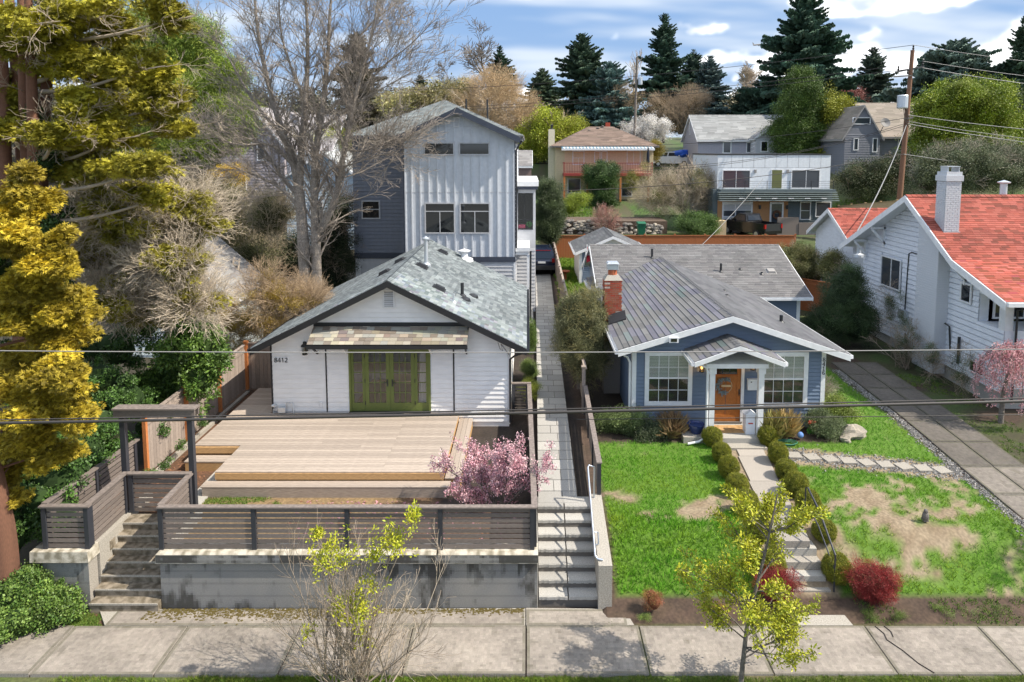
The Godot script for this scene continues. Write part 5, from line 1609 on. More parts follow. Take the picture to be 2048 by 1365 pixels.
# ---------------------------------------------------------------- the white house with the red roof
func make_red_roof_house() -> void:
	var h := thing("red_roof_house", "white house with red shingle roof and painted brick chimney", "house", V3(20, 1.3, -28))
	var X := 16.7
	var L := wall_frame(V3(X, 0, 0), "left")
	boxes(h, "foundation", mats.concrete_pale, [[X + 0.05, 27, 0.4, 2.0, -33.5, -23.45]])
	var g := MB.new()
	g.xf = L
	g.prism(PackedVector2Array([Vector2(-33.5, 2.0), Vector2(-24.8, 2.0), Vector2(-24.8, 6.0), Vector2(-25.4, 6.2), Vector2(-28.8, 8.3), Vector2(-33.5, 6.0)]), -10, -0.03)
	part(h, "wall", g, mats.white_paint)
	g = MB.new()
	g.box(X + 0.03, 27, 2.0, 4.1, -24.799, -23.4)
	part(h, "porch_wall", g, mats.white_paint)
	siding(h, L, PackedVector2Array([Vector2(-33.5, 1.85), Vector2(-28.05, 1.85), Vector2(-28.05, 7.9), Vector2(-28.8, 8.35), Vector2(-33.5, 6.05)]), 0.21, mats.white_paint, true, [[-31.8, 4.08, -30.0, 5.55], [-28.6, 4.65, -28.2, 5.4]])
	siding(h, L, PackedVector2Array([Vector2(-26.6, 1.85), Vector2(-24.8, 1.85), Vector2(-24.8, 6.0), Vector2(-25.4, 6.22), Vector2(-26.6, 6.98)]), 0.21, mats.white_paint, true, [[-25.85, 4.6, -25.15, 5.45], [-25.1, 2.1, -24.2, 2.65]])
	siding(h, L, PackedVector2Array([Vector2(-24.8, 1.85), Vector2(-23.4, 1.85), Vector2(-23.4, 4.1), Vector2(-24.8, 4.1)]), 0.21, mats.white_paint, true, [[-25.1, 2.1, -24.2, 2.65]])
	window(h, L, -31.75, 4.1, 1.7, 1.42, mats.white_trim, {"fw": 0.06, "mullion": 0.52, "glass": mats.dim_glass})
	window(h, L, -28.58, 4.67, 0.36, 0.7, mats.white_trim, {"fw": 0.05})
	window(h, L, -25.84, 4.62, 0.66, 0.78, mats.white_trim, {"fw": 0.07})
	window(h, L, -25.08, 2.12, 0.88, 0.5, mats.white_trim, {"fw": 0.06, "mullion": 0.5})
	# chimney breast, then the stack above the roof laid brick by brick
	var c := holder(h, "painted_chimney", V3(16.5, 1.3, -27.3))
	var cb := MB.new()
	cb.xf = L
	cb.prism(PackedVector2Array([Vector2(-28.05, 1.5), Vector2(-26.6, 1.5), Vector2(-26.6, 6.8), Vector2(-26.95, 7.1), Vector2(-28.05, 7.75)]), 0.0, 0.5)
	part(c, "chimney_breast", cb, mats.white_brick)
	var rng := RandomNumberGenerator.new()
	rng.seed = 77
	for i in 60:
		var y := 1.6 + i * 0.095
		if y > 6.8: break
		brick(c, "course", V3(X - 0.502, y, -27.325), V3(0.012, 0.08, 1.44), mats.white_brick)
		brick(c, "course", V3(X - 0.25, y, -26.598), V3(0.49, 0.08, 0.012), mats.white_brick)
	boxes(c, "stack_core", mats.white_brick, [[16.46, 17.03, 6.5, 9.2, -27.38, -26.78]])
	for i in 28:
		var y := 7.0 + i * 0.082
		var off := 0.1 if i % 2 else 0.0
		for k in 4:
			var x0 := maxf(16.45, 16.45 + k * 0.2 - off)
			var x1 := minf(17.04, 16.45 + (k + 1) * 0.2 - off - 0.012)
			if x1 - x0 > 0.04: brick(c, "brick", V3((x0 + x1) * 0.5, y, -26.775 + rng.randf_range(0, 0.006)), V3(x1 - x0, 0.07, 0.03), mats.white_brick)
			var z0 := maxf(-27.39, -27.39 + k * 0.2 - off)
			var z1 := minf(-26.79, -27.39 + (k + 1) * 0.2 - off - 0.012)
			if z1 - z0 > 0.04: brick(c, "brick", V3(16.455 - rng.randf_range(0, 0.006), y, (z0 + z1) * 0.5), V3(0.03, 0.07, z1 - z0), mats.white_brick)
	boxes(c, "chimney_cap", mats.white_brick, [[16.4, 17.09, 9.2, 9.42, -27.44, -26.72], [16.44, 17.05, 9.42, 9.56, -27.4, -26.76]])
	boxes(c, "chimney_hood", mats.galvanised, [[16.5, 17.0, 9.75, 9.78, -27.34, -26.82], [16.52, 16.55, 9.56, 9.75, -27.32, -26.84], [16.95, 16.98, 9.56, 9.75, -27.32, -26.84]])
	boxes(c, "flashing", mats.galvanised, [[16.42, 17.08, 7.02, 7.2, -26.765, -26.74], [16.3, 17.2, 6.98, 7.0, -26.77, -26.5]])
	# roof planes: back, upper front, flatter lower front
	var R := tones([[0.38, 0.092, 0.062], [0.42, 0.115, 0.083], [0.32, 0.075, 0.05], [0.4, 0.104, 0.074], [0.23, 0.062, 0.04]])
	var wide := 12.0
	for q in [[V3(16.0, 5.35, -22.4), V3(0, 0.95, -3.0), 300, 1.0], [V3(16.0, 6.3, -25.4), V3(0, 2.2, -3.4), 0, 1.0], [V3(16.0 + wide, 5.6, -34.6), V3(0, 2.9, 5.8), 0, -1.0]]:
		var V: Vector3 = q[1]
		var U: Vector3 = Vector3.RIGHT * q[3]
		slab(h, "roof_deck", q[0], U, V.normalized(), wide, V.length(), 0, 0, 0.1, mats.white_paint)
		shingles(h, q[0], U, V.normalized(), wide, V.length(), 0, 0, 0.135, 0.3, R, q[2], V3(5, 10.4, 0))
	ridge_caps(h, V3(16, 8.52, -28.8), V3(28, 8.52, -28.8), V3(0, -0.09, 0.14), V3(0, -0.07, -0.14), 0.22, R)
	var rk := MB.new()
	var ends := [[Vector2(-34.6, 5.6), Vector2(-28.8, 8.5)], [Vector2(-28.8, 8.5), Vector2(-25.4, 6.3)], [Vector2(-25.4, 6.3), Vector2(-22.4, 5.35)]]
	rk.xf = wall_frame(V3(16.0, 0, 0), "left")
	for q in ends: rk.prism(PackedVector2Array([Vector2(q[0].x, q[0].y - 0.28), Vector2(q[1].x, q[1].y - 0.28), Vector2(q[1].x, q[1].y - 0.004), Vector2(q[0].x, q[0].y - 0.004)]), 0.0, 0.05)
	part(h, "rake_board", rk, mats.white_trim)
	boxes(h, "gutter", mats.white_trim, [[16.0, 28.0, 5.2, 5.34, -22.39, -22.28]])
	for z in [-33.2, -31.6, -25.6]:
		var y := 8.5 - 0.5 * absf(z + 28.8) - 0.3 if z < -28.8 else 6.2
		var kb := MB.new()
		kb.bar(V3(X, y - 0.75, z), V3(16.08, y - 0.08, z), 0.09, 0.1)
		kb.bar(V3(X, y, z), V3(16.02, y, z), 0.09, 0.1)
		kb.box(X - 0.1, X - 0.001, y - 0.9, y + 0.05, z - 0.045, z + 0.045)
		part(h, "eave_bracket", kb, mats.white_trim)
	for x in [16.85, 18.9, 21.0]: brick(h, "porch_post", V3(x, 4.65, -23.55), V3(0.3, 1.1, 0.3), mats.white_trim)
	boxes(h, "porch_ceiling", mats.white_paint, [[X, 27, 5.15, 5.25, -24.8, -23.2]])
	boxes(h, "porch_back", mats.plaster, [[X + 0.35, 27, 4.1, 5.15, -25.0, -24.8]])
	boxes(h, "porch_side", mats.white_paint, [[X + 0.03, X + 0.36, 4.1, 5.15, -25.0, -24.78]])
	window(h, wall_frame(V3(0, 0, -24.8), "front"), 17.2, 4.2, 1.2, 0.9, mats.white_trim, {"fw": 0.07})
	window(h, wall_frame(V3(0, 0, -24.8), "front"), 19.0, 4.12, 0.95, 1.0, mats.white_trim, {"fw": 0.07})
	var dp := MB.new()
	dp.tube(PackedVector3Array([V3(17.6, 5.25, -22.35), V3(17.2, 5.0, -23.0), V3(17.05, 4.85, -23.3), V3(17.05, 1.6, -23.3)]), PackedFloat32Array([0.04, 0.04, 0.04, 0.04]), 8)
	dp.tube(PackedVector3Array([V3(16.68, 2.6, -26.3), V3(16.6, 3.5, -26.3), V3(16.5, 3.6, -26.45)]), PackedFloat32Array([0.035, 0.035, 0.035]), 8)
	dp.tube(PackedVector3Array([V3(16.62, 2.2, -25.7), V3(16.62, 3.25, -25.7)]), PackedFloat32Array([0.05, 0.05]), 8)
	dp.tube(PackedVector3Array([V3(16.66, 3.0, -29.6), V3(16.66, 5.9, -29.5), V3(16.66, 6.0, -29.3), V3(16.66, 5.95, -28.2)]), PackedFloat32Array([0.025, 0.025, 0.025, 0.02]), 6)
	part(h, "conduit", dp, mats.iron)
	boxes(h, "meter_box", mats.galvanised, [[16.5, 16.67, 3.0, 3.4, -29.85, -29.35]])
	var lp := MB.new()
	lp.lathe(V3(16.3, 1.3, -27.9), [[0.04, 0.0], [0.04, 1.5], [0.0, 1.5]], 8)
	part(h, "post_pipe", lp, mats.iron)
	vent_pipe(h, V3(20.4, 8.4, -29.2), 0.6, 0.14, mats.galvanised, true)
	# second red roof just behind: the low wing with its flue
	var w := thing("red_roof_cottage", "low white cottage with red roof behind the blue bungalow's back garden", "cottage", V3(19.5, 1.8, -43))
	boxes(w, "wall", mats.white_paint, [[17.6, 23, 1.4, 5.6, -41.3, -36.5]])
	g = MB.new()
	g.xf = wall_frame(V3(17.6, 0, 0), "left")
	g.prism(PackedVector2Array([Vector2(-41.3, 5.6), Vector2(-36.5, 5.6), Vector2(-38.9, 6.95)]), -5, 0)
	part(w, "gable_wall", g, mats.white_paint)
	siding(w, wall_frame(V3(17.6, 0, 0), "left"), PackedVector2Array([Vector2(-41.3, 1.6), Vector2(-36.5, 1.6), Vector2(-36.5, 5.6), Vector2(-38.9, 6.9), Vector2(-41.3, 5.6)]), 0.21, mats.white_paint, false)
	gable(w, Transform3D(Basis(Vector3.UP, -PI / 2), V3(17.2, 0, -38.9)), 2.8, 6.0, 5.5, 7.1, {"tones": R, "tab": 0.3, "e": 0.14, "fw": 0.25})
	vent_pipe(w, V3(17.65, 4.9, -36.0), 1.1, 0.12, mats.galvanised, true)

# ---------------------------------------------------------------- houses up the hill
func simple_house(called: String, label: String, box: Array, m: Material, roof: Dictionary, wins: Array, e := 0.25) -> Node3D:
	var at0 := V3((box[0] + box[1]) * 0.5, box[2], (box[4] + box[5]) * 0.5)
	var h: Node3D = roof.into if roof.has("into") else thing(called, label, "house", at0)
	boxes(h, "wall", m, [[box[0], box[1], box[2] - 3.0, box[3], box[5], box[4]]])
	if e > 0.0:
		siding(h, wall_frame(V3(0, 0, box[4]), "front"), PackedVector2Array([Vector2(box[0], box[2]), Vector2(box[1], box[2]), Vector2(box[1], box[3]), Vector2(box[0], box[3])]), e, m, false)
		siding(h, wall_frame(V3(box[0], 0, 0), "left"), PackedVector2Array([Vector2(box[5], box[2]), Vector2(box[4], box[2]), Vector2(box[4], box[3]), Vector2(box[5], box[3])]), e, m, false)
	var cx: float = (box[0] + box[1]) * 0.5
	var cz: float = (box[4] + box[5]) * 0.5
	var over: float = roof.get("over", 0.5)
	if roof.kind == "x" or roof.kind == "z":
		var half: float = ((box[4] - box[5]) if roof.kind == "x" else (box[1] - box[0])) * 0.5 + over
		var length: float = ((box[1] - box[0]) if roof.kind == "x" else (box[4] - box[5])) + over * 1.2
		var at := V3(box[0] - over * 0.6, 0, cz) if roof.kind == "x" else V3(cx, 0, box[4] + over * 0.6)
		var T := Transform3D(Basis(Vector3.UP, -PI / 2) if roof.kind == "x" else Basis(), at)
		var drop: float = over * (roof.yr - box[3]) / (half - over)
		gable(h, T, half, length, box[3] - drop + 0.05, roof.yr, {"tones": roof.tones, "tab": 0.9, "e": 0.24, "thick": 0.01, "gap": 0.0, "fascia": roof.get("fascia", mats.white_trim), "fw": 0.22, "gutter": false})
		var g := MB.new()
		if roof.kind == "x":
			g.xf = wall_frame(V3(box[0], 0, 0), "left")
			g.prism(PackedVector2Array([Vector2(box[5], box[3]), Vector2(box[4], box[3]), Vector2(cz, roof.yr - 0.12)]), -(box[1] - box[0]), 0)
		else: g.prism(PackedVector2Array([Vector2(box[0], box[3]), Vector2(box[1], box[3]), Vector2(cx, roof.yr - 0.12)]), box[5], box[4])
		part(h, "gable_wall", g, roof.get("gable", m))
	elif roof.kind == "hip": hip(h, box[0] - over, box[1] + over, box[4] + over, box[5] - over, box[3], roof.yr, roof.tones, 0.24, 0.9, 0.2)
	for w in wins: window(h, wall_frame(V3(0, 0, box[4]), "front") if w[0] == "f" else wall_frame(V3(box[0], 0, 0), "left"), w[1], w[2], w[3], w[4], mats.white_trim, w[5] if w.size() > 5 else {"fw": 0.09, "glass": mats.dim_glass})
	return h

func make_far_houses() -> void:
	var grey := tones([[0.3, 0.29, 0.28], [0.35, 0.34, 0.33], [0.26, 0.25, 0.245]])
	var brown := tones([[0.23, 0.165, 0.13], [0.27, 0.195, 0.155], [0.19, 0.14, 0.11]])
	# yellow two-storey house with the red deck
	var yellow := mat("yellow_board", 0.62, 0.53, 0.33, 0.7, "soft")
	var peach := mat("peach_board", 0.72, 0.53, 0.34, 0.7, "soft")
	var y := simple_house("yellow_house", "two-storey yellow house with brown hip roof and red balcony", [3.25, 14.7, 4.4, 10.9, -80.0, -88.5], yellow, {"kind": "hip", "yr": 13.3, "tones": brown, "over": 0.6}, [["f", 4.7, 5.4, 1.55, 1.75], ["f", 7.8, 9.0, 0.72, 1.33], ["f", 8.62, 9.0, 0.72, 1.33], ["f", 11.6, 8.75, 1.6, 1.65, {"fw": 0.08, "mullion": 0.5, "glass": mats.dim_glass}], ["f", 5.25, 8.7, 1.4, 1.65, {"fw": 0.1, "mullion": 0.5, "split": 0.5, "glass": mats.dim_glass}], ["f", 11.0, 5.0, 1.3, 1.6]])
	boxes(y, "upper_wall", peach, [[4.35, 13.5, 7.75, 10.75, -79.99, -79.94]])
	siding(y, wall_frame(V3(0, 0, -79.94), "front"), PackedVector2Array([Vector2(4.4, 7.8), Vector2(5.2, 7.8), Vector2(5.2, 10.7), Vector2(4.4, 10.7)]), 0.25, peach, false)
	var red := mat("red_wood", 0.3, 0.045, 0.035, 0.6, "wood", V3(0.5, 5, 0.5))
	boxes(y, "balcony", red, [[4.1, 14.2, 7.5, 7.78, -79.9, -77.6], [4.1, 14.2, 8.93, 9.0, -77.68, -77.6], [4.1, 14.2, 8.0, 8.05, -77.67, -77.62], [4.1, 4.18, 8.93, 9.0, -79.9, -77.69]])
	for i in 54: brick(y, "baluster", V3(4.2 + i * 0.188, 8.36, -77.645), V3(0.035, 1.12, 0.035), red)
	for x in [4.15, 9.0, 14.15]: brick(y, "newel", V3(x, 8.42, -77.64), V3(0.12, 1.3, 0.12), red)
	for x in [4.2, 6.85, 10.6, 13.8]: brick(y, "post", V3(x, 6.0, -77.75), V3(0.22, 3.1, 0.22), mats.orange_post)
	var ab := MB.new()
	ab.tinted = true
	for i in 54:
		ab.col = C3(0.75, 0.77, 0.78) if i % 2 else C3(0.13, 0.25, 0.33)
		var x := 3.95 + i * 0.196
		ab.hexa([V3(x, 10.62, -78.5), V3(x + 0.196, 10.62, -78.5), V3(x + 0.196, 10.8, -79.9), V3(x, 10.8, -79.9), V3(x, 10.66, -78.5), V3(x + 0.196, 10.66, -78.5), V3(x + 0.196, 10.86, -79.9), V3(x, 10.86, -79.9)])
	part(y, "awning", ab, mats.paint)
	boxes(y, "awning_bar", mats.white_trim, [[3.9, 14.6, 10.4, 10.62, -78.55, -78.45]])
	boxes(y, "side_chimney", mat("cream_board", 0.72, 0.66, 0.5, 0.7, "soft"), [[2.5, 3.24, 4.0, 12.9, -82.6, -81.6]])
	vent_pipe(y, V3(2.87, 12.9, -82.1), 0.45, 0.14, mats.iron, true)
	boxes(y, "roof_chimney", mats.red_brick2, [[9.75, 10.3, 12.5, 13.85, -86.2, -85.6]])
	for p in [[7.5, 12.6], [8.6, 12.9], [10.9, 12.1], [12.0, 11.6], [9.2, 13.1]]: vent_pipe(y, V3(p[0], p[1], -82.5 + (p[1] - 12.0) * -1.4), 0.2, 0.12, mats.stone, true)
	var um := thing("garden_umbrella", "closed dark blue parasol on the red balcony", "parasol", V3(13.8, 7.8, -78.3))
	var ub := MB.new()
	ub.lathe(V3(13.8, 7.78, -78.3), [[0.03, 0.0], [0.03, 1.2], [0.2, 1.25], [0.16, 2.2], [0.05, 3.0], [0.0, 3.05]], 10)
	part(um, "cloth", ub, mat("navy_cloth", 0.015, 0.02, 0.035, 0.9))
	# modern white and grey house
	var mh := thing("modern_house", "flat-roofed white modern house with grey ground floor and balcony", "house", V3(21.5, 3.0, -64))
	var panel := mat("white_panel", 0.76, 0.79, 0.82, 0.5, "soft")
	var slate := mat("slate_board", 0.1, 0.13, 0.14, 0.6, "soft")
	boxes(mh, "upper_floor", panel, [[16.7, 26.6, 7.0, 10.0, -69, -60]])
	boxes(mh, "parapet", mats.iron, [[16.65, 26.65, 10.0, 10.1, -69.1, -59.95]])
	for i in 9: boxes(mh, "panel_joint", mats.plaster, [[17.9 + i * 0.98 - 0.01, 17.9 + i * 0.98 + 0.01, 8.9, 9.99, -59.999, -59.994]])
	boxes(mh, "panel_joint", mats.plaster, [[16.72, 26.58, 8.88, 8.9, -59.999, -59.994]])
	boxes(mh, "ground_floor", slate, [[16.2, 26.6, 0.5, 7.0, -68, -59.4]])
	boxes(mh, "balcony_floor", slate, [[16.6, 26.5, 6.85, 7.05, -59.95, -58.5]])
	siding(mh, wall_frame(V3(0, 0, -59.4), "front"), PackedVector2Array([Vector2(22.75, 2.6), Vector2(26.6, 2.6), Vector2(26.6, 5.9), Vector2(22.75, 5.9)]), 0.2, slate, false)
	var metal := mat("grey_metal_roof", 0.25, 0.29, 0.28, 0.4, "soft")
	for i in 5: boxes(mh, "metal_sheet", metal, [[16.4, 26.6, 6.78 - i * 0.17, 6.84 - i * 0.17, -59.0 + i * 0.12, -58.45 + i * 0.12]])
	for i in 6: boxes(mh, "soffit_light", mats.white_trim, [[18.0 + i * 1.4, 18.45 + i * 1.4, 6.3, 6.36, -57.95, -57.84]])
	var F := wall_frame(V3(0, 0, -60.0), "front")
	window(mh, F, 17.1, 7.05, 2.5, 1.65, mats.white_trim, {"fw": 0.08, "mullion": 0.49, "glass": mats.dim_glass})
	window(mh, F, 23.15, 7.05, 2.55, 1.68, mats.white_trim, {"fw": 0.08, "mullion": 0.52, "glass": mats.dim_glass})
	var gd := boxes(mh, "balcony_door", mats.white_trim, [[21.4, 22.42, 7.05, 8.75, -59.99, -59.95]])
	boxes(gd, "pane", mat("olive_glass", 0.15, 0.16, 0.06, 0.15), [[21.48, 22.34, 7.08, 8.68, -59.95, -59.94]])
	for x in [19.9, 22.75]: boxes(mh, "wall_lamp", mats.plaster, [[x, x + 0.18, 8.45, 8.72, -59.99, -59.85]])
	var rl := MB.new()
	for i in 4: rl.rod(V3(16.7, 7.25 + i * 0.17, -58.6), V3(26.5, 7.25 + i * 0.17, -58.6), 0.014, 5)
	for i in 6: rl.rod(V3(16.8 + i * 1.9, 7.0, -58.6), V3(16.8 + i * 1.9, 7.8, -58.6), 0.025, 5)
	part(mh, "railing", rl, mats.iron)
	boxes(mh, "brick_front", mat("tan_brick", 0.46, 0.24, 0.11, 0.9, "fine"), [[16.6, 22.75, 2.5, 6.1, -59.39, -59.35]])
	var gdr := boxes(mh, "garage_door", mats.white_trim, [[17.0, 19.65, 3.0, 5.95, -59.34, -59.28]])
	for i in 5: boxes(gdr, "panel", mats.dim_glass if i % 2 else mats.light_board, [[17.12, 18.1, 3.1 + i * 0.53, 3.58 + i * 0.53, -59.28, -59.27], [18.2, 19.5, 3.1 + i * 0.53, 3.58 + i * 0.53, -59.28, -59.27]])
	var fd := boxes(mh, "front_door", mats.white_trim, [[21.15, 22.35, 3.3, 5.9, -59.34, -59.28]])
	boxes(fd, "leaf", mats.dim_glass, [[21.3, 22.2, 3.35, 5.75, -59.28, -59.26]])
	var wl := MB.new()
	for i in 20:
		var a := TAU * i / 20.0
		wl.blob(V3(21.75 + cos(a) * 0.3, 4.8 + sin(a) * 0.3, -59.2), V3(0.1, 0.1, 0.08), 0.6, i, 4, 6)
	single("wreath", wl, mats.needle_litter, "dark round wreath on the front door of the modern house", "wreath")
	for x in [20.2, 22.55]: boxes(mh, "wall_lamp", mats.iron, [[x, x + 0.15, 5.3, 5.65, -59.34, -59.2]])
	window(mh, wall_frame(V3(0, 0, -59.4), "front"), 23.8, 4.35, 0.95, 1.6, mats.white_trim, {"fw": 0.08, "split": 0.5, "glass": mats.dim_glass})
	window(mh, wall_frame(V3(0, 0, -59.4), "front"), 25.15, 4.6, 1.35, 1.35, mats.white_trim, {"fw": 0.08, "glass": mats.dim_glass})
	boxes(self, "porch_screen", mats.slat3, [[21.2, 23.0, 3.0, 4.75, -57.6, -57.5]])
	tag(get_node("porch_screen"), "low weathered board screen before the modern house's door", "screen")
	boxes(self, "courtyard_screen", mats.slat2, [[23.01, 25.6, 2.8, 4.3, -57.55, -57.45]])
	tag(get_node("courtyard_screen"), "grey board screen in front of the modern house's right windows", "screen")
	boxes(self, "gate_pier", mat("tan_stone", 0.55, 0.42, 0.26, 0.9, "fine"), [[15.6, 16.6, 2.6, 4.55, -57.4, -56.6]])
	tag(get_node("gate_pier"), "tan block pier left of the black pickup", "pier")
	var gb := simple_house("grey_blue_house", "pale grey-violet house with gabled porch wing behind the modern house", [20.9, 33.0, 8.3, 11.9, -84.0, -92.0], mat("violet_board", 0.4, 0.39, 0.44, 0.7, "soft"), {"kind": "x", "yr": 14.9, "tones": tones([[0.33, 0.34, 0.34], [0.38, 0.39, 0.39], [0.29, 0.3, 0.3]]), "over": 0.4}, [["f", 23.9, 10.0, 1.1, 1.55, {"fw": 0.14, "glass": mats.dim_glass}], ["l", -88.4, 12.4, 0.4, 1.6, {"fw": 0.08}], ["f", 26.8, 10.1, 0.9, 1.3]])
	var wing := simple_house("porch_wing", "small gabled porch wing of the grey-violet house beside a white trellis", [27.3, 31.5, 8.3, 12.0, -82.0, -84.3], mats.light_board, {"kind": "z", "yr": 13.4, "tones": grey, "over": 0.3, "into": gb}, [["f", 27.85, 10.2, 0.95, 1.35, {"fw": 0.13}]])
	var tr := MB.new()
	for i in 2: tr.bar(V3(26.6 + i * 0.5, 8.6, -81.6), V3(26.6 + i * 0.5, 13.2, -81.6), 0.06, 0.06)
	for i in 10: tr.bar(V3(26.6, 8.9 + i * 0.45, -81.6), V3(27.1, 9.1 + i * 0.45, -81.6), 0.05, 0.05, Vector3.FORWARD)
	part(wing, "trellis", tr, mats.white_trim)
	var gr := mat("grey_shingle_wall", 0.2, 0.21, 0.24, 0.8, "soft", V3(0.5, 4, 0.5))
	var gg := simple_house("grey_gabled_house", "dark grey gabled house behind the tall utility pole", [33.3, 37.0, 8.2, 12.1, -72.0, -81.0], gr, {"kind": "z", "yr": 15.1, "tones": tones([[0.3, 0.26, 0.21], [0.35, 0.3, 0.25]]), "over": 0.35, "fascia": mats.plaster}, [["f", 34.0, 13.1, 1.9, 0.75], ["f", 34.2, 10.4, 0.55, 1.3], ["f", 36.2, 10.2, 0.55, 1.5]])
	simple_house("grey_side_wing", "grey side wing with brown roof right of the utility pole's gabled house", [37.0, 47.0, 8.2, 12.1, -73.0, -82.0], gr, {"kind": "x", "yr": 15.7, "tones": tones([[0.3, 0.26, 0.21], [0.35, 0.3, 0.25]]), "over": 0.4, "fascia": mats.plaster, "into": gg}, [["f", 39.4, 10.3, 1.0, 1.5], ["f", 42.5, 10.3, 1.0, 1.5]])
	var dish := thing("satellite_dish", "round satellite dish on the roof edge of the dark grey gabled house", "satellite dish", V3(36.9, 13.2, -71.0))
	var db := MB.new()
	db.lathe(Vector3.ZERO, [[0.0, 0.0], [0.3, 0.05], [0.5, 0.16], [0.49, 0.19], [0.0, 0.03]], 18)
	var dm := part(dish, "bowl", db, mats.plaster)
	dm.transform = Transform3D(Basis(Vector3.RIGHT, 1.2), Vector3.ZERO)
	var dd := MB.new()
	dd.bar(V3(36.9, 13.2, -71.0), V3(36.6, 12.2, -71.3), 0.06, 0.06)
	part(dish, "arm", dd, mats.iron)
	# left side, seen through the bare maple
	var pk := mat("mauve_board", 0.37, 0.33, 0.34, 0.8, "soft", V3(0.5, 4, 0.5))
	var mg := simple_house("mauve_gable_house", "mauve shingled gable house seen through the bare maple", [-26.9, -21.3, 4.8, 10.9, -60.0, -72.0], pk, {"kind": "z", "yr": 14.3, "tones": tones([[0.42, 0.39, 0.4], [0.48, 0.45, 0.45]]), "over": 0.5}, [["f", -25.0, 10.9, 0.9, 1.0], ["f", -23.7, 9.5, 0.8, 1.6], ["f", -25.6, 6.8, 0.9, 1.5]])
	simple_house("white_wing", "white side wing of the mauve house with pale roof behind the maple trunk", [-21.3, -17.5, 4.8, 10.4, -60.6, -71.0], mats.white_paint, {"kind": "x", "yr": 13.8, "tones": tones([[0.42, 0.39, 0.4], [0.48, 0.45, 0.45]]), "over": 0.4, "into": mg}, [["f", -20.6, 8.6, 0.7, 1.4], ["f", -19.0, 6.4, 0.7, 1.4]])
	simple_house("light_blue_garage", "light blue garage with pale roof between the maple trunks and the tall house", [-19.5, -13.5, 2.2, 8.3, -55.0, -63.0], mat("sky_board", 0.5, 0.6, 0.68, 0.7, "soft"), {"kind": "z", "yr": 10.3, "tones": tones([[0.5, 0.52, 0.52], [0.56, 0.58, 0.57]]), "over": 0.5}, [["f", -17.6, 5.0, 1.1, 1.3]])
	var sh := simple_house("old_shed", "old pale blue shingled shed half hidden by the cedar and vines", [-16.6, -12.45, 1.2, 4.5, -28.0, -31.5], mat("pale_shingle", 0.5, 0.56, 0.57, 0.85, "blotch", V3(1, 2.2, 1)), {"kind": "z", "yr": 6.4, "tones": grey, "over": 0.35}, [], 0.2)
	sh.set_meta("category", "shed")
	var gsh := MB.new()
	siding(sh, wall_frame(V3(0, 0, -27.99), "front"), PackedVector2Array([Vector2(-16.6, 4.5), Vector2(-12.45, 4.5), Vector2(-14.5, 6.25)]), 0.2, mats.pale_shingle, false)
	simple_house("brown_shed", "weathered brown outbuilding with grey roof right behind the tall house", [-1.6, 0.35, 3.4, 9.05, -62.0, -66.0], mat("brown_board", 0.24, 0.17, 0.15, 0.85, "wood", V3(4, 0.5, 4)), {"kind": "x", "yr": 10.4, "tones": grey, "over": 0.15}, [], 0.0)
	simple_house("tan_roof_house", "low dark house with tan roof behind the yellow house's ridge", [5.5, 13.0, 9.5, 14.0, -104.0, -112.0], mats.iron, {"kind": "z", "yr": 16.6, "tones": tones([[0.3, 0.26, 0.22], [0.36, 0.31, 0.26]]), "over": 0.8, "fascia": mats.plaster}, [])
	simple_house("low_tan_house", "long low tan-roofed house on the crest behind the lime green tree", [-14.0, 4.5, 9.5, 14.6, -108.0, -116.0], mats.plaster, {"kind": "x", "yr": 16.8, "tones": tones([[0.34, 0.3, 0.24], [0.4, 0.35, 0.29]]), "over": 0.5}, [])
	var rowh := [[46.0, 58.0, 16.5, 21.5, -165.0, "pale grey crest house between the two blue spruces", 23.2], [62.0, 73.0, 18.0, 23.0, -170.0, "pale crest house with a low grey roof left of the tall fir", 24.6], [88.0, 104.0, 14.0, 19.6, -160.0, "white flat crest house left of the utility pole's transformer", 21.0], [56.0, 60.0, 18.0, 24.0, -200.0, "small far grey block on the crest above the violet house", 26.0], [100.0, 118.0, 18.0, 22.0, -190.0, "far pale house on the crest right of the utility pole", 24.0]]
	for q in rowh:
		var ws := []
		for i in 5: ws.append(["f", q[0] + 1.0 + i * (q[1] - q[0] - 2.0) / 5.0, q[3] - 2.6, 1.3, 1.3])
		simple_house("crest_house", q[5], [q[0], q[1], q[2], q[3], q[4], q[4] - 9.0], mats.light_board if q[0] < 80.0 else mats.white_paint, {"kind": "x", "yr": q[6], "tones": grey, "over": 0.5}, ws, 0.0)
	# fences and stones at the back of the lots
	board_fence("red_cedar_fence", "long orange stained board fence across the back of the blue bungalow's lot", V3(2.1, 1.95, -53.0), V3(21.0, 1.95, -53.0), 1.8, 0.2, "orange_fence", mats.orange_fence, 2.4, false, -1.0)
	board_fence("red_cedar_fence", "orange board fence beside the blue bungalow's rear corner", V3(13.0, 1.65, -39.6), V3(16.3, 1.6, -35.5), 1.75, 0.2, "orange_fence", mats.orange_fence, 2.2, false, 1.0)
	board_fence("tan_fence", "new tan board fence stepping up right of the modern house", V3(26.7, 4.0, -58.5), V3(27.0, 5.4, -47.5), 1.6, 0.25, "tan_fence", mats.tan_fence, 2.2, false, -1.0)
	var sw := thing("stone_wall", "dry stone retaining wall behind the back fence", "stone wall", V3(5.5, 3.3, -58))
	var rng := RandomNumberGenerator.new()
	rng.seed = 8
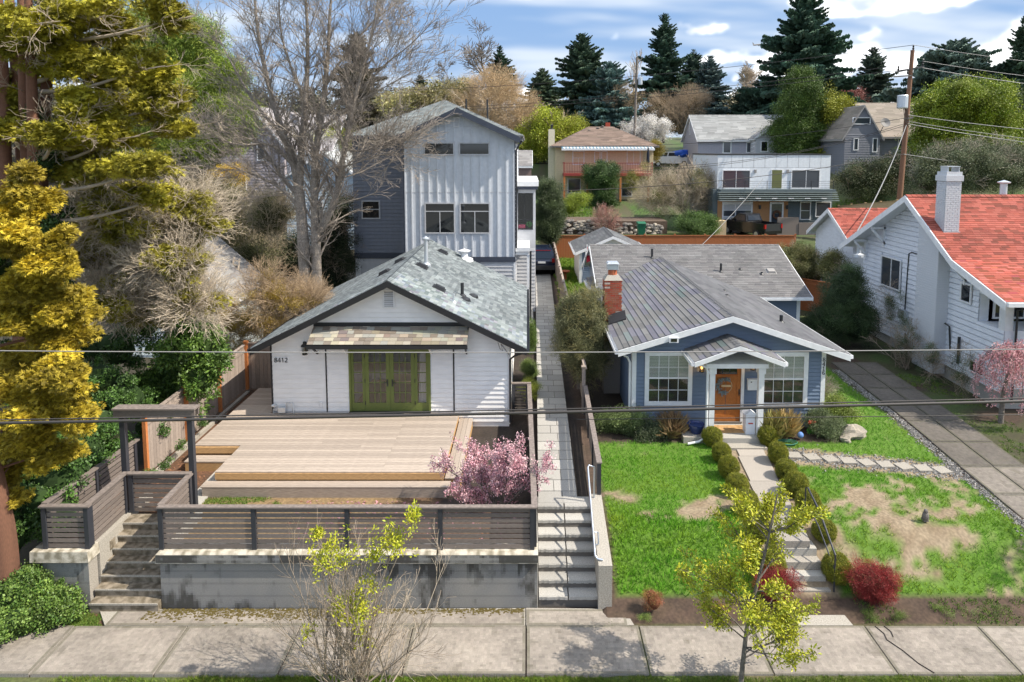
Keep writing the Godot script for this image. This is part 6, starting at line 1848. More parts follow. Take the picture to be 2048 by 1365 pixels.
	for i in 150:
		var x := rng.randf_range(2.3, 11.5)
		var yy := 3.25 + rng.randf_range(0.0, 1.15) * (1.0 if x < 5.6 else 0.75)
		var b := MB.new()
		b.blob(V3(x, yy, -58.0 - (yy - 3.2) * 0.25), V3(rng.randf_range(0.16, 0.34), rng.randf_range(0.12, 0.2), 0.22), 0.5, i, 4, 7)
		part(sw, "stone", b, mats.stone if rng.randf() < 0.6 else mats.rock)
	boxes(sw, "earth", mats.soil, [[2.0, 12.0, 2.5, 4.35, -62, -58.2]])
	for q in [["green_bin", "green wheeled bin standing behind the orange back fence", V3(9.4, 3.3, -56), C3(0.01, 0.14, 0.07)], ["blue_bin", "blue wheeled bin at the left end of the dry stone wall", V3(2.15, 3.2, -56.5), C3(0.01, 0.09, 0.42)], ["far_blue_bin", "small blue bin beside the mauve house's white wing", V3(-21.5, 5.0, -57.0), C3(0.01, 0.12, 0.5)]]:
		var bn := thing(q[0], q[1], "bin", q[2])
		var at: Vector3 = q[2]
		var b := MB.new()
		b.hexa([at + V3(-0.25, 0.08, 0.3), at + V3(0.25, 0.08, 0.3), at + V3(0.25, 0.08, -0.3), at + V3(-0.25, 0.08, -0.3), at + V3(-0.33, 1.1, 0.4), at + V3(0.33, 1.1, 0.4), at + V3(0.33, 1.1, -0.4), at + V3(-0.33, 1.1, -0.4)])
		part(bn, "body", b, mat("bin" + q[0], q[3].r, q[3].g, q[3].b, 0.5))
		b = MB.new()
		b.hexa([at + V3(-0.36, 1.1, 0.44), at + V3(0.36, 1.1, 0.44), at + V3(0.36, 1.1, -0.42), at + V3(-0.36, 1.1, -0.42), at + V3(-0.32, 1.18, 0.4), at + V3(0.32, 1.18, 0.4), at + V3(0.34, 1.22, -0.4), at + V3(-0.34, 1.22, -0.4)])
		part(bn, "lid", b, mats["bin" + q[0]])
		b = MB.new()
		for s in [-0.3, 0.3]: b.rod(at + V3(s - 0.04, 0.12, -0.36), at + V3(s + 0.04, 0.12, -0.36), 0.12, 10)
		part(bn, "wheel", b, mats.rubber)

# ---------------------------------------------------------------- vehicles
func car_body(prof: Array, half: float, tuck: float) -> MB:
	var b := MB.new()
	var n := prof.size()
	var top := -1e9
	var low := 1e9
	for p in prof:
		top = maxf(top, p[1])
		low = minf(low, p[1])
	for i in n:
		var p: Array = prof[i]
		var q: Array = prof[(i + 1) % n]
		var wp := half - tuck * step(0.45, 1.0, (p[1] - low) / (top - low))
		var wq := half - tuck * step(0.45, 1.0, (q[1] - low) / (top - low))
		b.quad(V3(wp, p[1], p[0]), V3(wq, q[1], q[0]), V3(-wq, q[1], q[0]), V3(-wp, p[1], p[0]))
	var c := Vector2.ZERO
	for p in prof: c += Vector2(p[0], p[1]) / n
	for i in n:
		var p: Array = prof[i]
		var q: Array = prof[(i + 1) % n]
		var wp := half - tuck * step(0.45, 1.0, (p[1] - low) / (top - low))
		var wq := half - tuck * step(0.45, 1.0, (q[1] - low) / (top - low))
		b.tri(V3(half, c.y, c.x), V3(wq, q[1], q[0]), V3(wp, p[1], p[0]))
		b.tri(V3(-half, c.y, c.x), V3(-wp, p[1], p[0]), V3(-wq, q[1], q[0]))
	return b

func vehicle(called: String, label: String, cat: String, at: Vector3, turn: float, paint: Material, kind: String) -> Node3D:
	var t := thing(called, label, cat, at)
	var put := func(nm: String, b: MB, m: Material, par: Node = null) -> MeshInstance3D:
		var o := MeshInstance3D.new()
		o.mesh = b.mesh()
		o.material_override = m
		var p: Node = par if par else t
		o.name = numbered(p, nm)
		p.add_child(o, true)
		return o
	# local: +z is the rear
	var half := 0.92
	if kind == "suv":
		put.call("body", car_body([[2.28, 0.35], [2.3, 0.95], [2.18, 1.08], [1.95, 1.72], [1.6, 1.78], [-0.3, 1.76], [-1.1, 1.15], [-2.2, 1.02], [-2.35, 0.7], [-2.3, 0.35]], half, 0.2), paint)
		var g := MB.new()
		g.hexa([V3(-0.66, 1.12, 2.2), V3(0.66, 1.12, 2.2), V3(0.66, 1.12, 2.16), V3(-0.66, 1.12, 2.16), V3(-0.6, 1.62, 2.03), V3(0.6, 1.62, 2.03), V3(0.6, 1.62, 1.99), V3(-0.6, 1.62, 1.99)])
		put.call("rear_window", g, mats.dark_glass)
		g = MB.new()
		for s in [-1.0, 1.0]: g.hexa([V3(s * 0.87 - 0.03, 1.15, 1.9), V3(s * 0.87 + 0.03, 1.15, 1.9), V3(s * 0.87 + 0.03, 1.15, -0.9), V3(s * 0.87 - 0.03, 1.15, -0.9), V3(s * 0.77 - 0.03, 1.62, 1.7), V3(s * 0.77 + 0.03, 1.62, 1.7), V3(s * 0.77 + 0.03, 1.62, -0.3), V3(s * 0.77 - 0.03, 1.62, -0.3)])
		put.call("side_window", g, mats.dark_glass)
		for s in [-1.0, 1.0]:
			g = MB.new()
			g.box(minf(s * 0.7, s * 0.9), maxf(s * 0.7, s * 0.9), 0.88, 1.15, 2.2, 2.31)
			put.call("tail_light", g, mat("tail_red", 0.3, 0.01, 0.01, 0.2))
			g = MB.new()
			g.blob(V3(s * 1.03, 1.12, -0.75), V3(0.12, 0.09, 0.07), 0.0, 1, 6, 8)
			put.call("wing_mirror", g, paint)
		g = MB.new()
		g.box(-0.26, 0.26, 0.82, 0.95, 2.295, 2.315)
		put.call("number_plate", g, mats.white_trim)
		g = MB.new()
		g.box(-0.93, 0.93, 0.38, 0.66, 2.2, 2.4)
		put.call("bumper", g, mats.iron)
		g = MB.new()
		g.box(-0.62, 0.62, 1.66, 1.69, 2.0, 2.08)
		put.call("brake_light", g, mats.tail_red)
		g = MB.new()
		for s in [-0.6, 0.6]: g.bar(V3(s, 1.8, 1.6), V3(s, 1.8, -0.3), 0.05, 0.05)
		put.call("roof_rail", g, mats.iron)
	else:
		var low := MB.new()
		low.hexa([V3(-half, 0.45, 2.7), V3(half, 0.45, 2.7), V3(half, 0.45, 0.62), V3(-half, 0.45, 0.62), V3(-half, 0.7, 2.72), V3(half, 0.7, 2.72), V3(half, 0.7, 0.62), V3(-half, 0.7, 0.62)])
		for s in [-1.0, 1.0]: low.box(minf(s * half, s * 0.8), maxf(s * half, s * 0.8), 0.7, 1.3, 0.62, 2.72)
		put.call("bed", low, paint)
		put.call("body", car_body([[0.62, 0.4], [0.62, 1.28], [0.5, 1.35], [0.3, 1.9], [-0.6, 1.92], [-1.3, 1.32], [-2.5, 1.2], [-2.7, 0.9], [-2.65, 0.4]], half, 0.18), paint)
		var g := MB.new()
		g.box(-half + 0.12, half - 0.12, 0.7, 1.28, 2.62, 2.7)
		put.call("tailgate", g, mats.iron)
		g = MB.new()
		g.hexa([V3(-0.66, 1.38, 0.53), V3(0.66, 1.38, 0.53), V3(0.66, 1.38, 0.48), V3(-0.66, 1.38, 0.48), V3(-0.6, 1.78, 0.38), V3(0.6, 1.78, 0.38), V3(0.6, 1.78, 0.34), V3(-0.6, 1.78, 0.34)])
		put.call("rear_window", g, mats.dark_glass)
		g = MB.new()
		for s in [-1.0, 1.0]: g.hexa([V3(s * 0.86 - 0.03, 1.36, 0.4), V3(s * 0.86 + 0.03, 1.36, 0.4), V3(s * 0.86 + 0.03, 1.36, -1.1), V3(s * 0.86 - 0.03, 1.36, -1.1), V3(s * 0.77 - 0.03, 1.8, 0.25), V3(s * 0.77 + 0.03, 1.8, 0.25), V3(s * 0.77 + 0.03, 1.8, -0.55), V3(s * 0.77 - 0.03, 1.8, -0.55)])
		put.call("side_window", g, mats.dark_glass)
		for s in [-1.0, 1.0]:
			g = MB.new()
			g.box(minf(s * 0.78, s * 0.93), maxf(s * 0.78, s * 0.93), 0.9, 1.25, 2.6, 2.74)
			put.call("tail_light", g, mat("tail_red", 0.3, 0.01, 0.01, 0.2))
			g = MB.new()
			g.blob(V3(s * 1.05, 1.38, -1.0), V3(0.13, 0.12, 0.08), 0.0, 1, 6, 8)
			put.call("wing_mirror", g, paint)
	for z in ([1.4, -1.4] if kind == "suv" else [1.75, -1.75]):
		for s in [-1.0, 1.0]:
			var w := MB.new()
			var c := V3(s * 0.82, 0.37, z)
			w.rod(c - V3(0.12, 0, 0), c + V3(0.12, 0, 0), 0.37, 18)
			w.rod(c + V3(0.12, 0, 0), c - V3(0.12, 0, 0), 0.37, 18)
			var wheel: MeshInstance3D = put.call("wheel", w, mats.rubber)
			w = MB.new()
			w.rod(c + V3(s * 0.11, 0, 0), c + V3(s * 0.135, 0, 0), 0.22, 14)
			put.call("rim", w, mats.metal, wheel)
	t.rotation.y = turn
	return t

func make_vehicles() -> void:
	vehicle("parked_car", "dark navy hatchback car parked at the end of the paver path", "car", V3(0.98, 1.86, -48.6), 0.0, mat("navy_paint", 0.012, 0.018, 0.04, 0.18), "suv")
	vehicle("pickup_truck", "black pickup truck with open bed parked before the modern house", "pickup truck", V3(18.8, 3.2, -57.3), 0.42, mat("black_paint", 0.012, 0.012, 0.013, 0.2), "pickup")
	vehicle("white_pickup", "white pickup truck with blue load right of the yellow house", "pickup truck", V3(18.6, 8.3, -90), -1.45, mat("white_car_paint", 0.75, 0.76, 0.78, 0.2), "pickup")
	var tp := MB.new()
	tp.blob(V3(20.1, 10.0, -89.6), V3(1.1, 0.5, 0.8), 0.4, 6, 8, 12)
	single("blue_tarpaulin", tp, mat("blue_tarp", 0.01, 0.09, 0.5, 0.5), "bright blue tarpaulin load on the white pickup", "tarpaulin")

# ---------------------------------------------------------------- poles and wires
func wire(b: MB, p: Vector3, q: Vector3, sag: float, r: float) -> void:
	var pts := PackedVector3Array()
	var rr := PackedFloat32Array()
	for i in 17:
		var t := i / 16.0
		pts.append(p.lerp(q, t) - V3(0, sag * 4.0 * t * (1.0 - t), 0))
		rr.append(r)
	b.tube(pts, rr, 5, false)

func cable(called: String, label: String, runs: Array, m: Material) -> void:
	var b := MB.new()
	for q in runs: wire(b, q[0], q[1], q[2], q[3])
	single(called, b, m, label, "cable")

func make_wires() -> void:
	var p := thing("utility_pole", "tall brown wooden utility pole with grey transformer behind the red roof", "utility pole", V3(30.5, 5, -55))
	var b := MB.new()
	b.tube(PackedVector3Array([V3(29.95, 3.0, -55), V3(30.2, 10.0, -55), V3(30.5, 18.3, -55)]), PackedFloat32Array([0.24, 0.2, 0.15]), 10)
	part(p, "pole", b, mat("pole_wood", 0.22, 0.115, 0.07, 0.9, "wood", V3(4, 0.4, 4)))
	b = MB.new()
	b.lathe(V3(29.75, 13.7, -54.7), [[0.0, 0.0], [0.38, 0.02], [0.4, 0.1], [0.4, 0.95], [0.42, 0.98], [0.36, 1.06], [0.0, 1.1]], 16)
	part(p, "transformer", b, mats.galvanised)
	b = MB.new()
	b.bar(V3(29.3, 16.6, -55.2), V3(31.3, 17.0, -54.7), 0.12, 0.12)
	b.bar(V3(29.0, 16.2, -54.8), V3(30.4, 16.3, -54.8), 0.08, 0.1)
	b.bar(V3(30.0, 12.9, -54.8), V3(30.7, 13.0, -54.8), 0.12, 0.12)
	part(p, "cross_arm", b, mats.stone)
	b = MB.new()
	for q in [V3(30.55, 18.3, -55), V3(29.5, 16.7, -55.1), V3(31.2, 17.05, -54.7), V3(30.1, 16.4, -54.8)]: b.lathe(q, [[0.05, 0.0], [0.09, 0.15], [0.05, 0.2], [0.08, 0.32], [0.0, 0.4]], 8)
	part(p, "insulator", b, mats.iron)
	b = MB.new()
	for i in 4: wire(b, V3(29.8 + i * 0.1, 13.7, -54.6), V3(30.3, 12.5 + 0.2 * i, -54.75), 0.4, 0.02)
	part(p, "jumper_wire", b, mats.cable)
	var p2 := thing("utility_pole", "slim grey utility pole with small transformer among the hill trees", "utility pole", V3(13.4, 6, -86))
	b = MB.new()
	b.tube(PackedVector3Array([V3(13.3, 6.0, -86), V3(13.6, 21.9, -86)]), PackedFloat32Array([0.2, 0.13]), 8)
	b.bar(V3(13.6, 21.0, -86), V3(14.3, 21.9, -86), 0.1, 0.1)
	part(p2, "pole", b, mats.bark)
	b = MB.new()
	b.lathe(V3(14.0, 18.5, -85.8), [[0.0, 0.0], [0.28, 0.02], [0.28, 0.9], [0.0, 1.0]], 12)
	part(p2, "transformer", b, mats.galvanised)
	var c := mats.cable as Material
	cable("street_cable", "thick dark cable crossing low in front of the houses", [[V3(-26, 6.05, -10), V3(26, 7.2, -10), 0.18, 0.024], [V3(-26, 6.09, -10.02), V3(26, 7.24, -10.02), 0.18, 0.01]], c)
	cable("thin_street_cable", "thin pale cable crossing before the white house's awning", [[V3(-26, 7.75, -10), V3(26, 7.85, -10), 0.42, 0.0085]], mats.plaster)
	cable("service_drop", "thin dark wire crossing the blue house's porch to the right", [[V3(0.75, 6.32, -10.05), V3(26, 6.6, -10.4), 0.05, 0.006]], c)
	cable("power_line", "power lines running left from the tall utility pole over the hill trees", [[V3(30.55, 18.7, -55), V3(-40, 19.0, -95), 1.6, 0.022], [V3(29.5, 17.1, -55.1), V3(-40, 16.5, -95), 1.6, 0.022], [V3(30.1, 16.8, -54.8), V3(-40, 16.2, -95), 1.6, 0.022], [V3(30.3, 13.0, -54.8), V3(5.0, 11.0, -75), 0.8, 0.02], [V3(30.3, 12.6, -54.8), V3(10.0, 9.0, -59), 0.9, 0.018], [V3(30.2, 12.4, -54.8), V3(8.0, 8.7, -58), 0.9, 0.018], [V3(30.1, 10.1, -54.8), V3(-5.0, 7.3, -52), 0.9, 0.025]], c)
	cable("power_line", "power lines running right from the tall utility pole", [[V3(30.55, 18.7, -55), V3(70, 17.0, -60), 0.9, 0.022], [V3(31.2, 17.4, -54.7), V3(70, 15.8, -60), 0.9, 0.022], [V3(30.5, 17.0, -54.7), V3(70, 14.8, -60), 0.9, 0.03], [V3(30.3, 13.2, -54.8), V3(70, 11.4, -60), 0.8, 0.025], [V3(30.3, 12.7, -54.8), V3(70, 10.0, -60), 0.8, 0.02], [V3(30.3, 12.5, -54.8), V3(70, 9.4, -60), 0.8, 0.03], [V3(30.1, 10.1, -54.8), V3(70, 7.6, -60), 0.8, 0.025]], mats.pale_cable)
	cable("service_drop", "pale service wire sloping from the pole down to the low red roof", [[V3(30.2, 12.4, -54.8), V3(16.3, 6.4, -33.5), 0.5, 0.032]], mats.pale_cable)
	cable("service_drop", "wire from the modern house down to the orange back fence", [[V3(20.0, 8.0, -58), V3(8.6, 3.2, -40), 0.3, 0.02]], mats.pale_cable)
	var pl := thing("airliner", "tiny airliner in the sky left of the tallest fir", "aeroplane", V3(622, 293, -1870))
	b = MB.new()
	b.xf.origin = V3(22, 78, 0)
	b.tube(PackedVector3Array([V3(584, 214, -1870), V3(588, 214.6, -1870), V3(612, 217, -1870), V3(617, 218, -1870)]), PackedFloat32Array([0.3, 2.0, 2.0, 0.6]), 8)
	part(pl, "fuselage", b, mats.plaster)
	b = MB.new()
	b.xf.origin = V3(22, 78, 0)
	b.hexa([V3(597, 215, -1870), V3(603, 215.4, -1870), V3(611, 215.5, -1895), V3(608, 215.4, -1895), V3(597, 215.8, -1870), V3(603, 216.2, -1870), V3(611, 216, -1895), V3(608, 216, -1895)])
	b.hexa([V3(608, 213.4, -1848), V3(611, 213.5, -1848), V3(603, 215.4, -1870), V3(597, 215, -1870), V3(608, 214, -1848), V3(611, 214, -1848), V3(603, 216.2, -1870), V3(597, 215.8, -1870)])
	b.hexa([V3(585, 215, -1869.6), V3(589, 215.5, -1869.6), V3(589, 215.5, -1870.4), V3(585, 215, -1870.4), V3(582.5, 221, -1869.8), V3(585, 221, -1869.8), V3(585, 221, -1870.2), V3(582.5, 221, -1870.2)])
	part(pl, "wing", b, mats.plaster)

# ---------------------------------------------------------------- plants
var leaf_shapes := {}

func leaf_clump(key: String, count: int, long: float, wide: float, flat := 1.0, lift := 0.0) -> ArrayMesh:
	if leaf_shapes.has(key): return leaf_shapes[key]
	var rng := RandomNumberGenerator.new()
	rng.seed = count * 7 + int(long * 1000.0)
	var b := MB.new()
	b.tinted = true
	for i in count:
		var d := V3(rng.randfn(), rng.randfn(), rng.randfn()).normalized()
		var p := d * pow(rng.randf(), 0.4)
		p.y *= flat
		var u := (d * 0.7 + V3(rng.randfn(), rng.randfn() + lift, rng.randfn()) * 0.6).normalized() * long * rng.randf_range(0.7, 1.3)
		var s := u.cross(V3(rng.randfn(), rng.randfn() + 1.0, rng.randfn())).normalized() * wide * 0.5
		var k := rng.randf_range(0.65, 1.3)
		b.col = C3(k, k * rng.randf_range(0.95, 1.05), k * 0.95)
		b.tri(p, p + u * 0.5 + s, p + u)
		b.tri(p, p + u, p + u * 0.5 - s)
	leaf_shapes[key] = b.mesh()
	return leaf_shapes[key]

func spray_shape(key: String, count: int, long: float, wide: float, droop: float) -> ArrayMesh:
	if leaf_shapes.has(key): return leaf_shapes[key]
	var rng := RandomNumberGenerator.new()
	rng.seed = count + 55
	var b := MB.new()
	b.tinted = true
	for i in count:
		var d := V3(rng.randfn(), rng.randfn() * 0.6, rng.randfn()).normalized()
		var p := d * pow(rng.randf(), 0.5) * 0.8
		var f := (d + V3(rng.randfn() * 0.35, rng.randf_range(-droop, 0.35), rng.randfn() * 0.35)).normalized()
		var side := f.cross(V3(rng.randfn() * 0.4, 1, rng.randfn() * 0.4)).normalized()
		var k := rng.randf_range(0.45, 1.45)
		for j in 4:
			var a := (j - 1.5) * 0.5
			var u := (f * cos(a) + side * sin(a)) * long * rng.randf_range(0.65, 1.15)
			var s := u.cross(f.cross(side)).normalized() * wide * 0.5
			b.col = C3(k, k, k * 0.9)
			b.tri(p, p + u * 0.6 + s, p + u)
			b.tri(p, p + u, p + u * 0.6 - s)
	leaf_shapes[key] = b.mesh()
	return leaf_shapes[key]

func fir_branch() -> ArrayMesh:
	if leaf_shapes.has("fir"): return leaf_shapes.fir
	var rng := RandomNumberGenerator.new()
	rng.seed = 19
	var b := MB.new()
	b.tinted = true
	b.col = C3(0.5, 0.42, 0.34)
	b.tube(PackedVector3Array([Vector3.ZERO, V3(0.5, -0.03, 0), V3(1, 0.02, 0)]), PackedFloat32Array([0.02, 0.012, 0.004]), 3, false)
	for i in 20:
		var t := 0.1 + 0.9 * i / 19.0
		for s in [-1.0, 1.0]:
			var p := V3(t, -0.03 * sin(t * PI), 0)
			var l := (0.42 * (1.0 - t) + 0.1) * rng.randf_range(0.6, 1.2)
			var u := V3(0.62 + rng.randfn() * 0.15, rng.randf_range(-0.42, 0.1), s * rng.randf_range(0.5, 1.0)).normalized() * l
			var k := rng.randf_range(0.55, 1.35)
			b.col = C3(k, k, k)
			var w := u.cross(Vector3.UP).normalized() * 0.05
			var h := V3(0, 0.045, 0)
			b.tri(p - w * 0.4, p + u * 0.5 + w, p + u)
			b.tri(p - w * 0.4, p + u, p + u * 0.5 - w)
			b.tri(p - h * 0.4, p + u * 0.5 + h, p + u)
			b.tri(p + h * 0.2, p + u, p + u * 0.55 - h * 1.6)
	leaf_shapes["fir"] = b.mesh()
	return leaf_shapes.fir

func twig_spray() -> ArrayMesh:
	if leaf_shapes.has("twig"): return leaf_shapes.twig
	var rng := RandomNumberGenerator.new()
	rng.seed = 91
	var b := MB.new()
	var tips := []
	grow(b, Vector3.ZERO, Vector3.UP, 1.0, 0.009, 0, {"levels": 2, "seg": [4, 3, 2], "kids": [7, 4], "ratio": 0.5, "angle": 0.7, "wob": 0.16, "up": 0.04, "min": 0.003}, rng, tips)
	leaf_shapes["twig"] = b.mesh()
	return leaf_shapes.twig

func grow(b: MB, p: Vector3, d: Vector3, length: float, r: float, lev: int, o: Dictionary, rng: RandomNumberGenerator, tips: Array) -> void:
	var n: int = o.seg[lev]
	var pts := PackedVector3Array([p])
	var rad := PackedFloat32Array([r])
	var dirs := [d]
	var least: float = o.min
	for i in n:
		d = (d + V3(rng.randfn(), rng.randfn(), rng.randfn()) * float(o.wob) + Vector3.UP * float(o.up)).normalized()
		p += d * length / n
		pts.append(p)
		rad.append(maxf(least, r * (1.0 - 0.75 * (i + 1.0) / n)))
		dirs.append(d)
	b.tube(pts, rad, 7 if r > 0.08 else (5 if r > 0.03 else 3), false)
	if lev < o.levels:
		for k in int(o.kids[lev]):
			var t := rng.randf_range(0.2, 1.0)
			var i := mini(int(t * n), n - 1)
			var at := pts[i].lerp(pts[i + 1], t * n - i)
			var side: Vector3 = dirs[i + 1].cross(V3(rng.randfn(), rng.randfn(), rng.randfn())).normalized()
			var nd: Vector3 = dirs[i + 1].rotated(side, float(o.angle) * rng.randf_range(0.6, 1.3))
			grow(b, at, nd, length * float(o.ratio) * rng.randf_range(0.7, 1.2) * (1.15 - 0.5 * t), maxf(least, lerpf(r, rad[n], t) * 0.6), lev + 1, o, rng, tips)
	else: tips.append([p, d])

func limb(b: MB, list: Array, r0: float, r1: float, sides := 8) -> PackedVector3Array:
	var c := Curve3D.new()
	for i in list.size():
		var t: Vector3 = (list[mini(i + 1, list.size() - 1)] - list[maxi(i - 1, 0)]) * 0.18
		c.add_point(list[i], -t, t)
	var pts := PackedVector3Array()
	var rad := PackedFloat32Array()
	var n := list.size() * 4
	for i in n + 1:
		pts.append(c.sample_baked(c.get_baked_length() * i / n))
		rad.append(lerpf(r0, r1, i / float(n)))
	b.tube(pts, rad, sides, false)
	return pts

func in_ball(rng: RandomNumberGenerator, low: float) -> Vector3:
	return V3(rng.randfn(), rng.randfn(), rng.randfn()).normalized() * pow(rng.randf_range(low, 1.0), 0.5)

func turned(rng: RandomNumberGenerator, tilt := 3.2) -> Basis:
	return Basis(Vector3.UP, rng.randf() * TAU) * Basis(V3(rng.randfn(), 0, rng.randfn()).normalized(), rng.randf_range(-tilt, tilt) * 0.5)

# leaves in ellipsoids [x, y, z, rx, ry, rz]; each holds a share of the clumps in step with its surface
func foliage(par: Node, called: String, shape: Mesh, m: Material, balls: Array, count: int, size: float, c1: Color, c2: Color, seed_: int, low := 0.25, tilt := 3.2, bunch := 9) -> Array:
	var rng := RandomNumberGenerator.new()
	rng.seed = seed_
	var total := 0.0
	for q in balls: total += pow(q[3] * q[4] * q[5], 0.667)
	var at := []
	var tint := []
	for q in balls:
		var n := int(count * pow(q[3] * q[4] * q[5], 0.667) / total)
		var d := Vector3.ZERO
		var shade := 1.0
		var reach := minf(1.0, size * 1.35 / minf(q[3], q[4])) if bunch > 1 else 0.0
		for i in n:
			if i % bunch == 0:
				d = in_ball(rng, low)
				d *= 1.0 + 1.0 * (1.0 - low) * noise.get_noise_3d(d.x * 14.0 + seed_, d.y * 14.0, d.z * 14.0 + q[0])
				shade = rng.randf_range(0.62, 1.32)
			var e := d + V3(rng.randfn(), rng.randfn() * 0.6, rng.randfn()) * reach * 0.38
			var s := size * rng.randf_range(0.7, 1.3)
			at.append(Transform3D(turned(rng, tilt).scaled(V3(s, s, s)), V3(q[0] + e.x * q[3], q[1] + e.y * q[4], q[2] + e.z * q[5])))
			tint.append(c1.lerp(c2, rng.randf()) * rng.randf_range(0.85, 1.15) * shade)
	scatter(par, called, shape, m, at, tint)
	return at

func fir(called: String, label: String, x: float, z: float, y0: float, y1: float, half: float, c: Color, seed_: int, group := "", lean := 0.0, ragged := 0.25, bare := 0.08) -> void:
	var t := thing(called, label, "tree", V3(x, y0, z), group)
	var rng := RandomNumberGenerator.new()
	rng.seed = seed_
	var h := y1 - y0
	var b := MB.new()
	b.tube(PackedVector3Array([V3(x, y0 - 2.0, z), V3(x, y0 + h * 0.5, z), V3(x, y1, z)]), PackedFloat32Array([h * 0.018, h * 0.01, 0.03]), 7)
	part(t, "trunk", b, mats.bark)
	var at := []
	var tint := []
	var n := int(180 + h * 8.0)
	for i in n:
		var f := pow(i / float(n), 0.85)
		var y := y0 + h * (bare + (1.0 - bare) * f)
		var r := half * 1.2 * pow(1.0 - f, 0.7) * rng.randf_range(1.0 - ragged, 1.0 + ragged) + 0.25
		if noise.get_noise_2d(seed_ * 3.1, f * 60.0) > 0.2: r *= 0.65
		if rng.randf() < 0.1: continue
		var a := i * 2.39996 + rng.randf() * 0.7
		var pitch := lerpf(-0.35, 0.55, f) + rng.randfn() * 0.12 + lean
		var basis := Basis(Vector3.UP, a) * Basis(V3(0, 0, 1), pitch)
		at.append(Transform3D(basis.scaled(V3(r, r, r) * 1.0), V3(x, y, z)))
		tint.append(c * rng.randf_range(1.9, 3.4))
		if r > 1.8:
			at.append(Transform3D((Basis(Vector3.UP, a + 0.5) * Basis(V3(0, 0, 1), pitch - 0.1)).scaled(V3(r, r, r) * 0.75), V3(x, y + 0.2, z)))
			tint.append(c * rng.randf_range(1.9, 3.4))
	scatter(t, "crown", fir_branch(), mats.needle, at, tint)

func bare_tree(called: String, label: String, at: Vector3, height_: float, spread: float, m: Material, seed_: int, o := {}) -> Node3D:
	var t := thing(called, label, "tree", at, o.get("group", ""))
	var rng := RandomNumberGenerator.new()
	rng.seed = seed_
	var b := MB.new()
	var tips := []
	var cfg := {"levels": o.get("levels", 3), "seg": [6, 5, 4, 3, 2], "kids": o.get("kids", [9, 8, 6, 4]), "ratio": o.get("ratio", 0.52), "angle": spread, "wob": 0.09, "up": o.get("up", 0.05), "min": o.get("min", 0.012)}
	for i in int(o.get("stems", 1)):
		var d := (Vector3.UP + V3(rng.randfn(), 0, rng.randfn()) * (0.05 if o.get("stems", 1) == 1 else 0.3)).normalized()
		grow(b, at - V3(0, 0.3, 0), d, height_ * rng.randf_range(0.85, 1.0), height_ * float(o.get("thick", 0.018)), 0, cfg, rng, tips)
	part(t, "branches", b, m)
	if o.has("leaf"):
		var ps := []
		var cs := []
		for q in tips:
			for k in int(o.get("per_tip", 1)):
				var s: float = o.leaf_size * rng.randf_range(0.6, 1.3)
				ps.append(Transform3D(turned(rng).scaled(V3(s, s, s)), q[0] + V3(rng.randfn(), rng.randfn(), rng.randfn()) * s * 0.5))
				cs.append((o.leaf_a as Color).lerp(o.leaf_b, rng.randf()) * rng.randf_range(0.8, 1.2))
		scatter(t, "leaves", o.leaf, o.get("leaf_mat", mats.leaf), ps, cs)
	return t

func shrub(called: String, label: String, cat: String, balls: Array, shape: Mesh, count: int, size: float, c1: Color, c2: Color, seed_: int, o := {}) -> Node3D:
	var q: Array = balls[0]
	var t := thing(called, label, cat, V3(q[0], q[1] - q[4], q[2]), o.get("group", ""))
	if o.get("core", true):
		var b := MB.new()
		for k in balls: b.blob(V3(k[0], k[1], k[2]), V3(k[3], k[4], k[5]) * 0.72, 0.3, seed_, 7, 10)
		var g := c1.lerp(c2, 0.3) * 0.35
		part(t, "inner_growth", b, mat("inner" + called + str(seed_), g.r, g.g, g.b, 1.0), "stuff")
	if o.has("stems"):
		var rng := RandomNumberGenerator.new()
		rng.seed = seed_
		var b := MB.new()
		var tips := []
		for i in int(o.stems):
			var d := V3(rng.randfn() * 0.5, 1.0, rng.randfn() * 0.5).normalized()
			grow(b, V3(q[0] + rng.randfn() * 0.12, q[1] - q[4] - 0.1, q[2] + rng.randfn() * 0.12), d, (q[4] * 2.0) * rng.randf_range(0.7, 1.15), q[4] * 0.03, 0, {"levels": 2, "seg": [5, 4, 3], "kids": [6, 4], "ratio": 0.45, "angle": 0.6, "wob": 0.1, "up": 0.05, "min": o.get("min", 0.006)}, rng, tips)
		part(t, "stems", b, o.get("stem_mat", mats.twig))
	if count > 0: foliage(t, "leaves", shape, o.get("mat", mats.leaf), balls, count, size, c1, c2, seed_ + 1, o.get("low", 0.35), o.get("tilt", 3.2), o.get("bunch", 9))
	if o.has("twigs"):
		var rng := RandomNumberGenerator.new()
		rng.seed = seed_ + 9
		var at := []
		var tint := []
		for i in int(o.twigs):
			var k: Array = balls[rng.randi() % balls.size()]
			var d := in_ball(rng, 0.3)
			var s: float = o.get("twig_size", 0.8) * rng.randf_range(0.6, 1.3)
			var up := (V3(d.x, d.y * 0.6 + 0.5, d.z) + V3(rng.randfn(), rng.randfn(), rng.randfn()) * 0.5).normalized()
			var side := up.cross(V3(rng.randfn(), 0.1, rng.randfn())).normalized()
			at.append(Transform3D(Basis(side, up, side.cross(up)).scaled(V3(s, s, s)), V3(k[0] + d.x * k[3], k[1] + d.y * k[4], k[2] + d.z * k[5]) - up * s * 0.5))
			tint.append((o.get("twig_tint", C3(0.34, 0.27, 0.2)) as Color) * rng.randf_range(0.7, 1.35))
		scatter(t, "twigs", twig_spray(), mats.twigs, at, tint)
	return t

